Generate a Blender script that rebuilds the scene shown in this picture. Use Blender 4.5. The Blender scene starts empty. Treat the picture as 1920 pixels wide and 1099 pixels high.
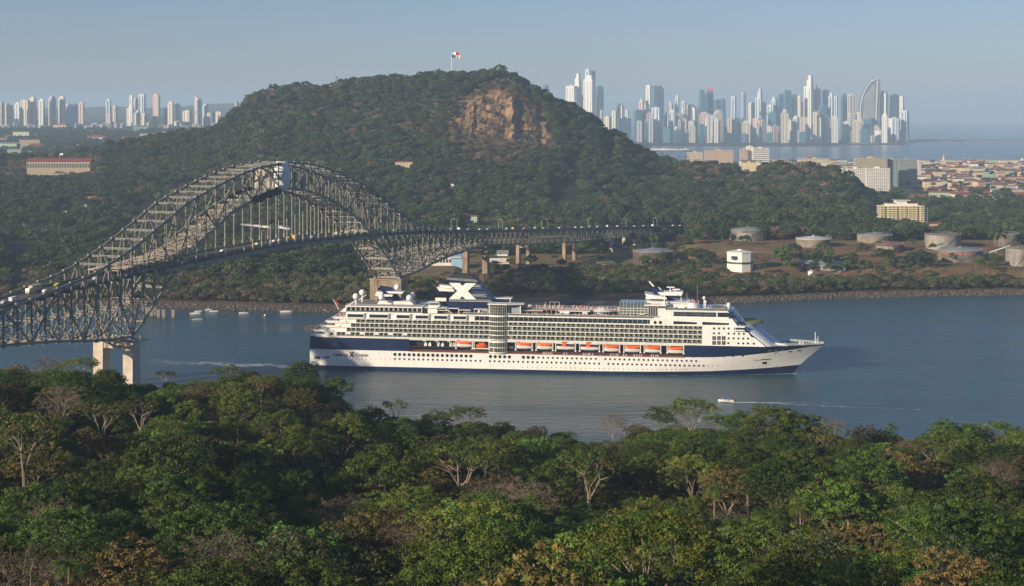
import bpy, bmesh, math, random
import numpy as np
from mathutils import Vector, Matrix, Euler

scene = bpy.context.scene
PI = math.pi
R = math.radians
F = 3000.0 / 1920.0          # focal length in image widths
HC = 147.0                   # camera height above the water

# ------------------------------------------------------------------ camera
cam_d = bpy.data.cameras.new('camera')
cam = bpy.data.objects.new('camera', cam_d)
scene.collection.objects.link(cam)
cam_d.sensor_width = 36.0
cam_d.lens = 36.0 * F
cam_d.shift_y = -333.5 / 1920.0
cam_d.clip_start = 1.0
cam_d.clip_end = 90000.0
cam.location = (0, 0, HC)
cam.rotation_euler = (PI / 2, 0, 0)
scene.camera = cam

# ------------------------------------------------------------------ sky and sun
SUN_EL = R(17.0)
SUN_AZ = R(180 + 52)         # the sun stands behind the camera, to the left
world = bpy.data.worlds.new('World')
scene.world = world
world.use_nodes = True
nt = world.node_tree
for n in list(nt.nodes):
    nt.nodes.remove(n)
sky = nt.nodes.new('ShaderNodeTexSky')
sky.sky_type = 'NISHITA'
sky.sun_disc = False
sky.sun_elevation = SUN_EL
sky.sun_rotation = SUN_AZ
sky.altitude = 50
sky.air_density = 1.0
sky.dust_density = 0.3
sky.ozone_density = 5.0
bg = nt.nodes.new('ShaderNodeBackground')
bg.inputs['Strength'].default_value = 0.068
wo = nt.nodes.new('ShaderNodeOutputWorld')
tint = nt.nodes.new('ShaderNodeMix'); tint.data_type = 'RGBA'; tint.blend_type = 'MULTIPLY'; tint.inputs[0].default_value = 1.0
tint.inputs[7].default_value = (1.05, 0.96, 1.10, 1)     # tropical haze makes the low sky a little more violet
nt.links.new(sky.outputs[0], tint.inputs[6]); nt.links.new(tint.outputs[2], bg.inputs['Color'])
nt.links.new(bg.outputs[0], wo.inputs['Surface'])

sun_d = bpy.data.lights.new('sun', 'SUN')
sun_d.energy = 5.0
sun_d.angle = R(1.2)
sun_d.color = (1.0, 0.84, 0.62)
sun = bpy.data.objects.new('sun', sun_d)
scene.collection.objects.link(sun)
sun_dir = Vector((math.sin(SUN_AZ) * math.cos(SUN_EL), math.cos(SUN_AZ) * math.cos(SUN_EL), math.sin(SUN_EL)))
sun.rotation_euler = (-sun_dir).to_track_quat('-Z', 'Y').to_euler()
sun.location = sun_dir * 900

vs = scene.view_settings
vs.view_transform = 'Standard'
vs.look = 'None'
vs.exposure = 0.45
vs.gamma = 1.0
scene.cycles.use_denoising = True
scene.cycles.max_bounces = 6
scene.cycles.diffuse_bounces = 2
scene.cycles.glossy_bounces = 3
scene.cycles.transmission_bounces = 3
scene.cycles.volume_bounces = 1
scene.cycles.use_fast_gi = False

# ------------------------------------------------------------------ helpers
col = scene.collection
rng = random.Random(7)

def P(px, py, D):
    """A point seen at pixel px,py of the 1920-wide photograph at distance D."""
    return Vector(((px - 960) / 3000.0 * D, D, HC - (py - 216) / 3000.0 * D))

def mat(name, c, rough=0.7, metal=0.0, var=0.0, scale=1.0, bump=0.0, bscale=None, c2=None, rnd=0.0, spec=0.5, detail=3.0, coord='Object', trans=0.0):
    """Principled material; noise between c and c2 (or darker/lighter c)."""
    m = bpy.data.materials.new(name)
    m.use_nodes = True
    t = m.node_tree
    b = t.nodes['Principled BSDF']
    b.inputs['Roughness'].default_value = rough
    b.inputs['Metallic'].default_value = metal
    b.inputs['Specular IOR Level'].default_value = spec
    b.inputs['Base Color'].default_value = (*c, 1)
    src = None
    if var > 0 or c2 is not None or bump > 0:
        tc = t.nodes.new('ShaderNodeTexCoord')
        no = t.nodes.new('ShaderNodeTexNoise')
        no.inputs['Scale'].default_value = scale
        no.inputs['Detail'].default_value = detail
        t.links.new(tc.outputs[coord], no.inputs['Vector'])
        if var > 0 or c2 is not None:
            mx = t.nodes.new('ShaderNodeMix')
            mx.data_type = 'RGBA'
            if c2 is None:
                ca = tuple(x * (1 - var) for x in c)
                cb = tuple(min(1, x * (1 + var)) for x in c)
            else:
                ca, cb = c, c2
            mx.inputs[6].default_value = (*ca, 1)
            mx.inputs[7].default_value = (*cb, 1)
            rp = t.nodes.new('ShaderNodeMapRange')
            rp.inputs[1].default_value = 0.35
            rp.inputs[2].default_value = 0.65
            t.links.new(no.outputs['Fac'], rp.inputs[0])
            t.links.new(rp.outputs[0], mx.inputs[0])
            src = mx.outputs[2]
        if bump > 0:
            n2 = no
            if bscale:
                n2 = t.nodes.new('ShaderNodeTexNoise')
                n2.inputs['Scale'].default_value = bscale
                n2.inputs['Detail'].default_value = 4
                t.links.new(tc.outputs[coord], n2.inputs['Vector'])
            bp = t.nodes.new('ShaderNodeBump')
            bp.inputs['Strength'].default_value = bump
            t.links.new(n2.outputs['Fac'], bp.inputs['Height'])
            t.links.new(bp.outputs[0], b.inputs['Normal'])
    if rnd > 0:
        oi = t.nodes.new('ShaderNodeObjectInfo')
        hs = t.nodes.new('ShaderNodeHueSaturation')
        mr = t.nodes.new('ShaderNodeMapRange')
        mr.inputs[3].default_value = 1 - rnd
        mr.inputs[4].default_value = 1 + rnd
        t.links.new(oi.outputs['Random'], mr.inputs[0])
        t.links.new(mr.outputs[0], hs.inputs['Value'])
        # hue drifts with a second, decorrelated random
        mm = t.nodes.new('ShaderNodeMath'); mm.operation = 'MULTIPLY'; mm.inputs[1].default_value = 7.31
        fr = t.nodes.new('ShaderNodeMath'); fr.operation = 'FRACT'
        m3 = t.nodes.new('ShaderNodeMapRange')
        m3.inputs[3].default_value = 0.5 - 0.06 * rnd
        m3.inputs[4].default_value = 0.5 + 0.06 * rnd
        t.links.new(oi.outputs['Random'], mm.inputs[0]); t.links.new(mm.outputs[0], fr.inputs[0])
        t.links.new(fr.outputs[0], m3.inputs[0]); t.links.new(m3.outputs[0], hs.inputs['Hue'])
        if src is None:
            hs.inputs['Color'].default_value = (*c, 1)
        else:
            t.links.new(src, hs.inputs['Color'])
        src = hs.outputs[0]
    if src is not None:
        t.links.new(src, b.inputs['Base Color'])
    if trans > 0:
        tr = t.nodes.new('ShaderNodeBsdfTranslucent')
        ms = t.nodes.new('ShaderNodeMixShader')
        ms.inputs[0].default_value = trans
        if src is not None:
            t.links.new(src, tr.inputs['Color'])
        else:
            tr.inputs['Color'].default_value = (*c, 1)
        out = t.nodes['Material Output']
        t.links.new(b.outputs[0], ms.inputs[1]); t.links.new(tr.outputs[0], ms.inputs[2])
        t.links.new(ms.outputs[0], out.inputs['Surface'])
    return m

class MB:
    """Collects faces with a material index and links them as one mesh object."""
    def __init__(s):
        s.v = []; s.f = []; s.m = []
    def add(s, vs_, fs, mi=0):
        o = len(s.v)
        s.v.extend([tuple(p) for p in vs_])
        for f in fs:
            s.f.append(tuple(i + o for i in f)); s.m.append(mi)
        return s
    def box(s, a, b, mi=0):
        x0, y0, z0 = a; x1, y1, z1 = b
        return s.add([(x0,y0,z0),(x1,y0,z0),(x1,y1,z0),(x0,y1,z0),(x0,y0,z1),(x1,y0,z1),(x1,y1,z1),(x0,y1,z1)],
                     [(0,3,2,1),(4,5,6,7),(0,1,5,4),(1,2,6,5),(2,3,7,6),(3,0,4,7)], mi)
    def bar(s, p, q, w, h=None, mi=0, up=(0,0,1)):
        p = Vector(p); q = Vector(q); h = h or w
        d = (q - p)
        if d.length < 1e-6: return s
        d.normalize(); u = Vector(up)
        if abs(d.dot(u)) > 0.98: u = Vector((1,0,0)) if abs(d.x) < 0.9 else Vector((0,1,0))
        a = d.cross(u).normalized() * (w / 2); b = a.cross(d).normalized() * (h / 2)
        vs_ = [p-a-b, p+a-b, p+a+b, p-a+b, q-a-b, q+a-b, q+a+b, q-a+b]
        return s.add(vs_, [(0,1,2,3),(7,6,5,4),(0,4,5,1),(1,5,6,2),(2,6,7,3),(3,7,4,0)], mi)
    def tube(s, pts, rad, n=6, mi=0, cap=True):
        pts = [Vector(p) for p in pts]
        if not hasattr(rad, '__len__'): rad = [rad] * len(pts)
        o = len(s.v)
        for i, p in enumerate(pts):
            d = (pts[min(i+1, len(pts)-1)] - pts[max(i-1, 0)]).normalized()
            u = Vector((0,0,1)) if abs(d.z) < 0.9 else Vector((1,0,0))
            a = d.cross(u).normalized(); b = a.cross(d)
            for k in range(n):
                t = 2 * PI * k / n
                s.v.append(tuple(p + (a * math.cos(t) + b * math.sin(t)) * rad[i]))
        for i in range(len(pts) - 1):
            for k in range(n):
                k2 = (k + 1) % n
                s.f.append((o+i*n+k, o+(i+1)*n+k, o+(i+1)*n+k2, o+i*n+k2)); s.m.append(mi)
        if cap:
            s.f.append(tuple(o + k for k in range(n))); s.m.append(mi)
            e = o + (len(pts)-1) * n
            s.f.append(tuple(e + n - 1 - k for k in range(n))); s.m.append(mi)
        return s
    def lathe(s, c, prof, n=24, mi=0, mis=None):
        c = Vector(c); o = len(s.v)
        for r, z in prof:
            for k in range(n):
                t = 2 * PI * k / n
                s.v.append((c.x + r * math.cos(t), c.y + r * math.sin(t), c.z + z))
        for i in range(len(prof) - 1):
            for k in range(n):
                k2 = (k + 1) % n
                s.f.append((o+i*n+k, o+i*n+k2, o+(i+1)*n+k2, o+(i+1)*n+k)); s.m.append(mis[i] if mis else mi)
        s.f.append(tuple(o + n - 1 - k for k in range(n))); s.m.append(mis[0] if mis else mi)
        e = o + (len(prof)-1) * n
        s.f.append(tuple(e + k for k in range(n))); s.m.append(mis[-1] if mis else mi)
        return s
    def sphere(s, c, r, n=14, mi=0, sz=1.0):
        prof = []
        k = n // 2
        for i in range(k + 1):
            a = -PI/2 + PI * i / k
            prof.append((max(0.01, r * math.cos(a)), r * sz * math.sin(a)))
        return s.lathe(c, prof, n, mi)
    def prism(s, poly, y0, y1, mi=0, axis='y'):
        """poly: (a,b) outline extruded along axis. axis y: a=x,b=z; axis z: a=x,b=y; axis x: a=y,b=z"""
        def pt(a, b, c):
            return (a, c, b) if axis == 'y' else ((a, b, c) if axis == 'z' else (c, a, b))
        n = len(poly)
        vs_ = [pt(a, b, y0) for a, b in poly] + [pt(a, b, y1) for a, b in poly]
        fs = [tuple(range(n)), tuple(range(2*n-1, n-1, -1))]
        for k in range(n):
            k2 = (k + 1) % n
            fs.append((k, k+n, k2+n, k2))
        return s.add(vs_, fs, mi)
    def build(s, name, mats, parent=None, loc=None, smooth=False, fixn=False):
        me = bpy.data.meshes.new(name)
        me.from_pydata(s.v, [], s.f)
        if not isinstance(mats, (list, tuple)): mats = [mats]
        for m_ in mats: me.materials.append(m_)
        if len(mats) > 1: me.polygons.foreach_set('material_index', s.m)
        if smooth: me.polygons.foreach_set('use_smooth', [True] * len(me.polygons))
        if fixn:
            bm = bmesh.new(); bm.from_mesh(me)
            bmesh.ops.recalc_face_normals(bm, faces=bm.faces[:])
            bm.to_mesh(me); bm.free()
        me.update()
        o = bpy.data.objects.new(name, me)
        col.objects.link(o)
        if parent is not None: o.parent = parent
        if loc is not None: o.location = loc
        return o

def empty(name, label, cat, loc=(0,0,0), rz=0.0, group=None):
    o = bpy.data.objects.new(name, None)
    o.empty_display_size = 1.0
    col.objects.link(o)
    o.location = loc; o.rotation_euler = (0, 0, rz)
    return tag(o, label, cat, group)

def tag(o, label=None, cat=None, group=None, kind=None):
    if label: o['label'] = label
    if cat: o['category'] = cat
    if group: o['group'] = group
    if kind: o['kind'] = kind
    return o

def copy_tree(o, parent=None):
    c = o.copy(); col.objects.link(c); c.parent = parent
    for ch in KIDS.get(o.name, list(o.children)):
        copy_tree(ch, c)
    return c
KIDS = {}

def many(name, proto, mats, parent, places, limit=100, rz=None):
    """Up to `limit` parts sharing one mesh, the rest as one part of kind stuff."""
    base = None
    for i, p in enumerate(places[:limit]):
        if base is None:
            base = proto.build(name, mats, parent, p)
        else:
            c = bpy.data.objects.new(name, base.data); col.objects.link(c)
            c.parent = parent; c.location = p
    if len(places) > limit:
        m = MB()
        for p in places[limit:]:
            m.add([(a + p[0], b + p[1], c + p[2]) for a, b, c in proto.v], proto.f)
        m.m = list(proto.m) * len(places[limit:])
        o = m.build(name, mats, parent)
        o['kind'] = 'stuff'

def interp(tab, x):
    """Piecewise linear table [(x, y), ...]"""
    if x <= tab[0][0]: return tab[0][1]
    for (a, b), (c, d) in zip(tab, tab[1:]):
        if x <= c: return b + (d - b) * (x - a) / (c - a)
    return tab[-1][1]

def in_tab(px):
    return px
# ------------------------------------------------------------------ shared materials
M = {}
M['white'] = mat('painted_white', (0.80, 0.77, 0.70), 0.45, var=0.04, scale=0.3)
M['cream'] = mat('cream_paint', (0.62, 0.56, 0.42), 0.6, var=0.08, scale=0.4)
M['glass'] = mat('dark_glass', (0.02, 0.03, 0.04), 0.08, spec=0.8)
M['concrete'] = mat('concrete', (0.42, 0.37, 0.30), 0.85, var=0.18, scale=0.25, bump=0.1)
M['metal'] = mat('galvanised_metal', (0.45, 0.45, 0.43), 0.5, 0.3)
M['black'] = mat('black_rubber', (0.02, 0.02, 0.02), 0.8)

# ------------------------------------------------------------------ terrain beyond the channel
SHORE = [(-900,1262),(-100,1242),(250,1228),(330,1218),(600,1195),(740,1184),(900,1200),(1000,1215),(1250,1250),(1380,1254),(1600,1289),(1920,1309),(2900,1330)]
# canopy skyline of the ridge (photo pixel, height above the 2500 m line)
RIDGE = [(-900,292),(0,292),(100,287),(200,275),(300,257),(350,248),(400,236),(440,207),(480,175),(540,157),(600,159),(700,152),(760,147),(820,139),(880,135),(940,132),(960,134),(1000,160),(1040,185),(1100,214),(1150,246),(1200,276),(1230,292),(1300,303),(1400,312),(1500,310),(1560,319),(1600,337),(1640,367),(1700,384),(1800,384),(1920,384),(2900,384)]
def ridgeD(px):
    return interp([(-900,2700),(400,2620),(940,2480),(1230,2420),(1640,2300),(1700,2200),(2900,2200)], px)
def ridgeZ(px):
    D = ridgeD(px)
    return HC - (interp(RIDGE, px) - 216) * D / 3000.0 - 9.0

def column(px):
    s = interp(SHORE, px)
    rD = ridgeD(px); rz = ridgeZ(px)
    pts = [(s - 400, -8), (s - 4, -1.2), (s, 0.0)]
    if px < 860:
        pts += [(s+14, 3.2), (s+38, 6.0), (s+80, 11), (s+180, 12), (1500, 13), (1700, 17)]
    elif px < 1290:
        pts += [(s+12, 0.35), (1287, 0.9), (1310, 3.0), (1350, 6), (1385, 10.5), (1500, 9), (1620, 12), (1720, 17)]
    else:
        pts += [(s+14, 3.4), (s+30, 5.0), (s+58, 6.0), (1374, 10), (1395, 13.5), (1452, 17), (1490, 23), (1560, 25.5), (1700, interp([(1290,27),(1560,26),(1650,14),(1720,11),(2900,12)], px))]
    # slopes up to the ridge, foot at 1950
    zfoot = interp([(-900,30),(300,30),(800,33),(1240,33),(1560,27),(1640,15),(1700,9),(2900,9)], px)
    pts += [(1950, zfoot)]
    mid = rz * 0.42 + zfoot * 0.58
    pts += [(1950 + (rD - 1950) * 0.5, mid), (1950 + (rD - 1950) * 0.78, rz * 0.76 + zfoot * 0.24), (rD - 35, rz - 2), (rD, rz)]
    if px < 500:
        back = [(3000, 38), (3400, 40), (4000, 58), (4600, 62), (5500, 84), (6500, 97), (7800, 100), (9000, 108), (11000, 125), (13200, 215), (14000, 190)]
    elif px < 1215:
        back = [(3000, 60), (3500, 12), (8600, 6), (9300, 5), (9500, -8), (14000, -8)]
    else:
        back = [(2700, 8 if px < 1600 else 6), (2900, 5), (4750, 4.0), (4900, -3), (5400, -6), (7200, -6), (7500, -.6 if px > 1560 else .4), (8150, .6), (8260, 2.5), (9000, 5), (9300, 5), (9500, -8), (14000, -8)]
        if px > 1705:
            back = [(2700, 6), (2900, 5), (4750, 4.0), (4880, -3), (5400, -6), (14000, -6)]
    pts += [b for b in back if b[0] > rD + 60]
    return pts

def _noise(x, y, f, seed=0.0):
    from mathutils import noise
    return noise.noise(Vector((x * f + seed, y * f - seed, seed * 1.7)))

COLS = [-900,-600,-300,-100,0,100,200,300,350,400,420,440,460,480,510,540,600,650,700,760,820,850,870,940,960,980,1000,1020,1040,1070,1100,1150,1200,1210,1220,1230,1280,1300,1350,1400,1500,1560,1580,1600,1620,1640,1670,1700,1712,1800,1920,2300,2900]
_CP = [column(c) for c in COLS]
def zfar_raw(px, D):
    px = max(COLS[0], min(COLS[-1], px))
    import bisect
    i = max(0, min(len(COLS) - 2, bisect.bisect_right(COLS, px) - 1))
    a = interp(_CP[i], D); b = interp(_CP[i+1], D)
    t = (px - COLS[i]) / (COLS[i+1] - COLS[i]); t = t*t*(3-2*t)
    return a + (b - a) * t
def rockmask(px, D):
    """1 where the old quarry face is bare"""
    rD = ridgeD(px)
    u = (px - 940 + 14*math.sin(px*0.11)) / 100.0
    v = (D - (rD - 165 + 10*math.sin(px*0.07))) / 80.0
    d = u*u + v*v
    return max(0.0, min(1.0, (1.15 - d) * 2.2))
def zfar(px, D):
    z = zfar_raw(px, D)
    if 1500 < D < 3000:
        x = (px - 960) / 3000.0 * D
        w = min(1, (D - 1500) / 300.0) * min(1, max(0, (3000 - D) / 300.0))
        hgt = max(0.0, min(1.0, (z - 20) / 60.0))
        z += w * hgt * (7 * _noise(x, D, 1/150.0, 3.1) + 3.0 * _noise(x, D, 1/55.0, 8.2))
    if D > 9500 and px < 600:
        x = (px - 960) / 3000.0 * D
        z += min(1, (D - 9500) / 3000.0) * (70 * _noise(x, 0, 1/1500.0, 3.0) + 30 * _noise(x, D, 1/500.0, 9.0))
    if 7000 < D < 8200: z += .9 * _noise((px - 960) / 3000.0 * D, D, 1/160.0, 6.0)
    rk = 0
    if 780 < px < 1090 and 2150 < D < 2480:
        rk = rockmask(px, D)
        if rk > 0:
            x = (px - 960) / 3000.0 * D
            z += rk * (13 * abs(_noise(x, 0, 1/13.0, 2.6)) + 7 * abs(_noise(x, D * .3, 1/5.0, 4.6)) + 9 * _noise(x, D, 1/16.0, 7.1)) if False else 0
            g_ = 12 * abs(_noise(x, 0, 1/16.0, 2.6)) + 6 * abs(_noise(x, D * .35, 1/5.5, 4.6)) + 10 * _noise(x, D, 1/24.0, 7.1)
            z += rk * (g_ - 6)
            z += 0 * (16 * _noise(x, z*2, 1/22.0, 1.3) + 11 * _noise(x, z, 1/8.0, 5.5) - 3)
    return z
def ground_far(x, y):
    return zfar(960 + 3000.0 * x / y, y)

def polar_grid(name, pxs, Ds, zf, mats):
    nx, nd = len(pxs), len(Ds)
    v = np.zeros((nd, nx, 3), dtype=np.float32)
    for j, D in enumerate(Ds):
        for i, px in enumerate(pxs):
            v[j, i] = ((px - 960) / 3000.0 * D, D, zf(px, D))
    idx = np.arange(nd * nx).reshape(nd, nx)
    f = np.stack([idx[:-1, :-1], idx[:-1, 1:], idx[1:, 1:], idx[1:, :-1]], -1).reshape(-1, 4)
    me = bpy.data.meshes.new(name)
    me.vertices.add(nd * nx); me.vertices.foreach_set('co', v.reshape(-1))
    me.loops.add(f.size); me.loops.foreach_set('vertex_index', f.reshape(-1).astype(np.int32))
    me.polygons.add(len(f)); me.polygons.foreach_set('loop_start', np.arange(len(f), dtype=np.int32) * 4)
    me.polygons.foreach_set('use_smooth', [True] * len(f))
    me.update(calc_edges=True); me.validate()
    for m_ in mats: me.materials.append(m_)
    o = bpy.data.objects.new(name, me); col.objects.link(o)
    return o, me, v

def ground_material(name, cols, hide=None):
    """soil, dry grass, green grass and rock mixed by noise and a painted attribute (true surface colour)."""
    m = bpy.data.materials.new(name); m.use_nodes = True
    t = m.node_tree; b = t.nodes['Principled BSDF']; b.inputs['Roughness'].default_value = 0.95
    b.inputs['Specular IOR Level'].default_value = 0.15
    ge = t.nodes.new('ShaderNodeNewGeometry')
    at = t.nodes.new('ShaderNodeAttribute'); at.attribute_name = 'cover'
    n1 = t.nodes.new('ShaderNodeTexNoise'); n1.inputs['Scale'].default_value = 0.06; n1.inputs['Detail'].default_value = 6
    n2 = t.nodes.new('ShaderNodeTexNoise'); n2.inputs['Scale'].default_value = 0.6; n2.inputs['Detail'].default_value = 5
    t.links.new(ge.outputs['Position'], n1.inputs['Vector']); t.links.new(ge.outputs['Position'], n2.inputs['Vector'])
    m1 = t.nodes.new('ShaderNodeMix'); m1.data_type = 'RGBA'; m1.blend_type = 'MULTIPLY'; m1.inputs[0].default_value = 0.75
    cr = t.nodes.new('ShaderNodeValToRGB')
    cr.color_ramp.elements[0].position = 0.3; cr.color_ramp.elements[0].color = (0.55, 0.55, 0.5, 1)
    cr.color_ramp.elements[1].position = 0.7; cr.color_ramp.elements[1].color = (1.35, 1.25, 1.15, 1)
    ad = t.nodes.new('ShaderNodeMath'); ad.operation = 'ADD'
    mu = t.nodes.new('ShaderNodeMath'); mu.operation = 'MULTIPLY'; mu.inputs[1].default_value = 0.5
    t.links.new(n1.outputs['Fac'], ad.inputs[0]); t.links.new(n2.outputs['Fac'], ad.inputs[1]); t.links.new(ad.outputs[0], mu.inputs[0])
    t.links.new(mu.outputs[0], cr.inputs[0])
    t.links.new(at.outputs['Color'], m1.inputs[6]); t.links.new(cr.outputs[0], m1.inputs[7])
    t.links.new(m1.outputs[2], b.inputs['Base Color'])
    bp = t.nodes.new('ShaderNodeBump'); bp.inputs['Strength'].default_value = 0.6; bp.inputs['Distance'].default_value = 1.0
    t.links.new(n2.outputs['Fac'], bp.inputs['Height']); t.links.new(bp.outputs[0], b.inputs['Normal'])
    return m

SOIL = (0.175, 0.11, 0.06); GRASS_DRY = (0.21, 0.165, 0.08); FLOOR = (0.035, 0.035, 0.018)
LAWN = (0.06, 0.085, 0.02); MUD = (0.075, 0.062, 0.052); ROCK = (0.23, 0.15, 0.095); DRYBRUSH = (0.12, 0.075, 0.05); STONE = (0.10, 0.08, 0.065)
def cover(px, D, z):
    s = interp(SHORE, px)
    x_ = (px - 960) / 3000.0 * D
    n = _noise(x_, D, 1/45.0, 2.0)
    px = px + 30 * _noise(x_, D, 1/40.0, 7.7) + 12 * _noise(x_, D, 1/12.0, 3.7)
    D = D + 28 * _noise(x_, D, 1/35.0, 5.7) * (D > s + 30) + 10 * _noise(x_, D, 1/10.0, 1.7) * (D > s + 30)
    rk = rockmask(px, D) if 780 < px < 1090 and 2150 < D < 2480 else 0
    if rk > 0.12:
        k = _noise(x_, D, 1/7.0, 3.3) + .6 * _noise(x_, D * .3, 1/3.0, 8.1)
        return (0.34, 0.225, 0.13) if k > .3 else ((0.085, 0.06, 0.035) if k < -.12 else ROCK)
    if 800 < px < 1060 and 2130 < D < 2420: return DRYBRUSH
    if D < s + 20 and not (860 < px < 1290): return STONE
    if 860 <= px <= 1290:
        if D < 1290: return MUD if n < 0.25 else (0.16, 0.13, 0.10)
        if D < 1385: return (0.10, 0.075, 0.04)
        if D < 1620: return GRASS_DRY
        return FLOOR
    if px > 1290:
        if D < 1345: return LAWN if (1480 < px < 1640) else (0.14, 0.11, 0.05)
        if D < 1560:
            k = _noise(x_, D, 1/24.0, 13.1) + .5 * _noise(x_, D, 1/7.0, 2.1)
            return GRASS_DRY if k > .18 else ((.10, .10, .045) if k < -.38 else ((.22, .13, .07) if k < -.05 else SOIL))
        if D < 1640 and n > 0: return SOIL
        if 2860 < D < 4900: return (0.16, 0.12, 0.10)
        return FLOOR
    if px > 730 and D < 1560: return GRASS_DRY
    if D < 1400: return (0.09, 0.07, 0.035)
    if D > 4400: return (0.06, 0.06, 0.035)
    return FLOOR

pxs = list(range(-900, 828, 12)) + list(range(828, 1068, 4)) + list(range(1068, 2901, 12))
Ds = []
D = 1150.0
while D < 14000:
    Ds.append(D)
    D += 6 if D < 1700 else (4 if 2190 < D < 2430 else 11 if D < 2700 else (30 if D < 3200 else 130))
hills, me, v = polar_grid('hills', pxs, Ds, zfar, [ground_material('far_ground', None)])
sm_ = np.ones((len(Ds) - 1, len(pxs) - 1), dtype=bool)
sm_[[j for j, d_ in enumerate(Ds[:-1]) if 2190 < d_ < 2440], :] = [not (820 < p_ < 1070) for p_ in pxs[:-1]]
me.polygons.foreach_set('use_smooth', sm_.reshape(-1))
tag(hills, kind='structure')
ca = me.color_attributes.new('cover', 'FLOAT_COLOR', 'POINT')
arr = np.ones((len(Ds) * len(pxs), 4), dtype=np.float32)
k = 0
for j, D in enumerate(Ds):
    for i, px in enumerate(pxs):
        arr[k, :3] = cover(px, D, v[j, i, 2]); k += 1
ca.data.foreach_set('color', arr.reshape(-1))

# ------------------------------------------------------------------ near hillside
def near_shore(x):
    return interp([(-600, 830), (-200, 800), (-90, 765), (-60, 735), (30, 712), (120, 710), (400, 715)], x)
SPUR = [(-400,64),(-180,62),(-130,61),(-90,59),(-66,57),(-50,50),(-43,46),(-10,43),(15,39),(25,38),(45,44),(60,46),(80,46),(95,40),(120,38),(150,36),(250,34),(500,30)]
def ground_near(x, y):
    sh = near_shore(x)
    if y < -20: z = 141.0
    else:
        zs = interp(SPUR, x)                  # ground on the spur at about 500 m
        hn = interp([(0, 0), (1, 0)], 0)
        pts = [(-20, 141), (20, 138), (60, 122), (110, 98), (160, 84), (220, 70), (300, 56 + (zs - 45) * 0.25), (400, 48 + (zs - 45) * 0.55), (500, zs), (545, zs * 0.82), (600, zs * 0.42), (sh - 40, 3.5), (sh - 6, 1.0), (sh, 0), (sh + 6, -1.5), (sh + 200, -8)]
        z = interp(pts, y)
    if 100 < y < sh - 60:
        z += (4.5 * _noise(x, y, 1/55.0, 4.4) + 2.5 * _noise(x, y, 1/22.0, 9.0)) * (1 if y < 430 else .5)
    return z
gx = np.arange(-480, 481, 8.0); gy = np.arange(-300, 901, 8.0)
v = np.zeros((len(gy), len(gx), 3), dtype=np.float32)
for j, y in enumerate(gy):
    for i, x in enumerate(gx):
        v[j, i] = (x, y, ground_near(float(x), float(y)))
idx = np.arange(len(gy) * len(gx)).reshape(len(gy), len(gx))
f = np.stack([idx[:-1, :-1], idx[:-1, 1:], idx[1:, 1:], idx[1:, :-1]], -1).reshape(-1, 4)
me = bpy.data.meshes.new('hillside')
me.from_pydata([tuple(p) for p in v.reshape(-1, 3).tolist()], [], f.tolist())
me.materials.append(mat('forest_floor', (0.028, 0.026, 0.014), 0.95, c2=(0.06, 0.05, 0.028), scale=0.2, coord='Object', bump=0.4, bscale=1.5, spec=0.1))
o = bpy.data.objects.new('hillside', me); col.objects.link(o); tag(o, kind='structure')

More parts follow.
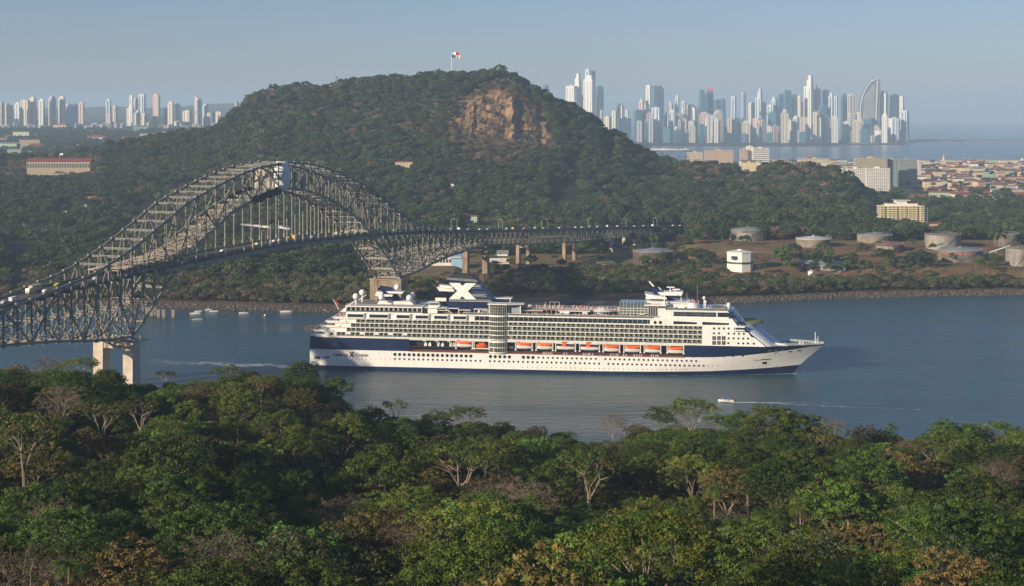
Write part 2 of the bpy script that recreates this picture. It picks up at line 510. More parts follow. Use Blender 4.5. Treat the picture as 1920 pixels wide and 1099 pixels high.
# ------------------------------------------------------------------ water
def water_material():
    m = bpy.data.materials.new('channel_water'); m.use_nodes = True
    t = m.node_tree; b = t.nodes['Principled BSDF']
    b.inputs['Roughness'].default_value = 0.16
    b.inputs['IOR'].default_value = 1.33
    ge = t.nodes.new('ShaderNodeNewGeometry')
    mp = t.nodes.new('ShaderNodeMapping'); mp.inputs['Rotation'].default_value = (0, 0, 0.35); mp.inputs['Scale'].default_value = (0.7, 1.3, 1)
    t.links.new(ge.outputs['Position'], mp.inputs['Vector'])
    # broad patches of a slightly different colour (silt, wind)
    n0 = t.nodes.new('ShaderNodeTexNoise'); n0.inputs['Scale'].default_value = 0.006; n0.inputs['Detail'].default_value = 5
    t.links.new(mp.outputs[0], n0.inputs['Vector'])
    mx = t.nodes.new('ShaderNodeMix'); mx.data_type = 'RGBA'
    mx.inputs[6].default_value = (0.022, 0.066, 0.084, 1); mx.inputs[7].default_value = (0.040, 0.094, 0.108, 1)
    t.links.new(n0.outputs['Fac'], mx.inputs[0]); t.links.new(mx.outputs[2], b.inputs['Base Color'])
    rr = t.nodes.new('ShaderNodeMapRange'); rr.inputs[1].default_value = .35; rr.inputs[2].default_value = .65; rr.inputs[3].default_value = .10; rr.inputs[4].default_value = .26
    n4 = t.nodes.new('ShaderNodeTexNoise'); n4.inputs['Scale'].default_value = 0.012; n4.inputs['Detail'].default_value = 4
    m4 = t.nodes.new('ShaderNodeMapping'); m4.inputs['Scale'].default_value = (0.35, 1.8, 1); t.links.new(ge.outputs['Position'], m4.inputs['Vector']); t.links.new(m4.outputs[0], n4.inputs['Vector'])
    t.links.new(n4.outputs['Fac'], rr.inputs[0]); t.links.new(rr.outputs[0], b.inputs['Roughness'])
    n1 = t.nodes.new('ShaderNodeTexNoise'); n1.inputs['Scale'].default_value = 0.30; n1.inputs['Detail'].default_value = 5; n1.inputs['Roughness'].default_value = 0.6
    n2 = t.nodes.new('ShaderNodeTexNoise'); n2.inputs['Scale'].default_value = 0.11; n2.inputs['Detail'].default_value = 4
    mp2 = t.nodes.new('ShaderNodeMapping'); mp2.inputs['Rotation'].default_value = (0, 0, .12); mp2.inputs['Scale'].default_value = (0.35, 1.7, 1); t.links.new(ge.outputs['Position'], mp2.inputs['Vector'])
    t.links.new(mp.outputs[0], n1.inputs['Vector']); t.links.new(mp2.outputs[0], n2.inputs['Vector'])
    b1 = t.nodes.new('ShaderNodeBump'); b1.inputs['Strength'].default_value = 0.9; b1.inputs['Distance'].default_value = 0.8
    b2 = t.nodes.new('ShaderNodeBump'); b2.inputs['Strength'].default_value = 0.6; b2.inputs['Distance'].default_value = 1.6
    t.links.new(n2.outputs['Fac'], b2.inputs['Height'])
    t.links.new(n1.outputs['Fac'], b1.inputs['Height']); t.links.new(b2.outputs[0], b1.inputs['Normal'])
    t.links.new(b1.outputs[0], b.inputs['Normal'])
    return m
M['water'] = water_material()
w = MB()
w.add([(-26000, -300, 0), (26000, -300, 0), (26000, 27500, 0), (-26000, 27500, 0)], [(0, 1, 2, 3)])
tag(w.build('water', M['water']), kind='structure')
# ------------------------------------------------------------------ trees
def leaf(name, c, c2, rnd=0.42, tr=0.18):
    return mat(name, c, 0.55, c2=c2, scale=0.35, rnd=rnd, spec=0.25, trans=tr, detail=2.0)
L = {
 'fdeep': leaf('far_deep_leaves', (0.036, 0.062, 0.022), (0.068, 0.096, 0.030)),
 'fgreen': leaf('far_green_leaves', (0.058, 0.092, 0.024), (0.10, 0.135, 0.034)),
 'folive': leaf('far_olive_leaves', (0.07, 0.068, 0.03), (0.11, 0.095, 0.038)),
 'ftwig': leaf('far_dry_twigs', (0.18, 0.125, 0.085), (0.25, 0.18, 0.12), tr=.1),
 'deep':   leaf('deep_green_leaves', (0.029, 0.052, 0.010), (0.070, 0.100, 0.015)),
 'green':  leaf('green_leaves', (0.050, 0.084, 0.011), (0.108, 0.148, 0.018)),
 'bright': leaf('bright_green_leaves', (0.085, 0.165, 0.022), (0.155, 0.24, 0.032)),
 'yellow': leaf('yellow_green_leaves', (0.12, 0.145, 0.022), (0.20, 0.21, 0.03)),
 'olive':  leaf('olive_leaves', (0.09, 0.085, 0.025), (0.17, 0.13, 0.032)),
 'rust':   leaf('rust_brown_leaves', (0.13, 0.09, 0.03), (0.12, 0.11, 0.03)),
 'grey':   leaf('grey_green_leaves', (0.062, 0.088, 0.034), (0.105, 0.13, 0.048)),
 'twig':   leaf('dry_pinkish_twigs', (0.14, 0.10, 0.068), (0.19, 0.135, 0.085), tr=0.1),
 'blossom': leaf('orange_blossom', (0.42, 0.19, 0.02), (0.26, 0.20, 0.03)),
 'coral':  leaf('coral_blossom', (0.42, 0.12, 0.06), (0.30, 0.12, 0.06)),
}
BARK = mat('pale_bark', (0.22, 0.175, 0.13), 0.9, var=0.3, scale=0.8)
BARK3 = mat('grey_branches', (0.25, 0.195, 0.15), 0.9, var=0.3, scale=0.8)
BARK2 = mat('brown_bark', (0.13, 0.095, 0.065), 0.9, var=0.3, scale=0.8)

def leaf_cloud(centres, radii, per, size, seed, flat=0.5, up=0.35, name='crown', materials=None, mix=None):
    """Mesh of small leaf quads spread round clump centres."""
    g = np.random.default_rng(seed)
    C = np.asarray(centres, dtype=np.float64); Rr = np.asarray(radii, dtype=np.float64)
    n = len(C) * per
    ci = np.repeat(np.arange(len(C)), per)
    d = g.normal(size=(n, 3)); d /= np.linalg.norm(d, axis=1)[:, None]
    d[:, 2] = np.where(d[:, 2] < -0.25, -d[:, 2] * 0.6, d[:, 2])
    rad = Rr[ci] * (0.55 + 0.5 * g.random(n) ** 0.6)
    p = C[ci] + d * rad[:, None] * np.array([1, 1, 0.72])
    nr = d * 0.8 + g.normal(size=(n, 3)) * 0.55 + np.array([0, 0, up])
    nr /= np.linalg.norm(nr, axis=1)[:, None]
    a = np.cross(nr, g.normal(size=(n, 3))); a /= np.linalg.norm(a, axis=1)[:, None]
    b = np.cross(nr, a)
    s = size * (0.6 + 0.8 * g.random(n))[:, None]
    w = flat
    q = np.stack([p - a * s, p + b * s * w, p + a * s, p - b * s * w], 1).reshape(-1, 3)
    me = bpy.data.meshes.new(name)
    me.vertices.add(len(q)); me.vertices.foreach_set('co', q.astype(np.float32).reshape(-1))
    me.loops.add(len(q)); me.loops.foreach_set('vertex_index', np.arange(len(q), dtype=np.int32))
    me.polygons.add(n); me.polygons.foreach_set('loop_start', np.arange(n, dtype=np.int32) * 4)
    for m_ in materials: me.materials.append(m_)
    if len(materials) > 1:
        # whole clumps take the second colour
        cm = (g.random(len(C)) < mix).astype(np.int32)[ci]
        me.polygons.foreach_set('material_index', cm)
    me.update(calc_edges=True)
    return me

def dome_centres(rx, rz, nl, nper, rl, rc, seed, low=-0.15, shell=0.8, base=0.0):
    """Big lobes on a dome, small clumps over each lobe -> uneven outline with gaps."""
    g = random.Random(seed)
    lobes = []
    ga = PI * (3 - 5 ** 0.5)
    for k in range(nl):
        h = low + (1 - low) * (k + 0.5) / nl
        r = math.sqrt(max(0, 1 - h * h)); a = k * ga + g.uniform(-0.4, 0.4)
        f = shell * g.uniform(0.78, 1.12)
        lobes.append((rx * r * math.cos(a) * f, rx * r * math.sin(a) * f, base + rz * h * f, rl * g.uniform(0.7, 1.25)))
    cs, rs = [], []
    for (x, y, z, r) in lobes:
        m_ = max(3, int(nper * (r / rl) ** 2))
        for k in range(m_):
            h = -0.25 + 1.25 * (k + 0.5) / m_
            q = math.sqrt(max(0, 1 - h * h)); a = k * ga + g.uniform(-0.5, 0.5)
            f = r * g.uniform(0.65, 1.1)
            cs.append((x + q * math.cos(a) * f, y + q * math.sin(a) * f, z + h * f * 0.75)); rs.append(rc * g.uniform(0.6, 1.35))
    return lobes, cs, rs

def trunk_mesh(H, lobes, r0, seed, fork=0.45, bark=None, zb=0.0, twigs=0):
    g = random.Random(seed)
    m = MB()
    top = Vector((g.uniform(-.4, .4), g.uniform(-.4, .4), H * fork))
    m.tube([(0, 0, -3), (0.1, 0, 0), (top.x * .5, top.y * .5, H * fork * .55), top], [r0 * 1.5, r0 * 1.15, r0 * .9, r0 * .8], 7)
    na = 3 if len(lobes) < 14 else 4
    a0 = g.uniform(0, 6.28); groups = {}
    for l_ in lobes:
        groups.setdefault(int(((math.atan2(l_[1], l_[0]) - a0) % (2 * PI)) / (2 * PI) * na), []).append(l_)
    forks = {}
    for q_, ls in groups.items():
        c = Vector((sum(l_[0] for l_ in ls), sum(l_[1] for l_ in ls), sum(l_[2] for l_ in ls) + zb * len(ls))) / len(ls)
        st = top * g.uniform(.72, 1.0); f_ = st.lerp(c, g.uniform(.38, .6)) + Vector((g.uniform(-.5, .5), g.uniform(-.5, .5), g.uniform(-.3, .6)))
        m.tube([st, st.lerp(f_, .5) + Vector((g.uniform(-.3, .3), g.uniform(-.3, .3), -.2)), f_], [r0 * .62, r0 * .5, r0 * .42], 6, cap=False); forks[q_] = f_
    for (x, y, z, r) in lobes:
        e = Vector((x, y, z + zb))
        st = forks[int(((math.atan2(y, x) - a0) % (2 * PI)) / (2 * PI) * na)]
        mid = st.lerp(e, 0.5) + Vector((g.uniform(-.8, .8), g.uniform(-.8, .8), g.uniform(-.5, .3)))
        m.tube([st, st.lerp(mid, .5) + Vector((g.uniform(-.2, .2), g.uniform(-.2, .2), .1)), mid, e], [r0 * .34, r0 * .26, r0 * .2, r0 * .07], 5, cap=False)
        for k in range(twigs):
            d = Vector((g.gauss(0, 1), g.gauss(0, 1), g.gauss(0.6, .7))).normalized() * r * g.uniform(.8, 1.5)
            s2 = mid.lerp(e, g.uniform(0.3, 1))
            q = s2 + d
            m.tube([s2, s2.lerp(q, .5) + Vector((g.uniform(-.3, .3), g.uniform(-.3, .3), .15)), q], [r0 * .13, r0 * .09, r0 * .04], 3, cap=False)
            for kk in range(3):
                d2 = Vector((g.gauss(0, 1), g.gauss(0, 1), g.gauss(0.5, .7))).normalized() * r * .5
                s3 = s2.lerp(q, g.uniform(.5, 1))
                m.tube([s3, s3 + d2], [r0 * .06, r0 * .025], 3, cap=False)
    return m

SPEC = {}
def species(key, kind, H, rx, rz, mats, mix, n=2, nl=16, nper=8, rl=2.2, rc=0.85, per=42, size=0.24, fork=0.45, r0=0.35, bark=BARK2, twigs=0, low=-0.15, shell=0.8, name='broadleaf_tree', words=''):
    vs_ = []
    for k in range(n):
        sd = hash_seed(key) + k * 17
        lobes, cs, rs = dome_centres(rx, rz, nl, nper, rl, rc, sd, low, shell)
        zb = H - rz
        cs = [(x, y, z + zb) for x, y, z in cs]
        cm = leaf_cloud(cs, rs, int(per * 1.45), size * .82, sd + 1, materials=mats, mix=mix, name='crown')
        tm = trunk_mesh(H, lobes, r0, sd + 2, fork, bark, zb, twigs)
        vs_.append((cm, tm))
    SPEC[key] = dict(v=vs_, H=H, name=name, words=words, bark=bark, rx=rx)
def hash_seed(s):
    return sum((i + 1) * ord(c) for i, c in enumerate(s)) % 9973

species('deep', 'b', 17, 7.0, 6.0, [L['deep'], L['green']], 0.35, n=3, nl=20, nper=10, per=54, size=.21, words='dark green dense-crowned tree')
species('green', 'b', 16, 7.5, 5.5, [L['green'], L['deep']], 0.3, n=3, nl=18, nper=10, per=54, size=.21, words='mid green spreading tree')
species('bright', 'b', 14, 5.5, 5.5, [L['bright'], L['green']], 0.3, n=2, nl=14, nper=8, per=44, size=.26, words='fresh bright green tree')
species('yellow', 'b', 16, 7.5, 5.0, [L['yellow'], L['bright']], 0.35, n=2, nl=18, nper=9, per=62, size=.18, bark=BARK, words='yellow-green rounded tree with pale limbs')
species('olive', 'b', 15, 6.5, 5.0, [L['olive'], L['rust']], 0.3, n=2, nl=16, nper=8, per=38, rc=.75, bark=BARK, words='olive brown tree with clumped leaves')
species('grey', 'b', 14, 6.5, 4.8, [L['grey'], L['green']], 0.3, n=2, nl=15, nper=8, per=38, bark=BARK, words='grey-green feathery tree')
species('twig', 'b', 14, 5.5, 4.8, [L['twig'], L['olive']], 0.18, n=3, nl=15, nper=7, rc=.8, per=30, size=.12, bark=BARK3, twigs=6, r0=.2, name='bare_tree', words='leafless tree with pinkish twigs')
species('umbrella', 'b', 18, 6.0, 2.6, [L['olive'], L['green']], 0.5, n=2, nl=9, nper=6, rl=1.6, rc=.8, per=30, fork=.62, bark=BARK, r0=.33, low=.1, twigs=2, name='umbrella_tree', words='flat-topped tree on a tall pale trunk')
species('spread', 'b', 17, 9.5, 3.4, [L['green'], L['yellow']], 0.3, n=2, nl=20, nper=7, rl=1.9, rc=.9, per=34, fork=.5, bark=BARK, r0=.42, low=.05, name='spreading_tree', words='wide layered tree with thin flat sprays')
species('shrub', 'b', 6, 4.0, 3.5, [L['deep'], L['olive']], 0.3, n=3, nl=9, nper=6, per=26, size=.3, fork=.3, r0=.12, name='shrub', words='low shrub')

def palm_meshes(H, seed, nf=18, Lf=3.6, mtl=None):
    g = random.Random(seed)
    m = MB()
    for k in range(nf):
        a = 2 * PI * k / nf + g.uniform(-.15, .15)
        el = g.uniform(-.25, 1.15)
        d = Vector((math.cos(a), math.sin(a), 0)); pr = None
        side = Vector((-math.sin(a), math.cos(a), 0))
        prev = Vector((0, 0, H)); ang = el
        for j in range(9):
            nx = prev + (d * math.cos(ang) + Vector((0, 0, 1)) * math.sin(ang)) * (Lf / 9)
            w = .75 * math.sin(PI * (j + .6) / 9.6) + .1
            # leaflets hang either side of the rib
            for sgn in (1, -1):
                for q in (0, .5):
                    b0 = prev.lerp(nx, q); b1 = prev.lerp(nx, q + .28)
                    tip = b0.lerp(b1, .6) + side * sgn * w + Vector((0, 0, -w * .45)) + d * .15
                    m.add([b0, b1, tip], [(0, 1, 2)])
            prev = nx; ang -= .24
    t = MB()
    t.tube([(0, 0, -2), (g.uniform(-.3, .3), 0, H * .5), (0, 0, H)], [.24, .17, .14], 7)
    return m, t
PALM = []
for k in range(3):
    cm, tm = palm_meshes(9.0 + 1.5 * k, 50 + k)
    PALM.append((cm, tm))

def make_tree(key, var, loc, sc, rz, label, cat='tree', group=None, name=None):
    sp = SPEC[key]
    r = empty(name or sp['name'], label, cat, loc, rz, group)
    r.scale = (sc, sc, sc)
    cm, tm = sp['v'][var % len(sp['v'])]
    cr = bpy.data.objects.new('crown', cm); col.objects.link(cr); cr.parent = r
    if not isinstance(tm, bpy.types.Mesh):
        to = tm.build('trunk', sp['bark'], r)
        sp['v'][var % len(sp['v'])] = (cm, to.data)
    else:
        to = bpy.data.objects.new('trunk', tm); col.objects.link(to); to.parent = r
    return r
_pm = {}
def make_palm(var, loc, sc, rz, label, group=None):
    r = empty('palm_tree', label, 'palm tree', loc, rz, group); r.scale = (sc,) * 3
    if var not in _pm:
        cm, tm = PALM[var]
        a = cm.build('crown', L['green'], r); b = tm.build('trunk', BARK, r); _pm[var] = (a.data, b.data)
    else:
        for nm, me in zip(('crown', 'trunk'), _pm[var]):
            o = bpy.data.objects.new(nm, me); col.objects.link(o); o.parent = r
    return r

# ---- foreground forest: hand placed trees first (pixel of the crown top, distance)
def place_near(px, ytop, D, key, sc=1.0, var=0, label='', group=None):
    H = SPEC[key]['H'] * sc
    p = P(px, ytop, D)
    zg = ground_near(p.x, p.y)
    s = (p.z - zg) / SPEC[key]['H']
    s = max(sc * 0.8, min(sc * 1.35, s))
    r = make_tree(key, var, (p.x, p.y, p.z - s * (SPEC[key]['H'] + 1.4)), s, rng.uniform(0, 6.28), label, group=group)
    NEAR.append((p.x, p.y, SPEC[key]['rx'] * s))
    return r
NEAR = []
HERO = [
 (870, 925, 268, 'yellow', 1.15, 0, 'large rounded yellow-green tree with pale branching limbs, low centre foreground'),
 (600, 985, 232, 'grey', 1.25, 0, 'big grey-green tree at the bottom edge below the ship stern'),
 (300, 800, 330, 'deep', 1.45, 0, 'largest dark green domed tree on the left of the foreground'),
 (170, 880, 300, 'green', 1.3, 1, 'broad green domed tree below the big dark dome at left'),
 (1000, 812, 430, 'bright', 1.0, 0, 'vivid bright green tree in the middle of the foreground forest'),
 (925, 880, 345, 'twig', 1.15, 0, 'leafless pinkish tree with white limbs behind the rounded yellow-green tree'),
 (985, 885, 340, 'twig', 1.0, 1, 'bare brown twiggy tree right beside the leafless pinkish one'),
 (118, 712, 430, 'umbrella', 1.0, 0, 'pale-trunked tree topped with orange tinged leaves at far left'),
 (190, 745, 400, 'umbrella', 0.95, 1, 'pale slender forked tree left of centre-left canopy'),
 (265, 738, 420, 'umbrella', 0.9, 0, 'forked pale tree between two darker crowns at left'),
 (308, 692, 500, 'umbrella', 0.72, 1, 'small dark umbrella tree standing alone against the water beside the bridge pier'),
 (428, 682, 510, 'umbrella', 1.05, 0, 'flat-topped tree against the wake of the ship'),
 (490, 700, 470, 'umbrella', 1.0, 1, 'tall pale forked tree between the wake and the ship stern'),
 (148, 668, 520, 'spread', 0.95, 0, 'deep green flat crown partly hiding the near bridge pier'),
 (95, 662, 540, 'twig', 0.85, 1, 'thin rust-tinged tree beside the flat crown at the bridge pier'),
 (30, 680, 500, 'olive', 1.0, 0, 'brownish crown at the left edge of the picture against the water'),
 (563, 672, 520, 'deep', 0.95, 1, 'conical dark tree whose tip touches the ship stern'),
 (740, 748, 500, 'umbrella', 0.9, 0, 'spindly tree with orange leaf tips on the skyline below the ship'),
 (870, 760, 500, 'spread', 0.6, 1, 'feathery dark tree rising against the water below the lifeboats'),
 (1300, 744, 495, 'spread', 1.25, 0, 'tall spreading tree with a thick pale trunk at right centre skyline'),
 (1238, 758, 530, 'deep', 0.9, 2, 'dark rounded tree on the skyline left of the tall spreading tree'),
 (1448, 748, 465, 'deep', 1.6, 0, 'massive dark tree on the skyline below the ship bow'),
 (1150, 768, 540, 'twig', 0.9, 0, 'bare sparse tree standing in front of the pale shore'),
 (1560, 775, 560, 'twig', 1.0, 1, 'wispy dry tree on the skyline right of the massive dark tree'),
 (1625, 793, 500, 'olive', 0.8, 1, 'orange-brown leafy crown on the right skyline'),
 (1700, 815, 470, 'twig', 1.0, 0, 'reddish bare crown below the right skyline'),
 (1780, 780, 480, 'deep', 1.3, 1, 'dark broad crown on the right skyline'),
 (1872, 788, 510, 'spread', 1.35, 1, 'layered flat green tree at the right edge against the water'),
 (1745, 820, 440, 'umbrella', 0.8, 1, 'yellowish tree with a pale forked trunk at right'),
 (1590, 893, 330, 'yellow', 0.62, 1, 'bright yellow-green crown in the right middle of the forest'),
 (1420, 955, 270, 'green', 1.15, 0, 'large green crown in the lower right centre'),
 (1260, 995, 240, 'grey', 1.1, 1, 'pale olive feathery crown at the bottom right of centre'),
 (1480, 1010, 225, 'green', 1.1, 2, 'green domed crown at the bottom edge right of centre'),
 (1060, 985, 240, 'bright', 1.1, 1, 'loose light green crown right of the rounded yellow-green tree'),
 (770, 965, 262, 'twig', 0.8, 1, 'thin grey leafless tree left of the rounded yellow-green tree'),
 (660, 960, 262, 'olive', 0.95, 0, 'orange-olive crown left of the thin leafless tree'),
 (420, 985, 235, 'twig', 0.85, 0, 'fine dry branched shrubby tree at lower left centre'),
 (230, 1000, 225, 'olive', 1.1, 1, 'brown-orange speckled crown at lower left'),
 (60, 1010, 220, 'twig', 0.95, 1, 'dull brown dry crown in the bottom left corner'),
 (370, 1060, 200, 'bright', 0.8, 0, 'fresh green crown at the bottom edge of the left third'),
 (1870, 850, 400, 'twig', 0.9, 0, 'dry reddish crown near the right edge'),
 (1790, 1000, 235, 'grey', 0.9, 0, 'grey branching tree at lower right'),
 (640, 770, 430, 'green', 1.2, 1, 'feathery mid green crown below the ship stern lettering'),
 (1395, 764, 480, 'deep', 1.3, 0, 'dark tree forming the left shoulder of the massive dark tree below the bow'),
 (1500, 764, 465, 'deep', 1.45, 2, 'dark tree forming the right shoulder of the massive dark tree below the bow'),
 (1535, 800, 455, 'olive', 1.1, 1, 'brownish crown just right of the massive dark tree'),
 (1352, 775, 510, 'spread', .85, 0, 'thin layered crown just right of the tall spreading tree on the skyline'),
 (1662, 802, 500, 'deep', .8, 1, 'dark crown beside the palm clump on the right skyline'),
 (1825, 792, 500, 'deep', 1.0, 0, 'dark crown between the broad one and the layered flat tree at right'),
 (1912, 806, 470, 'green', 1.0, 2, 'green crown at the very right edge below the skyline'),
 (1005, 795, 520, 'olive', .8, 0, 'olive crown on the skyline under the fifth lifeboat'),
 (1195, 792, 520, 'olive', .8, 1, 'olive crown right of the bare sparse tree by the pale shore'),
 (945, 788, 520, 'green', .7, 1, 'small green crown on the skyline left of the olive one'),
 (815, 768, 500, 'green', .9, 2, 'green crown on the skyline left of the feathery dark tree'),
 (700, 758, 500, 'deep', .9, 1, 'dark crown where the forest edge dips under the ship'),
 (625, 702, 495, 'green', .9, 0, 'green crown below the ship name lettering at the forest edge'),
 (560, 790, 410, 'green', 1.0, 0, 'layered green crown left of the feathery mid green one'),
]
for h in HERO:
    place_near(h[0], h[1], h[2], h[3], h[4], h[5], h[6])
for k, (px, yt, D, lab) in enumerate([(1672, 790, 520, 'dark palm clump crown on the right skyline'), (1715, 958, 300, 'dark drooping palm in the lower right forest'), (1340, 900, 350, 'young bright palm in the right centre forest'), (1500, 930, 300, 'small palm below the massive dark tree'), (130, 1040, 205, 'drooping palm frond crown at the lower left edge')]):
    p = P(px, yt, D); H = 9 + 1.5 * (k % 3)
    make_palm(k % 3, (p.x, p.y, p.z - H - 1.5), 1.0, k * 1.1, lab)
    NEAR.append((p.x, p.y, 3.5))

# ---- the rest of the foreground by dart throwing, zones name the place
pick = [('deep', 5.0), ('green', 4.6), ('bright', 1.5), ('yellow', 1.2), ('olive', 1.5), ('grey', 0.7), ('twig', 0.6), ('umbrella', 0.7), ('spread', 0.7)]
def zone(px, py):
    h = 'far left' if px < 300 else ('left' if px < 600 else ('left centre' if px < 860 else ('centre' if px < 1110 else ('right centre' if px < 1400 else ('right' if px < 1660 else 'far right')))))
    v_ = 'along the water edge' if py < 800 else ('in the upper band of the forest' if py < 860 else ('in the middle band of the forest' if py < 940 else ('in the lower band of the forest' if py < 1020 else 'at the bottom edge')))
    return '%s, %s' % (v_, h)
cands = []
tries = 0
trees = list(NEAR)
cell = {}
def cell_ok(x, y, r):
    cx, cy = int(x // 10), int(y // 10)
    for i in range(cx - 2, cx + 3):
        for j in range(cy - 2, cy + 3):
            for (a, b, rr) in cell.get((i, j), ()):
                if (a - x) ** 2 + (b - y) ** 2 < ((r + rr) * 0.80) ** 2: return False
    return True
def cell_add(x, y, r): cell.setdefault((int(x // 10), int(y // 10)), []).append((x, y, r))
for t_ in NEAR: cell_add(*t_)
YLIM = [(-300,684),(0,690),(100,690),(200,690),(240,715),(300,722),(350,716),(400,706),(450,700),(560,700),(600,712),(640,750),(700,782),(750,778),(800,792),(870,790),(950,802),(1000,814),(1050,812),(1090,830),(1160,834),(1200,805),(1240,800),(1300,800),(1350,806),(1400,806),(1440,800),(1520,812),(1560,818),(1700,818),(1780,812),(2200,816)]
gcan = {}
for _ in range(14000):
    D = 150 + (780 - 150) * rng.random() ** 0.8
    px = rng.uniform(-260, 2180)
    x = (px - 960) / 3000.0 * D
    if D > near_shore(x) - 28: continue
    zg = ground_near(x, D)
    tot = 0; 
    kx = _noise(x, D, 1/70.0, 12.0)
    ws = [(k_, w_ * (2.6 if (k_ in ('twig', 'olive') and px > 1150 and 430 < D < 620) else 1) * (1.6 if k_ in ('deep', 'green') and kx > 0 else 1)) for k_, w_ in pick]
    tot = sum(w_ for _k, w_ in ws); u = rng.random() * tot
    for k_, w_ in ws:
        u -= w_
        if u <= 0: break
    sc = rng.uniform(0.6, 1.38)
    if D > 600: sc *= 0.8
    H = (SPEC[k_]['H'] + 2.4) * sc
    r_ = SPEC[k_]['rx'] * sc
    # the canopy keeps under the photographed skyline of the spur
    ylim = interp(YLIM, px)
    ytop = 216 + (HC - zg - H) * 3000.0 / D
    if ytop < ylim:
        sc2 = (HC - zg - (ylim - 216 + rng.uniform(-6, 12)) * D / 3000.0) / (SPEC[k_]['H'] + 2.4)
        if sc2 < 0.4: continue
        sc = sc2; H = SPEC[k_]['H'] * sc; r_ = SPEC[k_]['rx'] * sc
        ytop = ylim
    if ytop > 1150: continue
    if not cell_ok(x, D, r_): continue
    cell_add(x, D, r_)
    cands.append((r_ / D, x, D, zg, k_, sc, px, ytop + 0.5 * r_ / D * 3000))
cands.sort(key=lambda c: -c[0] * (1.0 if -20 < c[6] < 1940 else 0.01))
NIND = 236
_gl = {}
rest = []
for i, (q, x, y, zg, k_, sc, px, py) in enumerate(cands):
    if i < NIND and -20 < px < 1940:
        lab = '%s %s' % (SPEC[k_]['words'], zone(px, py))
        make_tree(k_, rng.randrange(3), (x, y, zg - 0.2), sc, rng.uniform(0, 6.28), lab, group=lab.split(',')[0])
    else:
        rest.append((x, y, zg - 0.2, k_, sc))

# ---- geometry-node scatter (only for what nobody could count)
def scatter(name, pts, protos, label=None, cat=None):
    """pts: (x, y, z, scale, rot); protos: list of (mesh, material list done)"""
    me = bpy.data.meshes.new(name)
    me.from_pydata([(p[0], p[1], p[2]) for p in pts], [], [])
    a = me.attributes.new('scl', 'FLOAT', 'POINT'); a.data.foreach_set('value', [float(p[3]) for p in pts])
    a = me.attributes.new('rot', 'FLOAT', 'POINT'); a.data.foreach_set('value', [float(p[4]) for p in pts])
    o = bpy.data.objects.new(name, me); col.objects.link(o)
    tag(o, label, cat, kind='stuff')
    c = bpy.data.collections.new(name + '_sources')
    for i, pm in enumerate(protos):
        po = bpy.data.objects.new('source_plant', pm); c.objects.link(po)
    ng = bpy.data.node_groups.new(name, 'GeometryNodeTree')
    ng.interface.new_socket('Geometry', in_out='INPUT', socket_type='NodeSocketGeometry')
    ng.interface.new_socket('Geometry', in_out='OUTPUT', socket_type='NodeSocketGeometry')
    N = ng.nodes
    gi = N.new('NodeGroupInput'); go = N.new('NodeGroupOutput')
    ip = N.new('GeometryNodeInstanceOnPoints'); ci = N.new('GeometryNodeCollectionInfo')
    ci.inputs['Collection'].default_value = c; ci.inputs['Separate Children'].default_value = True; ci.inputs['Reset Children'].default_value = True
    ip.inputs['Pick Instance'].default_value = True
    s1 = N.new('GeometryNodeInputNamedAttribute'); s1.data_type = 'FLOAT'; s1.inputs['Name'].default_value = 'scl'
    s2 = N.new('GeometryNodeInputNamedAttribute'); s2.data_type = 'FLOAT'; s2.inputs['Name'].default_value = 'rot'
    cx = N.new('ShaderNodeCombineXYZ')
    rv = N.new('FunctionNodeRandomValue'); rv.data_type = 'INT'
    rv.inputs[4].default_value = 0; rv.inputs[5].default_value = len(protos) - 1
    k_ = ng.links.new
    k_(gi.outputs[0], ip.inputs['Points']); k_(ci.outputs[0], ip.inputs['Instance'])
    k_(rv.outputs[2], ip.inputs['Instance Index']); k_(s1.outputs['Attribute'], ip.inputs['Scale'])
    k_(s2.outputs['Attribute'], cx.inputs['Z']); k_(cx.outputs[0], ip.inputs['Rotation'])
    k_(ip.outputs[0], go.inputs[0])
    md = o.modifiers.new('scatter', 'NODES'); md.node_group = ng
    return o

def joined(mesh_a, trunk):
    return mesh_a
by = {}
for (x, y, z, k_, sc) in rest:
    by.setdefault('far_foreground_canopy', []).append((x, y, z, sc, rng.uniform(0, 6.28)))
protos = [SPEC[k_]['v'][i][0] for k_ in ('deep', 'green', 'olive', 'deep', 'green', 'twig', 'grey', 'bright', 'spread') for i in (0,)]
scatter('forest_canopy', by['far_foreground_canopy'], protos, 'mixed green tree canopy filling the foreground between the larger crowns', 'forest')
# undergrowth under the canopy
pts = []
for _ in range(4800):
    D = 140 + 660 * rng.random() ** 0.8
    px = rng.uniform(-200, 2120); x = (px - 960) / 3000.0 * D
    if D > near_shore(x) - 6: continue
    zg = ground_near(x, D); s_ = rng.uniform(0.5, 1.0)
    if 216 + (HC - zg - 8.4 * s_) * 3000 / D < interp(YLIM, px): s_ = .35
    if 216 + (HC - zg - 8.4 * s_) * 3000 / D < interp(YLIM, px) - 4: continue
    pts.append((x, D, zg - 0.3, s_, rng.uniform(0, 6.28)))
scatter('undergrowth', pts, [v_[0] for v_ in SPEC['shrub']['v']], 'shrubs and saplings under the foreground trees', 'undergrowth')
print('near trees', len(NEAR), len(cands), len(rest))
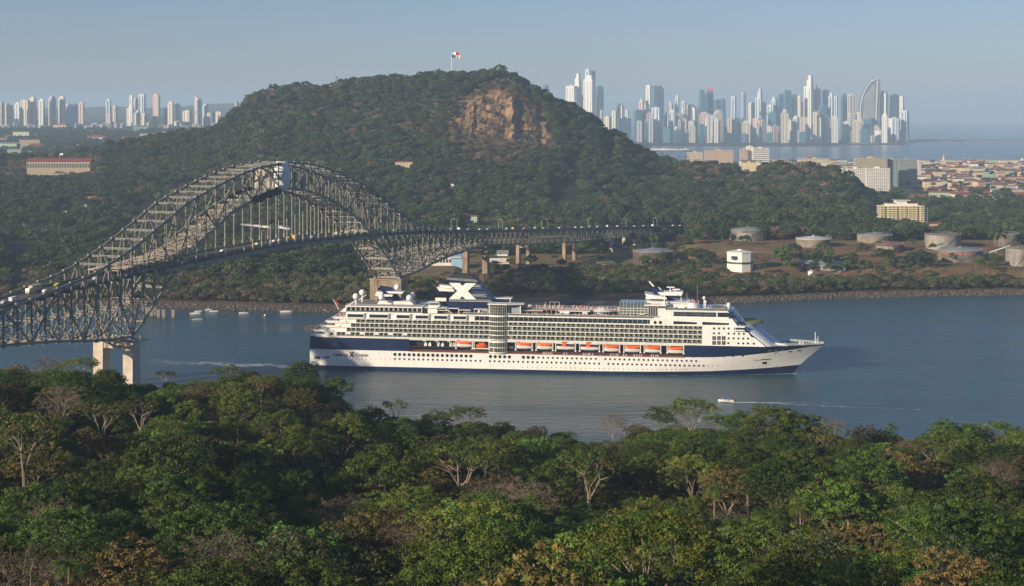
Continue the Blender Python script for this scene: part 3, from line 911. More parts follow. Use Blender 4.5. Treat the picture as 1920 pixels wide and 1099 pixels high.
# ------------------------------------------------------------------ forest beyond the channel
def far_proto(seed, rx, H, mats, mix, leaf=0.6, per=38, nl=9, nper=5, low=-0.35, trunk=False, rl=2.0, rc=1.15, rz=None):
    rz = rz or rx * 0.75
    lobes, cs, rs = dome_centres(rx, rz, nl, nper, rl, rc, seed, low, 0.85)
    cs = [(x, y, z + H - rz) for x, y, z in cs]
    return leaf_cloud(cs, rs, per, leaf, seed + 1, materials=mats, mix=mix, name='far_crown', up=0.25)
FG = [far_proto(11, 4.6, 11, [L['fdeep'], L['fgreen']], .3), far_proto(12, 5.4, 12, [L['fgreen'], L['fdeep']], .35), far_proto(13, 4.0, 13, [L['fdeep'], L['folive']], .25),
      far_proto(14, 5.0, 10, [L['grey'], L['fdeep']], .4), far_proto(15, 4.4, 9, [L['folive'], L['fdeep']], .5), far_proto(16, 5.6, 13, [L['fdeep'], L['grey']], .3), far_proto(17, 3.6, 10, [L['fgreen'], L['green']], .3),
      far_proto(18, 6.4, 14, [L['fdeep'], L['fgreen']], .2, nl=12)]
FD = [far_proto(21, 4.2, 10, [L['ftwig'], L['folive']], .3, per=16, leaf=.5), far_proto(22, 3.6, 8, [L['rust'], L['ftwig']], .6, per=16, leaf=.5), far_proto(23, 4.6, 11, [L['ftwig'], L['grey']], .3, per=14, leaf=.5),
      far_proto(24, 4.0, 8, [L['folive'], L['ftwig']], .5, per=16, leaf=.55)]
FP = []
for k in range(2):
    cm, tm = palm_meshes(12 + 3 * k, 80 + k, nf=14, Lf=4.2)
    cm.v += []; o_ = len(cm.v)
    nf_ = len(cm.f)
    cm.v.extend(tm.v); cm.f.extend([tuple(i + o_ for i in f_) for f_ in tm.f]); cm.m.extend([1] * len(tm.f))
    me = bpy.data.meshes.new('far_palm'); me.from_pydata(cm.v, [], cm.f)
    me.materials.append(L['deep']); me.materials.append(BARK); me.polygons.foreach_set('material_index', cm.m); FP.append(me)

# ground kept clear: (px0, px1, D0, D1)
VILL = []
for _ in range(20):
    VILL.append((rng.uniform(5, 420), rng.uniform(1400, 2100)))
for _ in range(10): VILL.append((rng.uniform(740, 1230), rng.uniform(1750, 2150)))
CLEAR = [(a - 9, a + 9, b - 75, b + 12) for a, b in VILL] + [(a - 3, b + 3, D_ - 150, D_ + 30) for a, b, D_ in ((237,300,2000),(101,138,1980),(2,78,1640),(30,62,1520),(18,58,1420),(1032,1085,2050),(1060,1083,2180),(1010,1025,2330),(1132,1152,2380),(535,555,2350),(240,262,2030),(1168,1216,1900),(862,912,1820),(1388,1420,2420),(1500,1530,1960),(1742,1765,1800),(440,560,1760))] + [(44, 176, 2250, 2440), (1130, 1290, 1560, 1790), (1745, 1860, 1345, 1440), (1600, 1700, 1400, 1470),(728, 905, 1270, 1560), (895, 1190, 1385, 1560), (1300, 1640, 1440, 1550), (1330, 1470, 1345, 1440), (1590, 1860, 1430, 1560),
         (1480, 1610, 1330, 1375), (1180, 1260, 1430, 1540), (1880, 2000, 1340, 1500), (1640, 1750, 1860, 1960), (1180, 1300, 1400, 1450)]
HOUSEPX = []
def clear_at(px, D):
    for a, b, c, d in CLEAR:
        if a < px < b and c < D < d: return True
    return False
green_pts, dry_pts, palm_pts, town_pts = [], [], [], []
for _ in range(60000):
    # uniform over the ground area seen from the hill
    D = math.sqrt(rng.uniform(1200.0 ** 2, 3050.0 ** 2))
    px = rng.uniform(-140, 2060)
    s = interp(SHORE, px)
    if 860 < px < 1290:
        if D < 1296: continue
    elif D < s + 16: continue
    x = (px - 960) / 3000.0 * D
    n1 = _noise(x, D, 1/60.0, 6.0); n2 = _noise(x, D, 1/160.0, 15.0)
    if clear_at(px, D) and rng.random() < 0.96: continue
    bank = D < s + 90
    dens = 1.0; dry = 0.09 + 0.4 * max(0, n2)
    sc = rng.uniform(0.55, 1.2) * (1 + .4 * _noise(x, D, 1/90.0, 33.0)) * (1.35 if rng.random() < .05 else 1)
    if px > 1290:
        if 1344 < D < 1560: dens = 0.22 + 0.8 * max(0, n1)
        if D > 2860 or (px > 1690 and D > 2480 and rng.random() < .75): continue
    if 860 < px <= 1290:
        if D < 1385: dens, dry, sc = 0.9, 0.45, rng.uniform(.35, .6)
        elif D < 1560: dens = 0.25
    elif bank: dry = 0.45 if px > 520 or px < 200 else 0.2; sc = rng.uniform(.45, .85)
    if 650 < px < 880 and D < 1400: sc = rng.uniform(.35, .6); dry = .5
    # dry hillside round the quarry, dry wood at left
    if 780 < px < 1060 and 2080 < D < 2480:
        u = ((px - 935) / 105.0) ** 2 + ((D - 2270) / 170.0) ** 2
        if u < 1:
            dry = .85; dens = .8; sc *= .75
            rk = rockmask(px, D)
            if rk > .1: dens = .5; sc *= .5
    if px < 190 and 2250 < D < 2560: dry = .85
    if 470 < px < 640 and 2300 < D < 2600: dry = .4
    if 1240 < px < 1600 and 2200 < D < 2500: dry = .5 + .25 * (px < 1530)
    if 1560 < px < 1640 and D > 2300: dry = .3
    if rng.random() > dens: continue
    z = zfar(px, D)
    ridge_drop = D > ridgeD(px) + 60
    if ridge_drop and rng.random() < .7: continue
    p = (x, D, z - 1.0 * sc, sc, rng.uniform(0, 6.28))
    if rng.random() < 0.028 and not bank: palm_pts.append((x, D, z, rng.uniform(.8, 1.1), rng.uniform(0, 6.28)))
    elif rng.random() < dry: dry_pts.append(p)
    else: green_pts.append(p)
# belt in front of the shore terrain gets denser low scrub
scrub = []
for _ in range(9000):
    px = rng.uniform(-100, 2020); s = interp(SHORE, px)
    if 860 < px < 1290: D = rng.uniform(1298, 1384)
    elif px >= 1290:
        D = rng.uniform(s + 14, s + 50) if rng.random() < .6 else rng.uniform(s + 50, 1560)
        if D > s + 50 and _noise((px-960)/3000*D, D, 1/30.0, 21.0) < (.2 if px < 1560 else .32): continue
        if px > 1560 and D < s + 50 and rng.random() < .45: continue
    else: D = rng.uniform(s + 16, s + 100)
    x = (px - 960) / 3000.0 * D
    if clear_at(px, D) and rng.random() < .97: continue
    scrub.append((x, D, zfar(px, D) - .4, rng.uniform(.35, .95), rng.uniform(0, 6.28)))
scatter('forest', green_pts, FG, 'dense green forest covering the hill and flats beyond the channel', 'forest')
scatter('dry_forest', dry_pts, FD, 'leafless pinkish brown dry woodland around the quarry face and banks', 'forest')
scatter('palm_grove', palm_pts, FP, 'palms scattered through the forest beyond the channel', 'palms')
scatter('bank_scrub', scrub, [SPEC['shrub']['v'][0][0], FD[1], FD[0], FD[3], FG[6], FG[4]], 'scrub on the far bank above the rocks', 'scrub')
# hazy woods in the valley at left, and between the town houses
mid = []
for _ in range(11000):
    D = math.sqrt(rng.uniform(3050.0 ** 2, 5700.0 ** 2)); px = rng.uniform(-60, 450)
    x = (px - 960) / 3000.0 * D
    if _noise(x, D, 1/260.0, 2.2) < -0.16 and D > 3600: continue
    if D > 5600 and rng.random() < .6: continue
    mid.append((x, D, zfar(px, D) - 1, rng.uniform(.8, 1.6), rng.uniform(0, 6.28)))
for _ in range(1500):
    D = math.sqrt(rng.uniform(2860.0 ** 2, 4750.0 ** 2)); px = rng.uniform(1225, 1960)
    x = (px - 960) / 3000.0 * D
    if _noise(x, D, 1/120.0, 5.2) < 0.0: continue
    mid.append((x, D, zfar(px, D) - 1, rng.uniform(.7, 1.2), rng.uniform(0, 6.28)))
scatter('distant_woods', mid, FG[:6], 'hazy woods between the hill and the distant city', 'woods')
print('forest', len(green_pts), len(dry_pts), len(palm_pts), len(scrub), len(mid))

# single trees one can pick out beyond the channel
SPEC['fblossom'] = dict(v=[(far_proto(41, 5.2, 10, [L['blossom'], L['blossom']], .2), None)])
SPEC['fcoral'] = dict(v=[(far_proto(42, 5.6, 9, [L['coral'], L['rust']], .4), None)])
SPEC['fbright'] = dict(v=[(far_proto(43, 6.0, 11, [L['bright'], L['green']], .3), None)])
SPEC['fgrey'] = dict(v=[(far_proto(44, 6.5, 12, [L['grey'], L['olive']], .3), None)])
SPEC['fdeep'] = dict(v=[(far_proto(45, 6.0, 11, [L['deep'], L['green']], .3), None)])
_ft = MB(); _ft.tube([(0, 0, -3), (0, 0, 3), (.3, 0, 7)], [.45, .32, .2], 6); _ftm = None
def far_tree(px, pytop, D, key, sc, label):
    global _ftm
    x = (px - 960) / 3000.0 * D
    z = zfar(px, D)
    r = empty('broadleaf_tree', label, 'tree', (x, D, z - .5), rng.uniform(0, 6)); r.scale = (sc,) * 3
    c = bpy.data.objects.new('crown', SPEC[key]['v'][0][0]); col.objects.link(c); c.parent = r
    if _ftm is None:
        _ftm = _ft.build('trunk', BARK, r).data
    else:
        t_ = bpy.data.objects.new('trunk', _ftm); col.objects.link(t_); t_.parent = r
for a in [(697, 0, 2125, 'fblossom', 1.15, 'orange flowering tree on the left flank of the hill'),
          (318, 0, 2230, 'fblossom', .8, 'small orange flowering tree on the slope above the bridge arch'),
          (240, 0, 2330, 'fgrey', 1.4, 'pale tan tree on the slope left of the hill'),
          (1134, 0, 1960, 'fcoral', 1.5, 'coral red flowering tree low on the right flank of the hill'),
          (812, 0, 1790, 'fcoral', 1.1, 'reddish tree in the green belt behind the bridge deck'),
          (1346, 0, 1640, 'fgrey', 1.6, 'rounded pale green tree left of the cone roofed tank'),
          (1466, 0, 1420, 'fbright', 1.35, 'bright green tree right of the white octagonal tower'),
          (440, 0, 1290, 'fgrey', 1.5, 'broad grey-green tree on the bank below the bridge deck'),
          (505, 0, 1285, 'fgrey', 1.3, 'second grey-green bank tree, right of the broad one'),
          (395, 0, 1280, 'fgrey', 1.2, 'grey-green bank tree nearest the wooden pilings'),
          (1240, 0, 1450, 'fdeep', 1.2, 'dark tree in front of the big dark tank'),
          (1210, 0, 1440, 'fdeep', 1.0, 'dark tree at the left front of the big dark tank'),
          (1430, 0, 1375, 'fdeep', .9, 'dark tree beside the white octagonal tower'),
          (1296, 0, 1440, 'fdeep', 1.1, 'dark round tree left of the white octagonal tower')]:
    far_tree(*a)
for k, (px, D, sc) in enumerate([(1428, 1535, 1), (1764, 1455, 1.15), (1484, 1640, 1.1), (565, 1370, 1.35), (1618, 1370, .8), (1640, 1372, .85), (1664, 1368, .9), (1686, 1372, .85), (1700, 1366, .9), (1718, 1372, .8), (1740, 1374, .85), (1830, 1380, .8), (1262, 1560, 1.1), (1222, 1600, 1.2), (1232, 1600, 1.1), (1850, 1375, .7)]):
    x = (px - 960) / 3000.0 * D
    make_palm(k % 3, (x, D, zfar(px, D)), sc, k * .7, ['palm just behind the cone roofed tank', 'palm standing against the big pale tank', 'tall palm in the woods behind the tanks', 'lone tall palm beside the cream bungalow on the bank', '', '', '', '', '', '', '', '', 'palm under the end of the approach viaduct', 'first palm below the approach viaduct', 'second palm below the approach viaduct', 'small palm on the bare slope at far right'][k] or 'palm in the row along the shore below the tank farm', group=None if k < 4 or k > 11 else 'palms in a row along the far shore')

# ---- rocks along the far shore and the rocky point astern of the ship
def rock_mesh(seed):
    g = random.Random(seed)
    bm = bmesh.new(); bmesh.ops.create_icosphere(bm, subdivisions=1, radius=1)
    for v_ in bm.verts: v_.co *= g.uniform(.65, 1.25); v_.co.z *= .7
    me = bpy.data.meshes.new('rock'); bm.to_mesh(me); bm.free()
    me.materials.append(ROCKM); return me
ROCKM = mat('shore_rock', (0.065, 0.052, 0.043), .9, c2=(.15, .12, .095), scale=.5, rnd=.4, bump=.3)
rk = []
for _ in range(7000):
    px = rng.uniform(-120, 2050)
    if 870 < px < 1300: continue
    s = interp(SHORE, px); D = s + rng.uniform(-1.5, 12)
    if 1500 < px and rng.random() < .3: continue
    rk.append(((px - 960) / 3000.0 * D, D, zfar(px, D) + .1, rng.uniform(.4, 1.3), rng.uniform(0, 6)))
scatter('shore_rocks', rk, [rock_mesh(i) for i in range(5)], 'loose dark boulders along the far waterline', 'rocks')
rk = []
for _ in range(900):
    px = rng.uniform(-320, 2200) ; D0 = 780
    x = rng.uniform(-200, 260); D = near_shore(x) - rng.uniform(0, 16)
    rk.append((x, D, ground_near(x, D) + .1, rng.uniform(.4, 1.2), rng.uniform(0, 6)))
scatter('near_shore_rocks', rk, [rock_mesh(i) for i in range(5, 9)], 'pale stones along the near shore', 'rocks')
# rocky point: a low mound of boulders, one thing
m = MB(); g = random.Random(5)
c0 = P(592, 622, 1086); c0.z = 0
bm = bmesh.new(); bmesh.ops.create_grid(bm, x_segments=40, y_segments=20, size=1)
for v_ in bm.verts:
    x_, y_ = v_.co.x, v_.co.y
    e = max(0, 1 - (x_ * x_ * .8 + y_ * y_ * .9))
    v_.co = Vector((c0.x + 6 + x_ * 17, 1105 + y_ * 20, -1 + 5.5 * e ** .7 * (0.75 + .4 * x_) + .5 * _noise(x_ * 17, y_ * 20, .4, 2)))
me = bpy.data.meshes.new('rocky_point'); bm.to_mesh(me); bm.free(); me.materials.append(ROCKM)
o = bpy.data.objects.new('rocky_point', me); col.objects.link(o); tag(o, kind='structure')
rk = []
for _ in range(500):
    x_ = g.uniform(-1, 1); y_ = g.uniform(-1, 1)
    e = 1 - (x_ * x_ * .8 + y_ * y_ * .9)
    if e < .1: continue
    rk.append((c0.x + 6 + x_ * 17, 1105 + y_ * 20, -1 + 5.5 * e ** .7 * (0.75 + .4 * x_), g.uniform(.5, 1.3), g.uniform(0, 6)))
scatter('point_boulders', rk, [rock_mesh(i) for i in range(9, 12)], 'boulders heaped on the low rocky point astern of the ship', 'rocks')
# dry bushes on the rocky point
# ------------------------------------------------------------------ the arch bridge
STEEL = mat('bridge_steel_paint', (0.165, 0.158, 0.135), 0.6, c2=(.27, .25, .21), scale=.4, bump=.05)
STEELD = mat('bridge_steel_shaded', (0.11, 0.115, 0.11), 0.6, c2=(.17, .17, .155), scale=.4)  # cooler, darker copy of the steel: shade put into the colour
ASPH = mat('bridge_asphalt', (0.05, 0.048, 0.046), .85, c2=(.075, .07, .065), scale=.3)
CONC = mat('pier_concrete', (0.44, 0.37, 0.30), .85, c2=(.56, .49, .40), scale=.18, bump=.1, bscale=1.2)
CONCD = mat('stained_pier_concrete', (0.19, 0.135, 0.085), .9, c2=(.33, .25, .165), scale=.15, bump=.1, bscale=1.2)
A0 = Vector((-215.0, 870.0)); AX = Vector((.363, .932)).normalized()
TL = 339.0; PAN = TL / 32
_pp = [A0 + AX * -700, A0 + AX * (PAN * 48), Vector((10, 1449)), Vector((54.7, 1520)), Vector((94, 1592)), Vector((121, 1650)), Vector((150, 1705)), Vector((184, 1757)), Vector((205, 1800))]
_pt = [-700.0]
for a_, b_ in zip(_pp, _pp[1:]): _pt.append(_pt[-1] + (b_ - a_).length)
def path(t, off=0.0):
    """Centre line of the bridge; off > 0 is the side that faces the camera."""
    k = 0
    while k < len(_pt) - 2 and t > _pt[k+1]: k += 1
    d = (_pp[k+1] - _pp[k]).normalized()
    # blend the direction near corners
    if k < len(_pt) - 2:
        e = _pt[k+1] - t
        if e < 20: d = (d * (0.5 + e/40) + (_pp[k+2] - _pp[k+1]).normalized() * (0.5 - e/40)).normalized()
    p = _pp[k] + (_pp[k+1] - _pp[k]).normalized() * (t - _pt[k])
    n_ = Vector((d.y, -d.x))
    return p + n_ * off, d
def pz(t, off, z):
    p, d = path(t, off); return Vector((p.x, p.y, z))
TEND = _pt[-2]
U_TOP = [(0,116.6),(30,115),(54,111.5),(80,106),(99,101),(115,97),(140,86.5),(169.5,74.5),(190,68),(205,63.6),(216,62.0),(253,56.2),(269,54.2),(278,52.7),(330,48.8),(340,48.0),(420,44)]
U_BOT = [(0,100.2),(20,98.6),(44,94.2),(68,88),(83,81.5),(97,76),(106,72),(119,63.5),(129.5,57),(148,43),(155,37),(169.5,27),(190,28),(207,29.7),(233,33),(268,36),(300,37.6),(340,38.5)]
ROAD = [(-700, 10), (-420, 34), (-260, 43), (-155, 51), (-95, 55.5), (-47, 58.8), (0, 61), (70, 63.9), (169.5, 66), (269, 63.9), (339, 61), (386, 58.5), (434, 55.5), (493, 51.3), (620, 43.6), (_pt[3], 39.6), (_pt[4], 35.6), (_pt[5], 31.8), (_pt[6], 28.4), (_pt[7], 25.0), (_pt[8], 24.2)]
def zt(t): return interp(U_TOP, abs(t - TL/2))
def zb_(t): return interp(U_BOT, abs(t - TL/2))
def zr(t): return interp(ROAD, t)
bridge = empty('arch_bridge', 'long grey steel arch bridge carrying traffic over the channel behind the ship', 'bridge', (A0.x, A0.y, 0))
bo = Vector((-A0.x, -A0.y, 0))
def bbuild(m, name, mats, **k):
    m.v = [(a - A0.x, b - A0.y, c) for a, b, c in m.v]
    return m.build(name, mats, bridge, **k)
def parts(name, mbs, mats, limit=100):
    for m in mbs[:limit]: bbuild(m, name, mats)
    if len(mbs) > limit:
        r_ = MB()
        for m in mbs[limit:]:
            r_.add(m.v, m.f); 
        r_.m = sum([m.m for m in mbs[limit:]], [])
        bbuild(r_, name, mats)['kind'] = 'stuff'
HB = 10.0
I0, I1 = -17, 48
nodes = list(range(I0, I1 + 1))
def N_(i, off, z): return pz(i * PAN, off, z)
def laced(m, p, q, w, gap, seg=2.6, mi=0):
    """two thin flanges joined by batten plates: a laced truss member"""
    p = Vector(p); q = Vector(q); d = (q - p); Ln = d.length
    if Ln < 1: return
    d.normalize()
    ax = Vector((AX.x, AX.y, 0)); side = d.cross(Vector((ax.y, -ax.x, 0)))
    if side.length < .1: side = Vector((0, 0, 1))
    side = side.normalized() * (w / 2)
    m.bar(p - side, q - side, .28, gap, mi); m.bar(p + side, q + side, .28, gap, mi)
    k = max(2, int(Ln / seg))
    for j in range(k + 1):
        c = p.lerp(q, (j + .5) / (k + 1))
        m.bar(c - side, c + side, .9, .22, mi)
top_m, bot_m = {}, {}
posts, diags, hangs, struts, sways, frames = [], [], [], [], [], []
for off in (HB, -HB):
    tm_, bm_ = MB(), MB()
    rail = MB()
    for i in nodes[:-1]:
        a, b = i, i + 1
        tm_.bar(N_(a, off, zt(a*PAN)), N_(b, off, zt(b*PAN)), .95, 1.15)
        bm_.bar(N_(a, off, zb_(a*PAN)), N_(b, off, zb_(b*PAN)), 1.0, 1.35)
        # gusset plates
        for z in (zt(a*PAN), zb_(a*PAN)):
            c = N_(a, off, z); e = Vector((AX.x, AX.y, 0)) * 1.5
            bm_.bar(c - e, c + e, 1.12, 2.2)
        # walkway rail along the top chord
        if -3 <= a <= 35:
            p_, q_ = N_(a, off, zt(a*PAN) + .6), N_(b, off, zt(b*PAN) + .6)
            for j in range(3):
                c = p_.lerp(q_, j / 3); rail.bar(c, c + Vector((0, 0, 1.2)), .16)
            rail.bar(p_ + Vector((0, 0, 1.15)), q_ + Vector((0, 0, 1.15)), .09)
    bbuild(tm_, 'top_chord', STEELD if off > 0 else STEEL); bbuild(bm_, 'bottom_chord', STEEL); bbuild(rail, 'chord_walkway_rail', STEELD)  # near top chord takes the shade-toned steel, far one the warm steel
    for i in nodes:
        t = i * PAN; a, b = zt(t), zb_(t)
        m = MB(); laced(m, N_(i, off, b), N_(i, off, a), .7, .55); posts.append((abs(i - 16), m))
        if b > zr(t) + 1.5:
            m = MB(); m.bar(N_(i, off, b), N_(i, off, zr(t) - 1.5), .42, .42); m.bar(N_(i, off, zr(t) + 3.2), N_(i, off, zr(t) + .6), .75, .75); hangs.append(m)
    # subdivided Warren web: majors every two panels
    for i in nodes:
        if i % 2 or i + 2 > I1: continue
        j = i + 2; mid = i + 1
        up = (i // 2) % 2 == 0
        p = N_(i, off, zb_(i*PAN) if up else zt(i*PAN)); q = N_(j, off, zt(j*PAN) if up else zb_(j*PAN))
        m = MB(); laced(m, p, q, .8, .55, 3.0)
        c = p.lerp(q, .5)
        # sub-diagonals
        tgt = N_(j, off, zb_(j*PAN)) if up else N_(i, off, zb_(i*PAN))
        m.bar(c, tgt, .38, .38)
        tgt = N_(i, off, zt(i*PAN)) if up else N_(j, off, zt(j*PAN))
        m.bar(c, tgt, .38, .38)
        dd = Vector((AX.x, AX.y, 0)) * 1.0
        m.bar(c - dd, c + dd, .95, 1.9)
        diags.append((abs(i - 16), m))
for i in nodes:
    t = i * PAN
    a, b, r_ = zt(t), zb_(t), zr(t)
    m = MB()
    if a > r_ + 6.5:
        # top lateral strut: deep laced girder, with portal knees near the piers
        laced(m, N_(i, HB, a), N_(i, -HB, a), .6, .7, 2.6)
        if i % 2 == 0:
            for s_ in (1, -1):
                m.bar(N_(i, HB * s_, a - 4.5), N_(i, HB * s_ * .45, a - .4), .4, .4)
            m.bar(N_(i, HB, a), N_(i + 1, 0, zt((i+1)*PAN)), .5, .45); m.bar(N_(i, -HB, a), N_(i + 1, 0, zt((i+1)*PAN)), .5, .45)
            m.bar(N_(i + 2, HB, zt((i+2)*PAN)), N_(i + 1, 0, zt((i+1)*PAN)), .5, .45); m.bar(N_(i + 2, -HB, zt((i+2)*PAN)), N_(i + 1, 0, zt((i+1)*PAN)), .5, .45)
        struts.append(m)
    m = MB()
    if b > r_ + 4:
        # bracing in the plane of the bottom chord of the arch, and sway frames
        laced(m, N_(i, HB, b), N_(i, -HB, b), .7, .7)
        m.bar(N_(i, HB, b), N_(i + 1, -HB, zb_((i+1)*PAN)), .45, .4); m.bar(N_(i, -HB, b), N_(i + 1, HB, zb_((i+1)*PAN)), .45, .4)
        if i % 2 == 0:
            m.bar(N_(i, HB, b + 1), N_(i, 0, a - 2), .3, .3); m.bar(N_(i, -HB, b + 1), N_(i, 0, a - 2), .3, .3)
    else:
        zz = min(a, r_) - 3.0
        laced(m, N_(i, HB, b), N_(i, -HB, b), .8, .8)
        m.bar(N_(i, HB, b), N_(i, -HB, zz), .5, .42); m.bar(N_(i, -HB, b), N_(i, HB, zz), .5, .42)
        if b < 36:
            m.bar(N_(i, HB, (b + zz) / 2), N_(i, -HB, (b + zz) / 2), .55, .5)
        if i < I1:
            m.bar(N_(i, HB, b), N_(i + 1, -HB, zb_((i+1)*PAN)), .5, .42); m.bar(N_(i, -HB, b), N_(i + 1, HB, zb_((i+1)*PAN)), .5, .42)
    sways.append(m)
posts.sort(key=lambda a_: a_[0]); diags.sort(key=lambda a_: a_[0])
parts('truss_post', [p[1] for p in posts], STEEL)
parts('truss_diagonal', [p[1] for p in diags], STEEL)
parts('hanger', hangs, mat('hanger_steel', (.36, .33, .27), .5))
parts('lateral_strut', struts, STEELD)
parts('sway_frame', sways, STEEL)
# deck: slab, kerb, floor beams, stiffening girders
dk = MB(); fb = MB(); gd = MB(); rl = MB(); mk = MB()
ts = [-330 + 8 * k for k in range(int((TEND + 330) / 8) + 1)] + [TEND, _pt[-1]]
HW = 7.6
def ribbon(m, ts, o0, o1, dz0, dz1, mi=0):
    for a, b in zip(ts, ts[1:]):
        za, zb2 = zr(a), zr(b)
        vs_ = [pz(a, o0, za + dz0), pz(a, o1, za + dz0), pz(a, o1, za + dz1), pz(a, o0, za + dz1), pz(b, o0, zb2 + dz0), pz(b, o1, zb2 + dz0), pz(b, o1, zb2 + dz1), pz(b, o0, zb2 + dz1)]
        m.add(vs_, [(0, 4, 5, 1), (3, 2, 6, 7), (0, 3, 7, 4), (1, 5, 6, 2)], mi)
ribbon(dk, ts, -HW, HW, -.45, 0)
for s_ in (1, -1):
    ribbon(gd, ts, s_ * HW, s_ * (HW + .5), -.9, .75)
    ribbon(rl, ts, s_ * (HW + .3) - .05, s_ * (HW + .3) + .05, 1.15, 1.25)
    ribbon(mk, ts, s_ * (HW - .6) - .08, s_ * (HW - .6) + .08, .004, .02)
ribbon(mk, ts, -.2, -.05, .004, .02); ribbon(mk, ts, .05, .2, .004, .02)
for a in np.arange(-330, TEND, 4.0):
    for s_ in (1, -1):
        c = pz(a, s_ * (HW + .3), zr(a) + .7); rl.bar(c, c + Vector((0, 0, .55)), .12)
g1 = MB()
for i in nodes:
    t = i * PAN
    if zb_(t) > zr(t) - 4 or True:
        fb.bar(N_(i, HB, zr(t) - 1.6), N_(i, -HB, zr(t) - 1.6), .6, 1.9)
for i in range(3, 29):
    for off in (HB, -HB):
        g1.bar(N_(i, off, zr(i*PAN) - 3.1), N_(i + 1, off, zr((i+1)*PAN) - 3.1), .7, 2.0)
    for off in (-5, -2, 2, 5):
        pass
for a, b in zip(ts, ts[1:]):
    for off in (-5.5, -2, 2, 5.5):
        g1.bar(pz(a, off, zr(a) - 1.0), pz(b, off, zr(b) - 1.0), .4, 1.1)
bbuild(dk, 'road_deck', ASPH); bbuild(fb, 'floor_beam', STEELD); bbuild(g1, 'stiffening_girder', STEEL)
bbuild(gd, 'parapet', STEELD); bbuild(rl, 'railing', STEELD); bbuild(mk, 'lane_marking', mat('lane_paint', (.6, .5, .25), .7))
# approach deck trusses beyond the anchor pier (and the one out of frame on the left)
AP = [(PAN*48, 12.5), (622, 13.0), (_pt[3], 12.5), (_pt[4], 11), (_pt[5], 9.5), (_pt[6], 8), (TEND, 7)]
def approach(t0, t1, d0, d1, off):
    k = max(4, int(abs(t1 - t0) / 5.6) // 2 * 2)
    m = MB(); w = MB()
    for j in range(k):
        a = t0 + (t1 - t0) * j / k; b = t0 + (t1 - t0) * (j + 1) / k
        da = d0 + (d1 - d0) * j / k; db = d0 + (d1 - d0) * (j + 1) / k
        m.bar(pz(a, off, zr(a) - 1.6), pz(b, off, zr(b) - 1.6), .7, .9); m.bar(pz(a, off, zr(a) - da), pz(b, off, zr(b) - db), .7, .9)
        w.bar(pz(a, off, zr(a) - 1.6), pz(a, off, zr(a) - da), .5, .5)
        if j % 2 == 0: w.bar(pz(a, off, zr(a) - da), pz(b, off, zr(b) - 1.6), .55, .5)
        else: w.bar(pz(a, off, zr(a) - 1.6), pz(b, off, zr(b) - db), .55, .5)
        if off > 0:
            w.bar(pz(a, off, zr(a) - da), pz(a, -off, zr(a) - da), .4, .4)
            w.bar(pz(a, off, zr(a) - da), pz(a, -off, zr(a) - 1.8), .35, .35); w.bar(pz(a, -off, zr(a) - da), pz(a, off, zr(a) - 1.8), .35, .35)
    return m, w
for (a, da), (b, db) in zip(AP, AP[1:]):
    for off in (5.6, -5.6):
        m, w = approach(a + .6, b - .6, da, db, off)
        bbuild(m, 'approach_truss_chord', STEELD); bbuild(w, 'approach_truss_web', STEEL)
for off in (5.6, -5.6):
    m, w = approach(-330, -17 * PAN, 12, 12, off)
    bbuild(m, 'approach_truss_chord', STEELD); bbuild(w, 'approach_truss_web', STEEL)
# piers
def pier(t, ztop, zbase, half, lw, ld, cap, mt, ledge=.8, taper=0.0):
    p, d = path(t); n_ = Vector((d.y, -d.x))
    m = MB()
    def P2(o, e): q = p + n_ * o + d * e; return q.x, q.y
    for s_ in (1, -1):
        o0, o1 = s_ * half - lw / 2, s_ * half + lw / 2
        tp = taper
        bot = [P2(o0 - tp, -ld/2 - tp), P2(o1 + tp, -ld/2 - tp), P2(o1 + tp, ld/2 + tp), P2(o0 - tp, ld/2 + tp)]
        tp_ = [P2(o0, -ld/2), P2(o1, -ld/2), P2(o1, ld/2), P2(o0, ld/2)]
        m.add([(*q, zbase) for q in bot] + [(*q, ztop - ledge) for q in tp_], [(3,2,1,0),(4,5,6,7),(0,1,5,4),(1,2,6,5),(2,3,7,6),(3,0,4,7)])
        # vertical ribs on the faces
    a = half - lw / 2
    q = [P2(-a - .02, -ld/2 + .5), P2(a + .02, -ld/2 + .5), P2(a + .02, ld/2 - .5), P2(-a - .02, ld/2 - .5)]
    m.add([(*c, ztop - cap) for c in q] + [(*c, ztop - ledge) for c in q], [(3,2,1,0),(4,5,6,7),(0,1,5,4),(1,2,6,5),(2,3,7,6),(3,0,4,7)])
    b_ = half + lw / 2 + .5
    q = [P2(-b_, -ld/2 - .5), P2(b_, -ld/2 - .5), P2(b_, ld/2 + .5), P2(-b_, ld/2 + .5)]
    m.add([(*c, ztop - ledge) for c in q] + [(*c, ztop) for c in q], [(3,2,1,0),(4,5,6,7),(0,1,5,4),(1,2,6,5),(2,3,7,6),(3,0,4,7)])
    o = bbuild(m, 'pier', mt)
    return o
p1 = pier(0, 25.8, -6, 9.6, 6.2, 7.0, 5.2, CONC)
pier(TL, 25.8, -6, 9.6, 6.2, 8.5, 6.5, CONCD)
pier(PAN*48, 37.0, -3, 9.0, 4.6, 4.6, 3.6, CONCD, .6)
pier(622, 29.8, 0, 5.4, 3.4, 3.4, 3.0, CONCD, .5)
pier(_pt[3], 26.6, 0, 5.4, 3.4, 3.4, 3.0, CONCD, .5)
for k in (4, 5, 6): pier(_pt[k], zr(_pt[k]) - {4: 11.6, 5: 10.0, 6: 8.4}[k], 2, 5.6, 3.4, 3.2, 2.6, CONC, .4)
pier(-17 * PAN, 37, -5, 9.0, 4.6, 4.6, 3.6, CONC, .6)
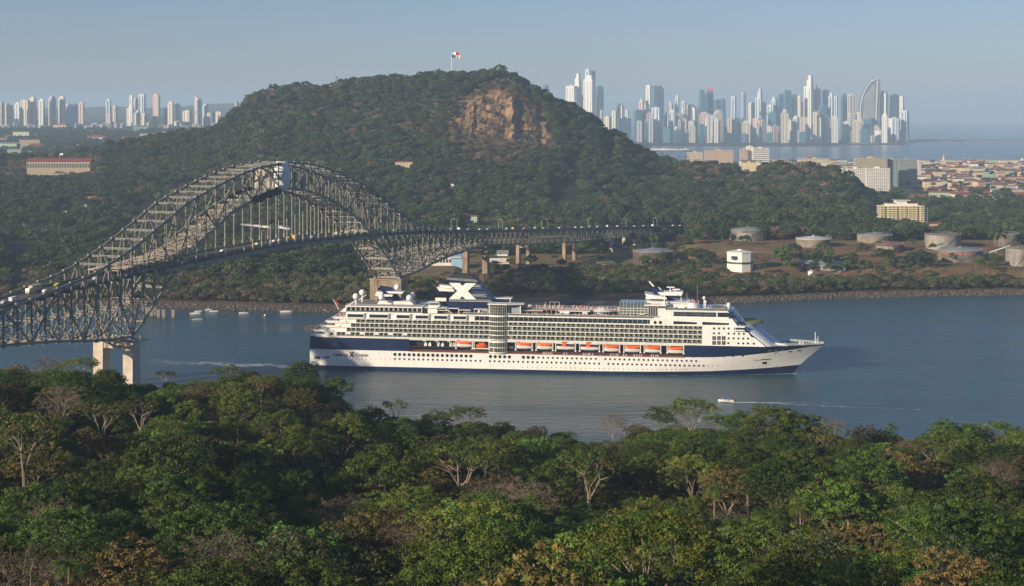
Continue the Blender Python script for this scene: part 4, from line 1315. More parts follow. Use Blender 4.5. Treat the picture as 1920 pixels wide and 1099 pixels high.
# bearings and the inspection walkway round the near pier top
m = MB()
for t in (0, TL):
    for s_ in (1, -1):
        c = pz(t, s_ * HB, 25.8)
        m.lathe(c, [(1.9, 0), (1.7, .35), (.9, .8), (.8, 1.5)], 10)
bbuild(m, 'bearing', STEEL)
m = MB()
p, d = path(0); n_ = Vector((d.y, -d.x))
def Q(o, e, z): q = p + n_ * o + d * e; return Vector((q.x, q.y, z))
for e in (-5.5, 5.5):
    m.bar(Q(-17, e, 25.2), Q(17.5, e, 25.2), 1.4, .3)
    for k in range(24):
        o_ = -17 + k * 1.5
        m.bar(Q(o_, e + .6 * (1 if e > 0 else -1), 25.2), Q(o_, e + .6 * (1 if e > 0 else -1), 26.4), .09)
    m.bar(Q(-17, e + .6 * (1 if e > 0 else -1), 26.4), Q(17.5, e + .6 * (1 if e > 0 else -1), 26.4), .1)
m.bar(Q(17, -5.5, 25.2), Q(17, 5.5, 25.2), 1.4, .3)
m.bar(Q(17.3, -3, 25.3), Q(17.3, -3, 28.6), 1.1, 1.6)
for e in (-3.6,):
    for s_ in (-1, 1):
        m.bar(Q(s_ * 5.0, e, 26), Q(s_ * 5.0, e, 20.4), .18); m.bar(Q(s_ * 3.6, e, 26), Q(s_ * 3.6, e, 20.4), .18)
        for k in range(5): m.bar(Q(s_ * 5.0, e, 20.6 + k), Q(s_ * 3.6, e, 21.4 + k), .14)
bbuild(m, 'inspection_walkway', STEELD)
# guard boxes along the left top chord
m = MB()
for k in range(26):
    a = -86 + k * 1.2
bbuild(m.bar(pz(-60, -HB, zt(-60) + .5), pz(-59, -HB, zt(-59) + .5), .4), 'chord_bracket', STEEL)

# ---- painters' enclosure on the arch: planked platform, black and white tarpaulins
wood = mat('scaffold_boards', (0.42, 0.34, 0.25), .85, c2=(.62, .53, .42), scale=.5, bump=.2)
pf = MB(); g = random.Random(3)
def plat_z(t): return interp([(-12, 64.8), (20, 66.5), (45, 69.0), (60, 72.5), (83, 80.2), (101, 87.2), (126, 94.0)], t)
for k in range(120):
    t = -12 + k * 1.15
    for j in range(4):
        if g.random() < .07: continue
        o0 = -9.4 + j * 4.7; jt = g.uniform(-.25, .25); dz = g.uniform(-.12, .12)
        a = pz(t + jt, o0 + .06, plat_z(t) + dz - .6); b = pz(t + jt, o0 + 4.6, plat_z(t) + dz - .6 + g.uniform(-.1, .1))
        pf.bar(a, b, 1.08, .12)
for k in range(22):
    t = -12 + k * 6.4
    pf.bar(pz(t, -10, plat_z(t) - 1.0), pz(t, 10, plat_z(t) - 1.0), .3, .35)
    if t < 50:
        for s_ in (-9.3, 9.3):
            pf.bar(pz(t, s_, zr(t) + .4), pz(t, s_, plat_z(t) - 1.0), .25)
tag(pf.build('scaffold_platform', wood), 'long platform of pale boards slung under the near half of the bridge arch', 'scaffolding')
def sheet(name, fn, nu, nv, mt, th=.12):
    bm = bmesh.new(); gr = [[bm.verts.new(fn(i / nu, j / nv)) for j in range(nv + 1)] for i in range(nu + 1)]
    for i in range(nu):
        for j in range(nv): bm.faces.new((gr[i][j], gr[i+1][j], gr[i+1][j+1], gr[i][j+1]))
    bm.normal_update()
    bmesh.ops.solidify(bm, geom=bm.faces[:], thickness=th)
    me = bpy.data.meshes.new(name); bm.to_mesh(me); bm.free(); me.materials.append(mt)
    me.polygons.foreach_set('use_smooth', [True] * len(me.polygons))
    o = bpy.data.objects.new(name, me); col.objects.link(o); return o
blk = mat('black_tarpaulin_cloth', (.012, .012, .014), .7)
wht = mat('white_tarpaulin_cloth', (.78, .79, .78), .6, var=.08, scale=.3, trans=.15)
tan = mat('beige_tarpaulin_cloth', (.50, .45, .36), .7, var=.12, scale=.4, trans=.25)
def f_black(off0):
    def f(u, v_):
        t = 127 + u * 33
        a = v_ * 2 * PI
        sag = .9 * math.sin(u * PI * 5) * .35
        r_ = 2.3 + .35 * math.sin(u * 23) + .2 * math.sin(u * 51)
        return pz(t, off0 + math.cos(a) * 1.5, zb_(t) - .6 + math.sin(a) * r_ + sag)
    return f
tag(sheet('black_tarpaulin', f_black(HB), 36, 12, blk), 'black tarpaulin wrapped round the near lower chord at the crown of the arch', 'tarpaulin')
tag(sheet('black_tarpaulin', f_black(-HB), 30, 12, blk), 'black tarpaulin wrapped round the far lower chord of the arch', 'tarpaulin')
def f_white(u, v_):
    # a bellying curtain hung from the top chord to the bottom chord, closing the truss crosswise
    t = 164 + 5.5 * math.sin(PI * v_) + 2.5 * math.sin(PI * u)
    o_ = HB + 1.2 + (u - .5) * 1.0
    a = u * PI * .9
    rr = 4.6
    t = 166 + rr * math.sin(a * 1.0) * 1.3 * (.6 + .4 * math.sin(PI * v_)) 
    o_ = HB - 1.5 + rr * math.cos(a) * .9
    z = 117.6 - v_ * 19.3
    b_ = R(-50) + u * R(165); rr = 3.6 + 1.6 * math.sin(PI * v_)
    return pz(166 - rr * math.cos(b_), HB - 1.6 + rr * math.sin(b_), z)
tag(sheet('white_tarpaulin', f_white, 14, 16, wht), 'white tarpaulin bulging beside the near truss at the top of the arch', 'tarpaulin')
def f_tan(u, v_):
    t = 164 + 2.0 * math.sin(PI * u) + .8 * math.sin(9 * u + 5 * v_)
    return pz(t, -HB + u * 2 * HB, 115.6 - v_ * 16.2)
tag(sheet('beige_tarpaulin', f_tan, 16, 12, tan), 'beige curtain closing the arch crosswise behind the white tarpaulin', 'tarpaulin')

# ---- vehicles
_paint = {}
def paint(c):
    if c not in _paint: _paint[c] = mat('car_paint', c, .3, spec=.6)
    return _paint[c]
CARDATA = {}
def car_meshes(kind):
    b = MB(); w = MB(); wh = MB()
    if kind == 'car':
        b.prism([(-2.2, .35), (2.2, .35), (2.25, .8), (1.2, .95), (.65, 1.42), (-1.2, 1.45), (-1.9, 1.0), (-2.25, .9)], -.88, .88)
        w.prism([(1.15, .98), (.68, 1.36), (-1.18, 1.39), (-1.75, 1.02)], -.9, .9)
        ax = (1.35, -1.35); r = .33; hw = .8
    elif kind == 'van':
        b.prism([(-2.6, .4), (2.6, .4), (2.65, 1.1), (2.1, 1.35), (1.5, 2.15), (-2.6, 2.2)], -1.0, 1.0)
        w.prism([(2.02, 1.38), (1.48, 2.0), (.2, 2.0), (.2, 1.38)], -1.02, 1.02)
        ax = (1.6, -1.6); r = .38; hw = .9
    elif kind == 'bus':
        b.prism([(-5.2, .5), (4.1, .5), (5.2, .55), (5.2, 1.6), (4.1, 1.75), (4.0, 3.05), (-5.1, 3.1), (-5.2, 2.9)], -1.25, 1.25)
        for k in range(8): w.prism([(-4.7 + k * 1.08, 1.8), (-3.85 + k * 1.08, 1.8), (-3.85 + k * 1.08, 2.5), (-4.7 + k * 1.08, 2.5)], -1.27, 1.27)
        ax = (3.6, -3.0); r = .5; hw = 1.05
    else:
        b.prism([(-5.5, 1.0), (2.4, 1.0), (2.4, 3.9), (-5.5, 3.9)], -1.25, 1.25)
        b.prism([(2.7, .5), (5.0, .5), (5.0, 1.6), (4.6, 2.9), (2.7, 3.0)], -1.2, 1.2)
        w.prism([(4.05, 1.7), (4.9, 1.7), (4.62, 2.6), (4.05, 2.6)], -1.22, 1.22)
        ax = (3.9, -3.2, -4.4); r = .52; hw = 1.1
    wheels = []
    for a in ax:
        for s_ in (1, -1):
            m = MB()
            n = 10
            vs_ = [(a + r * math.cos(2*PI*k/n), s_ * hw - .12, r + r * math.sin(2*PI*k/n)) for k in range(n)] + [(a + r * math.cos(2*PI*k/n), s_ * hw + .14, r + r * math.sin(2*PI*k/n)) for k in range(n)]
            m.add(vs_, [tuple(range(n)), tuple(range(2*n-1, n-1, -1))] + [(k, k+n, (k+1) % n + n, (k+1) % n) for k in range(n)])
            wheels.append(m)
    return b, w, wheels
def vehicle(kind, color, px, lane, label, group='vehicles crossing the bridge'):
    # find the point of the lane seen at this column
    lo, hi = -130.0, TEND
    for _ in range(60):
        t = (lo + hi) / 2; p, d = path(t, lane)
        if 960 + 3000 * p.x / p.y < px: lo = t
        else: hi = t
    p, d = path(t, lane)
    ang = math.atan2(d.y, d.x) + (PI if lane < 0 else 0)
    r = empty({'car': 'car', 'van': 'van', 'bus': 'bus', 'truck': 'truck'}[kind], label, kind, (p.x, p.y, zr(t) + .01), ang, group)
    key = (kind, color)
    sl = (zr(t + 5) - zr(t - 5)) / 10 * (-1 if lane > 0 else 1)
    r.rotation_euler = (0, math.atan(sl), ang)
    if kind not in CARDATA:
        b, w, wl = car_meshes(kind)
        CARDATA[kind] = (b, w, wl, {})
    b, w, wl, cache = CARDATA[kind]
    if 'w' not in cache:
        o = w.build('window', M['glass'], r); cache['w'] = o.data
        cache['wh'] = []
        for m in wl:
            o = m.build('wheel', M['black'], r); cache['wh'].append(o.data)
    else:
        for nm, me in [('window', cache['w'])] + [('wheel', x) for x in cache['wh']]:
            o = bpy.data.objects.new(nm, me); col.objects.link(o); o.parent = r
    if color not in cache:
        o = b.build('body', paint(color), r); cache[color] = o.data
    else:
        o = bpy.data.objects.new('body', cache[color]); col.objects.link(o); o.parent = r
W_ = (.75, .74, .70); SIL = (.5, .5, .5); RED = (.35, .03, .02); DK = (.05, .05, .06); YEL = (.62, .33, .03); LIM = (.45, .50, .05); TAN = (.45, .38, .25)
VEH = [('van', W_, 26, 3.4, 'white van at the far left end of the bridge deck'), ('car', SIL, 9, 3.4, 'silver car at the left picture edge on the bridge'),
 ('truck', TAN, 63, -2.0, 'box truck under the left end of the top chord'), ('car', LIM, 108, -3.2, 'lime yellow car under the left top chord'),
 ('car', W_, 86, 3.2, 'white car behind the lime yellow one on the bridge'), ('car', W_, 135, 4.6, 'white car seen below the near top chord'),
 ('car', DK, 163, -3.2, 'dark car right of the lime yellow car'), ('car', SIL, 180, 3.2, 'silver car below the start of the boarded platform'), ('car', W_, 205, -3.2, 'white car under the start of the boarded platform'),
 ('car', W_, 418, 3.6, 'white car in the first clear gap of hangers'), ('car', RED, 475, 5, 'red car beside a white car at the bridge crest'), ('car', W_, 483, 2.5, 'white car beside the red one at the bridge crest'),
 ('car', W_, 515, 3.6, 'white car, rear of the pair ahead of the yellow bus'), ('car', W_, 525, 3.0, 'white car, front of the pair left of the yellow bus'), ('car', LIM, 541, -3.0, 'yellowish taxi just left of the yellow bus'),
 ('bus', YEL, 558, 3.6, 'yellow school bus in the middle of the bridge'), ('car', W_, 586, 3.6, 'white car just right of the yellow bus'), ('van', TAN, 633, 3.4, 'tan van where the arch meets the deck'),
 ('car', W_, 650, -3.0, 'white car behind the tan van'), ('car', W_, 668, 3.2, 'white car above the far pier bracing'), ('car', W_, 740, 3.4, 'white car above the far main pier'), ('car', SIL, 786, 3.4, 'silver car where the top chord runs out')]
for v_ in VEH: vehicle(*v_)
g = random.Random(9)
for k, (px, c) in enumerate([(818, W_), (846, SIL), (862, W_), (878, TAN), (900, W_), (915, SIL), (950, W_), (963, YEL), (983, TAN), (1004, W_), (1020, LIM), (1050, W_), (1068, DK), (1080, W_), (1092, W_), (1106, TAN), (1121, W_), (1140, SIL), (1158, W_), (1176, RED), (1190, W_), (1207, SIL), (1225, W_), (1243, DK), (1262, W_), (1276, W_)]):
    nm = {W_: 'white', SIL: 'silver', TAN: 'tan', YEL: 'yellow', LIM: 'lime', DK: 'dark', RED: 'red'}[c]
    vehicle('van' if k % 5 == 2 else 'car', c, px, 3.4 if k % 3 else -3.2, '%s vehicle on the approach viaduct, %s of %s along it from the arch' % (nm, ['1st','2nd','3rd','4th','5th','6th','7th','8th','9th','10th','11th','12th','13th','14th','15th','16th','17th','18th','19th','20th','21st','22nd','23rd','24th','25th','26th'][k], 'twenty-six'))
# street lamps on the deck
lp = MB(); lp.tube([(0, 0, 0), (0, 0, 8.6), (0, -.6, 9.1), (0, -2.2, 9.25)], [.16, .1, .08, .07], 6)
lh = MB(); lh.box((-.2, -2.9, 9.1), (.2, -2.0, 9.3))
LD = None
for k, px in enumerate([498, 846, 857, 935, 942, 1016, 1027, 1103, 1174, 1225, 1232, 1285]):
    off = -7.9 if k % 2 else 7.9
    lo, hi = -130.0, _pt[-1]
    for _ in range(50):
        t = (lo + hi) / 2; p, d = path(t, off)
        if 960 + 3000 * p.x / p.y < px: lo = t
        else: hi = t
    r = empty('street_lamp', 'grey street lamp on the bridge deck, %s from the arch crown' % ['1st','2nd','3rd','4th','5th','6th','7th','8th','9th','10th','11th','12th'][k], 'street lamp', (p.x, p.y, zr(t)), math.atan2(d.y, d.x) + (0 if off > 0 else PI), 'lamps along the bridge deck')
    r.rotation_euler.z += PI if off > 0 else PI
    if LD is None:
        a = lp.build('pole', M['metal'], r); b = lh.build('lamp_head', M['metal'], r); LD = (a.data, b.data)
    else:
        for nm, me in zip(('pole', 'lamp_head'), LD):
            o = bpy.data.objects.new(nm, me); col.objects.link(o); o.parent = r
# ------------------------------------------------------------------ the cruise ship
SU = Vector((.994, -.109)).normalized(); SN = Vector((.109, .994)).normalized(); TILT = .0065
def S(px, py, off=0.0):
    """photo pixel -> (x along the ship, z) on the lengthwise plane `off` metres in from the near side"""
    bx = -117.2 + off * SN.x; by = 925 + off * SN.y; k = (px - 960) / 3000.0
    s = (k * by - bx) / (SU.x - k * SU.y); D = by + s * SU.y
    return s, HC - (py - 216) * D / 3000.0 + TILT * s
def SX(px, off=0.0): return S(px, 600, off)[0]
B = 16.0
ship = empty('cruise_ship', 'long white and navy cruise ship sailing under the bridge, big white X on its funnel', 'cruise ship',
             (-117.2 + B * SN.x, 925 + B * SN.y, 0), 0)
ship.rotation_euler = (0, TILT, math.atan2(SU.y, SU.x))
ship_m = Matrix.Translation(ship.location) @ ship.rotation_euler.to_matrix().to_4x4()
SW = mat('ship_white_paint', (0.82, 0.795, 0.745), .35, var=.035, scale=.12)
def streaked(m, amt):
    t = m.node_tree; b = t.nodes['Principled BSDF']; tc = t.nodes.new('ShaderNodeTexCoord'); mp = t.nodes.new('ShaderNodeMapping'); mp.inputs['Scale'].default_value = (.9, .9, .07)
    n = t.nodes.new('ShaderNodeTexNoise'); n.inputs['Scale'].default_value = 1.0; n.inputs['Detail'].default_value = 5; cr = t.nodes.new('ShaderNodeValToRGB')
    cr.color_ramp.elements[0].position = .30; cr.color_ramp.elements[0].color = (1 - amt, 1 - amt * 1.25, 1 - amt * 1.6, 1); cr.color_ramp.elements[1].position = .48; cr.color_ramp.elements[1].color = (1, 1, 1, 1)
    mx = t.nodes.new('ShaderNodeMix'); mx.data_type = 'RGBA'; mx.blend_type = 'MULTIPLY'; mx.inputs[0].default_value = 1
    old = b.inputs['Base Color'].links[0].from_socket
    t.links.new(tc.outputs['Object'], mp.inputs[0]); t.links.new(mp.outputs[0], n.inputs['Vector']); t.links.new(n.outputs['Fac'], cr.inputs[0]); t.links.new(old, mx.inputs[6]); t.links.new(cr.outputs[0], mx.inputs[7]); t.links.new(mx.outputs[2], b.inputs['Base Color'])
streaked(SW, .12)
SNV = mat('ship_navy_paint', (0.004, 0.013, 0.055), .45, spec=.25, c2=(.007, .020, .072), scale=.1)
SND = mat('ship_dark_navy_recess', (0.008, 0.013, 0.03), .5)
SGL = mat('ship_window_glass', (0.012, 0.018, 0.03), .06, spec=.9, c2=(.03, .045, .06), scale=.35)
SRG = mat('ship_rail_glass', (0.10, 0.13, 0.12), .12, spec=.8)
SDK = mat('ship_teak_deck', (0.34, 0.20, 0.13), .8, var=.1, scale=1)
SGD = mat('ship_grey_deck', (0.24, 0.23, 0.22), .8)
SGRN = mat('ship_green_deck', (0.06, 0.14, 0.11), .6)
SCR = mat('ship_cabin_wall', (0.80, 0.74, 0.57), .6)
SORG = mat('lifeboat_orange', (0.75, 0.13, 0.02), .4)
SRED = mat('ship_red_trim', (.30, .06, .04), .6)
def sb(m, name, mats, parent=ship, **k): return m.build(name, mats, parent, **k)

# hull ----------------------------------------------------------------
DECK = 18.8
def navy_line(x): return interp([(0, 11.8), (200, 11.8), (232, 12.2), (250, 13.4), (264, 14.9), (278, 16.6), (287, 17.9), (300, 18.4)], x)
def boot(x): return interp([(0, 2.5), (170, 3.0), (230, 3.9), (250, 4.8), (265, 5.7), (282, 7.0)], x)
def xend(z): return interp([(-4, 272), (0, 275.5), (2, 276.8), (6.5, 280.5), (12, 286.5), (17, 292.5), (18.8, 294.6), (22, 296)], z)
def halfb(x, z):
    xe = xend(z)
    f = min(1, max(0, z / 18.8))
    x0 = 176 + 50 * f                      # where the side starts to close in
    pw = 1.75 + .9 * f
    if x < x0: b = B
    else: b = B * max(0, 1 - ((x - x0) / (xe - x0)) ** pw)
    if x < 14: b = min(b, B - .9 * (1 - x / 14) ** 2 - (.5 if z < 6 else 0) * (1 - x / 14))
    return b
XR0, XR1 = SX(767), SX(1284)
us = [0, 3, 6, 10, 14] + list(np.linspace(20, 170, 26)) + list(np.linspace(174, 262, 34)) + list(np.linspace(264, 296, 22))
us += [XR0, XR1]; us = sorted(us)
LV = [lambda x: -4.0, lambda x: 0.0, boot, lambda x: (boot(x) * 2 + navy_line(x)) / 3, lambda x: (boot(x) + 2 * navy_line(x)) / 3, navy_line, lambda x: (navy_line(x) + DECK) / 2, lambda x: DECK]
m = MB(); rows = []
for u in us:
    r_ = []
    for lf in LV:
        x = u
        for _ in range(3):
            z = lf(x); xe = xend(z); x = min(u, xe) if u < 200 else 200 + (u - 200) * (xe - 200) / 96.0
        r_.append((x, halfb(x, z) if u < 295.9 else 0.0, z))
    rows.append(r_)
MATI = [0, 0, 1, 1, 1, 2, 2]
for i in range(len(us) - 1):
    for k in range(len(LV) - 1):
        if MATI[k] == 2 and us[i] >= XR0 - .01 and us[i+1] <= XR1 + .01: continue
        for sg in (-1, 1):
            q = [(p[0], sg * p[1], p[2]) for p in (rows[i][k], rows[i+1][k], rows[i+1][k+1], rows[i][k+1])]
            m.add(q, [(0, 1, 2, 3) if sg < 0 else (3, 2, 1, 0)], MATI[k])
for k in range(len(LV) - 1):
    a, b = rows[0][k], rows[0][k+1]
    m.add([(a[0], -a[1], a[2]), (a[0], a[1], a[2]), (b[0], b[1], b[2]), (b[0], -b[1], b[2])], [(3, 2, 1, 0)], MATI[k])
hull = sb(m, 'hull', [SNV, SW, SNV])
# main deck and forecastle
m = MB()
for i in range(len(us) - 1):
    a, b = rows[i][-1], rows[i+1][-1]
    m.add([(a[0], -a[1], DECK - .05), (b[0], -b[1], DECK - .05), (b[0], b[1], DECK - .05), (a[0], a[1], DECK - .05)], [(0, 1, 2, 3)], 0)
sb(m, 'main_deck', SGRN)
# promenade recess on both sides
m = MB()
RF = 11.9
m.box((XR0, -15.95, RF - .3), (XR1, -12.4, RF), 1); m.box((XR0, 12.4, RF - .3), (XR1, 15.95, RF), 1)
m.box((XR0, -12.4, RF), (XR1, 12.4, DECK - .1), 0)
for sg in (-1, 1):
    y0, y1 = (sg * 15.98, sg * 12.4) if sg > 0 else (-15.98, -12.4)
    m.box((XR0 - .3, min(y0, y1), RF), (XR0, max(y0, y1), DECK - .1), 0); m.box((XR1, min(y0, y1), RF), (XR1 + .3, max(y0, y1), DECK - .1), 0)
    m.box((XR0, min(sg * 16.0, sg * 12.4), 18.3), (XR1, max(sg * 16.0, sg * 12.4), DECK - .1), 2)
sb(m, 'promenade', [SND, SDK, SW])
m = MB()
for a in np.arange(XR0, XR1, 2.2):
    m.bar((a, -15.9, RF), (a, -15.9, RF + 1.1), .07)
m.bar((XR0, -15.9, RF + 1.1), (XR1, -15.9, RF + 1.1), .14); m.bar((XR0, -15.9, RF + .55), (XR1, -15.9, RF + .55), .05)
sb(m, 'promenade_rail', SRED)
# aft mooring deck shelf with winches in the recess
m = MB()
xa, xb = SX(767), SX(850)
m.box((xa, -15.9, 14.2), (xb, -12.4, 14.9), 0)
for px in (797, 805, 822, 829, 845, 850, 849):
    x = SX(px); m.box((x - .9, -14.6, 14.9), (x + .7, -13.4, 16.3), 1); m.bar((x, -14, 16.3), (x, -14, 17.1), .5, .5, 1)
for px in (797, 820, 843):
    x = SX(px); m.bar((x, -15.6, 14.9), (x, -15.6, 18.2), .3, .3, 1); m.bar((x - 1.6, -15.6, 18.0), (x, -15.6, 18.0), .3, .3, 1)
sb(m, 'mooring_shelf', [SND, SW])

# portholes -----------------------------------------------------------
def disc(r, d=.06, n=14):
    m = MB(); vs_ = [(r * math.cos(2*PI*k/n), 0, r * math.sin(2*PI*k/n)) for k in range(n)] + [(r * math.cos(2*PI*k/n), -d, r * math.sin(2*PI*k/n)) for k in range(n)]
    m.add(vs_, [tuple(range(2*n-1, n-1, -1))[::-1] if False else tuple(range(n, 2*n))] + [(k, (k+1) % n, (k+1) % n + n, k + n) for k in range(n)])
    return m
def hull_y(x, z): return -halfb(x, z) - .02
r1 = lambda px: 664.6 + (px - 740) * .0222
r2 = lambda px: 673.0 + (px - 740) * .0232
pl_big = [S(740.2 + 8.9 * i, r1(740.2 + 8.9 * i)) for i in range(17)] + [S(919.4 + 8.86 * i, r1(919.4 + 8.86 * i)) for i in range(5)] + [S(p_, r1(p_)) for p_ in (981, 990, 999)]
many('porthole', disc(.95), SGL, ship, [(x, hull_y(x, z), z) for x, z in pl_big])
small = []
k = 0
px = 1009.5
while px < 1312:
    if not 1124 < px < 1132: small.append(S(px, r1(px)))
    px += 8.95
px = 740.2
while px < 1320:
    if not (905 < px < 915) and not 1124 < px < 1132: small.append(S(px, r2(px)))
    px += 8.9
for p_ in (1300, 1319, 1338, 1356, 1374, 1392): small.append(S(p_, 669.0 - (p_ - 1300) * .01))
many('porthole', disc(.60), SGL, ship, [(x, hull_y(x, z), z) for x, z in small], limit=75)
tiny = [S(px, 688.5 + (px - 980) * .018) for px in range(980, 1290, 9)] + [S(660 + 8.9 * i, 673.2) for i in range(9)] + [S(p_, 691 + (p_ - 1410) * .01) for p_ in (1411, 1424, 1437, 1457)] + [S(p_, 686.8) for p_ in (1327, 1336, 1346)]
many('hull_scupper', disc(.25), SGL, ship, [(x, hull_y(x, z), z) for x, z in tiny], limit=60)
# stern openings, bow pocket and mooring ports
def plate(m, px0, py0, px1, py1, mi=0, d=.05, skew=0, thick=.05):
    (x0, z1), (x1, z0) = S(px0, py0), S(px1, py1)
    q = []
    for x, z in ((x0, z0), (x1, z0), (x1 + skew, z1), (x0 + skew, z1)):
        q.append((x, hull_y(x, z) - d, z))
    m.add(q + [(a, b + .3, c) for a, b, c in q], [(0, 1, 2, 3), (0, 4, 5, 1), (1, 5, 6, 2), (2, 6, 7, 3), (3, 7, 4, 0)], mi)
m = MB()
plate(m, 589, 669, 600, 672); plate(m, 605, 669, 618, 671.5); plate(m, 596, 672.3, 600, 674.2)
for p_ in (587, 603, 606): plate(m, p_, 672.5, p_ + 1, 674.5)
plate(m, 1479, 662.8, 1486, 665.2, skew=.4); plate(m, 1496, 661.8, 1504, 664.2, skew=.4)
plate(m, 1452, 664.6, 1459, 666.2, skew=.3)
for p_, q_ in ((1441, 668.8), (1448, 669), (1454, 668.6), (1462.5, 668.2), (1465.5, 668)): plate(m, p_, q_, p_ + .8, q_ + 1.4)
sb(m, 'hull_opening', SGL)
m = MB(); plate(m, 1427.5, 682.0, 1443.5, 692.5, d=.04, skew=-.5); sb(m, 'anchor_pocket_frame', mat('pocket_cream', (.80, .74, .60), .5))  # warm cream frame round the pocket
m = MB(); plate(m, 1430.5, 682.4, 1439, 687.5, d=.10); sb(m, 'anchor', SGL)
m = MB()
for p_ in (1441, 1453, 1465): plate(m, p_, 659.3, p_ + 5, 660.5, d=.05)
sb(m, 'hull_slot', M['metal'])
# lettering -------------------------------------------------------------
def font_part(name, txt, x0, x1, z, mt, y, h=None, bold=0.0, sp=1.0, shear=0.0):
    c = bpy.data.curves.new(name, 'FONT'); c.body = txt; c.extrude = .03; c.offset = bold; c.space_character = sp; c.shear = shear
    o = bpy.data.objects.new(name, c); col.objects.link(o)
    bpy.context.view_layer.update()
    dim = o.dimensions.copy()
    me = bpy.data.meshes.new_from_object(o.evaluated_get(bpy.context.evaluated_depsgraph_get()))
    bpy.data.objects.remove(o)
    co = np.zeros(len(me.vertices) * 3); me.vertices.foreach_get('co', co); co = co.reshape(-1, 3)
    w0, w1 = co[:, 0].min(), co[:, 0].max()
    s_ = (x1 - x0) / (w1 - w0)
    sy = s_ if h is None else h / (co[:, 1].max() - co[:, 1].min())
    nx = x0 + (co[:, 0] - w0) * s_
    nz = z + co[:, 1] * sy
    ny = np.array([ (y if y is not None else hull_y(float(a), float(b)) - .05) for a, b in zip(nx, nz)]) - co[:, 2] * 1.0
    me.vertices.foreach_set('co', np.stack([nx, ny, nz], 1).reshape(-1))
    me.materials.clear(); me.materials.append(mt)
    o = bpy.data.objects.new(name, me); col.objects.link(o); o.parent = ship
    return o
INK = mat('hull_lettering_black', (.015, .018, .03), .5)
LG = mat('hull_lettering_grey', (.03, .03, .035), .5)
x0, zb0 = S(623.5, 667.3); x1, _ = S(652.5, 667.3)
font_part('hull_lettering', 'Celebrity', x0, x1, zb0, LG, None, bold=.018)
x0, zb0 = S(666, 668); x1, _ = S(690.5, 668)
font_part('hull_lettering', 'Cruises', x0, x1, zb0, LG, None, bold=.018)
m = MB()
def xshape(m, cx, cz, w, h, t, y, d, mi=0):
    """broad-armed X: two slanted strokes"""
    for sg in (1, -1):
        q = [(cx - sg * w / 2, cz - h / 2), (cx - sg * w / 2 + sg * t, cz - h / 2), (cx + sg * w / 2, cz + h / 2), (cx + sg * w / 2 - sg * t, cz + h / 2)]
        if sg < 0: q = q[::-1]
        yy = y - (d * .02 if sg < 0 else 0)
        m.prism(q, yy - d, yy, mi)
cx, cz = S(659.3, 664.6)
xshape(m, cx, cz, 3.3, 3.1, 1.0, -16.02, .05); sb(m, 'hull_emblem', INK)
x0, zb0 = S(1427.5, 679); x1, _ = S(1448, 679)
font_part('ship_name', 'INFINITY', x0, x1, zb0, LG, None, h=.85, bold=.02)
x0, zb0 = S(1413, 679.3); x1, _ = S(1426, 679.3)
font_part('ship_name', 'Celebrity', x0, x1, zb0, mat('hull_lettering_pale', (.30, .29, .27), .5), None, h=.85)

# superstructure ---------------------------------------------------------
Z = [DECK + .9, 22.3, 24.9, 27.5, 29.9]          # balcony deck slabs
ZP = 33.5                                        # pool deck
IN = -13.4                                       # cabin wall behind the balconies
xf = SX(1316)                                    # balconies end here
m = MB()
# solid core behind the balconies, from the stern terraces forward
core = [(SX(606), Z[0], Z[1]), (SX(617), Z[1], Z[2]), (SX(627), Z[2], Z[3]), (SX(636), Z[3], Z[4])]
starts = [SX(630), SX(649), SX(657), SX(667)]     # balconies begin
for (xs, a, b), st in zip(core, starts):
    m.box((xs, -15.2, a), (st, 15.2, b)); m.box((st, IN, a), (xf, -IN, b))
m.box((SX(590), -15.6, DECK - .02), (SX(1316), 15.6, Z[0] - .3))
# forward house: stepped side profile
fx0, fx1 = SX(1316), SX(1382)
prof = [(fx0, DECK), (SX(1435), DECK), (SX(1428), 20.6), (SX(1415), 23.6), (SX(1408), 24.2), (SX(1402), 26.6), (SX(1391), 27.2), (SX(1391), 30.2), (fx0, 30.2)]
m.prism(prof, -15.9, 15.9)
# white band with the dark lounge windows, px 649..864 and the long gallery to 1217
m.box((SX(649), -15.3, Z[4]), (SX(1225), 15.3, ZP))
m.box((SX(1225), -15.95, Z[4] + .02), (SX(1365), 15.95, ZP + .6))
m.prism([(SX(1365), Z[4] + .02), (SX(1383), Z[4] + .02), (SX(1372), ZP + .6), (SX(1365), ZP + .6)], -15.95, 15.95)
house = sb(m, 'superstructure', SW)
# balcony slabs (white), continuous lines with a slight outward bulge amidships
m = MB()
tips = [SX(581.5), SX(588.7), SX(601), SX(612.5), SX(625.5)]
cuts = [0, 0, 0, 0, 0]
for k, z in enumerate(Z):
    y_ = 15.97 if k else 15.9
    m.box((tips[k], -y_, z - .30), (xf, y_, z + .12))
    # sheer bulwark at the terraces, raked tips
    m.prism([(tips[k] - .1, z + .12), (tips[k] + 11, z + .12), (tips[k] + 11, z + .95), (tips[k] - 1.0, z + 1.0)], -y_ - .01, -y_ + .15)
    m.prism([(tips[k] - .1, z + .12), (tips[k] + 11, z + .12), (tips[k] + 11, z + .95), (tips[k] - 1.0, z + 1.0)], y_ - .15, y_ + .01)
    m.box((tips[k] - 1.0, -y_, z + .12), (tips[k] - .8, y_, z + 1.0))
sb(m, 'balcony_deck', SW)
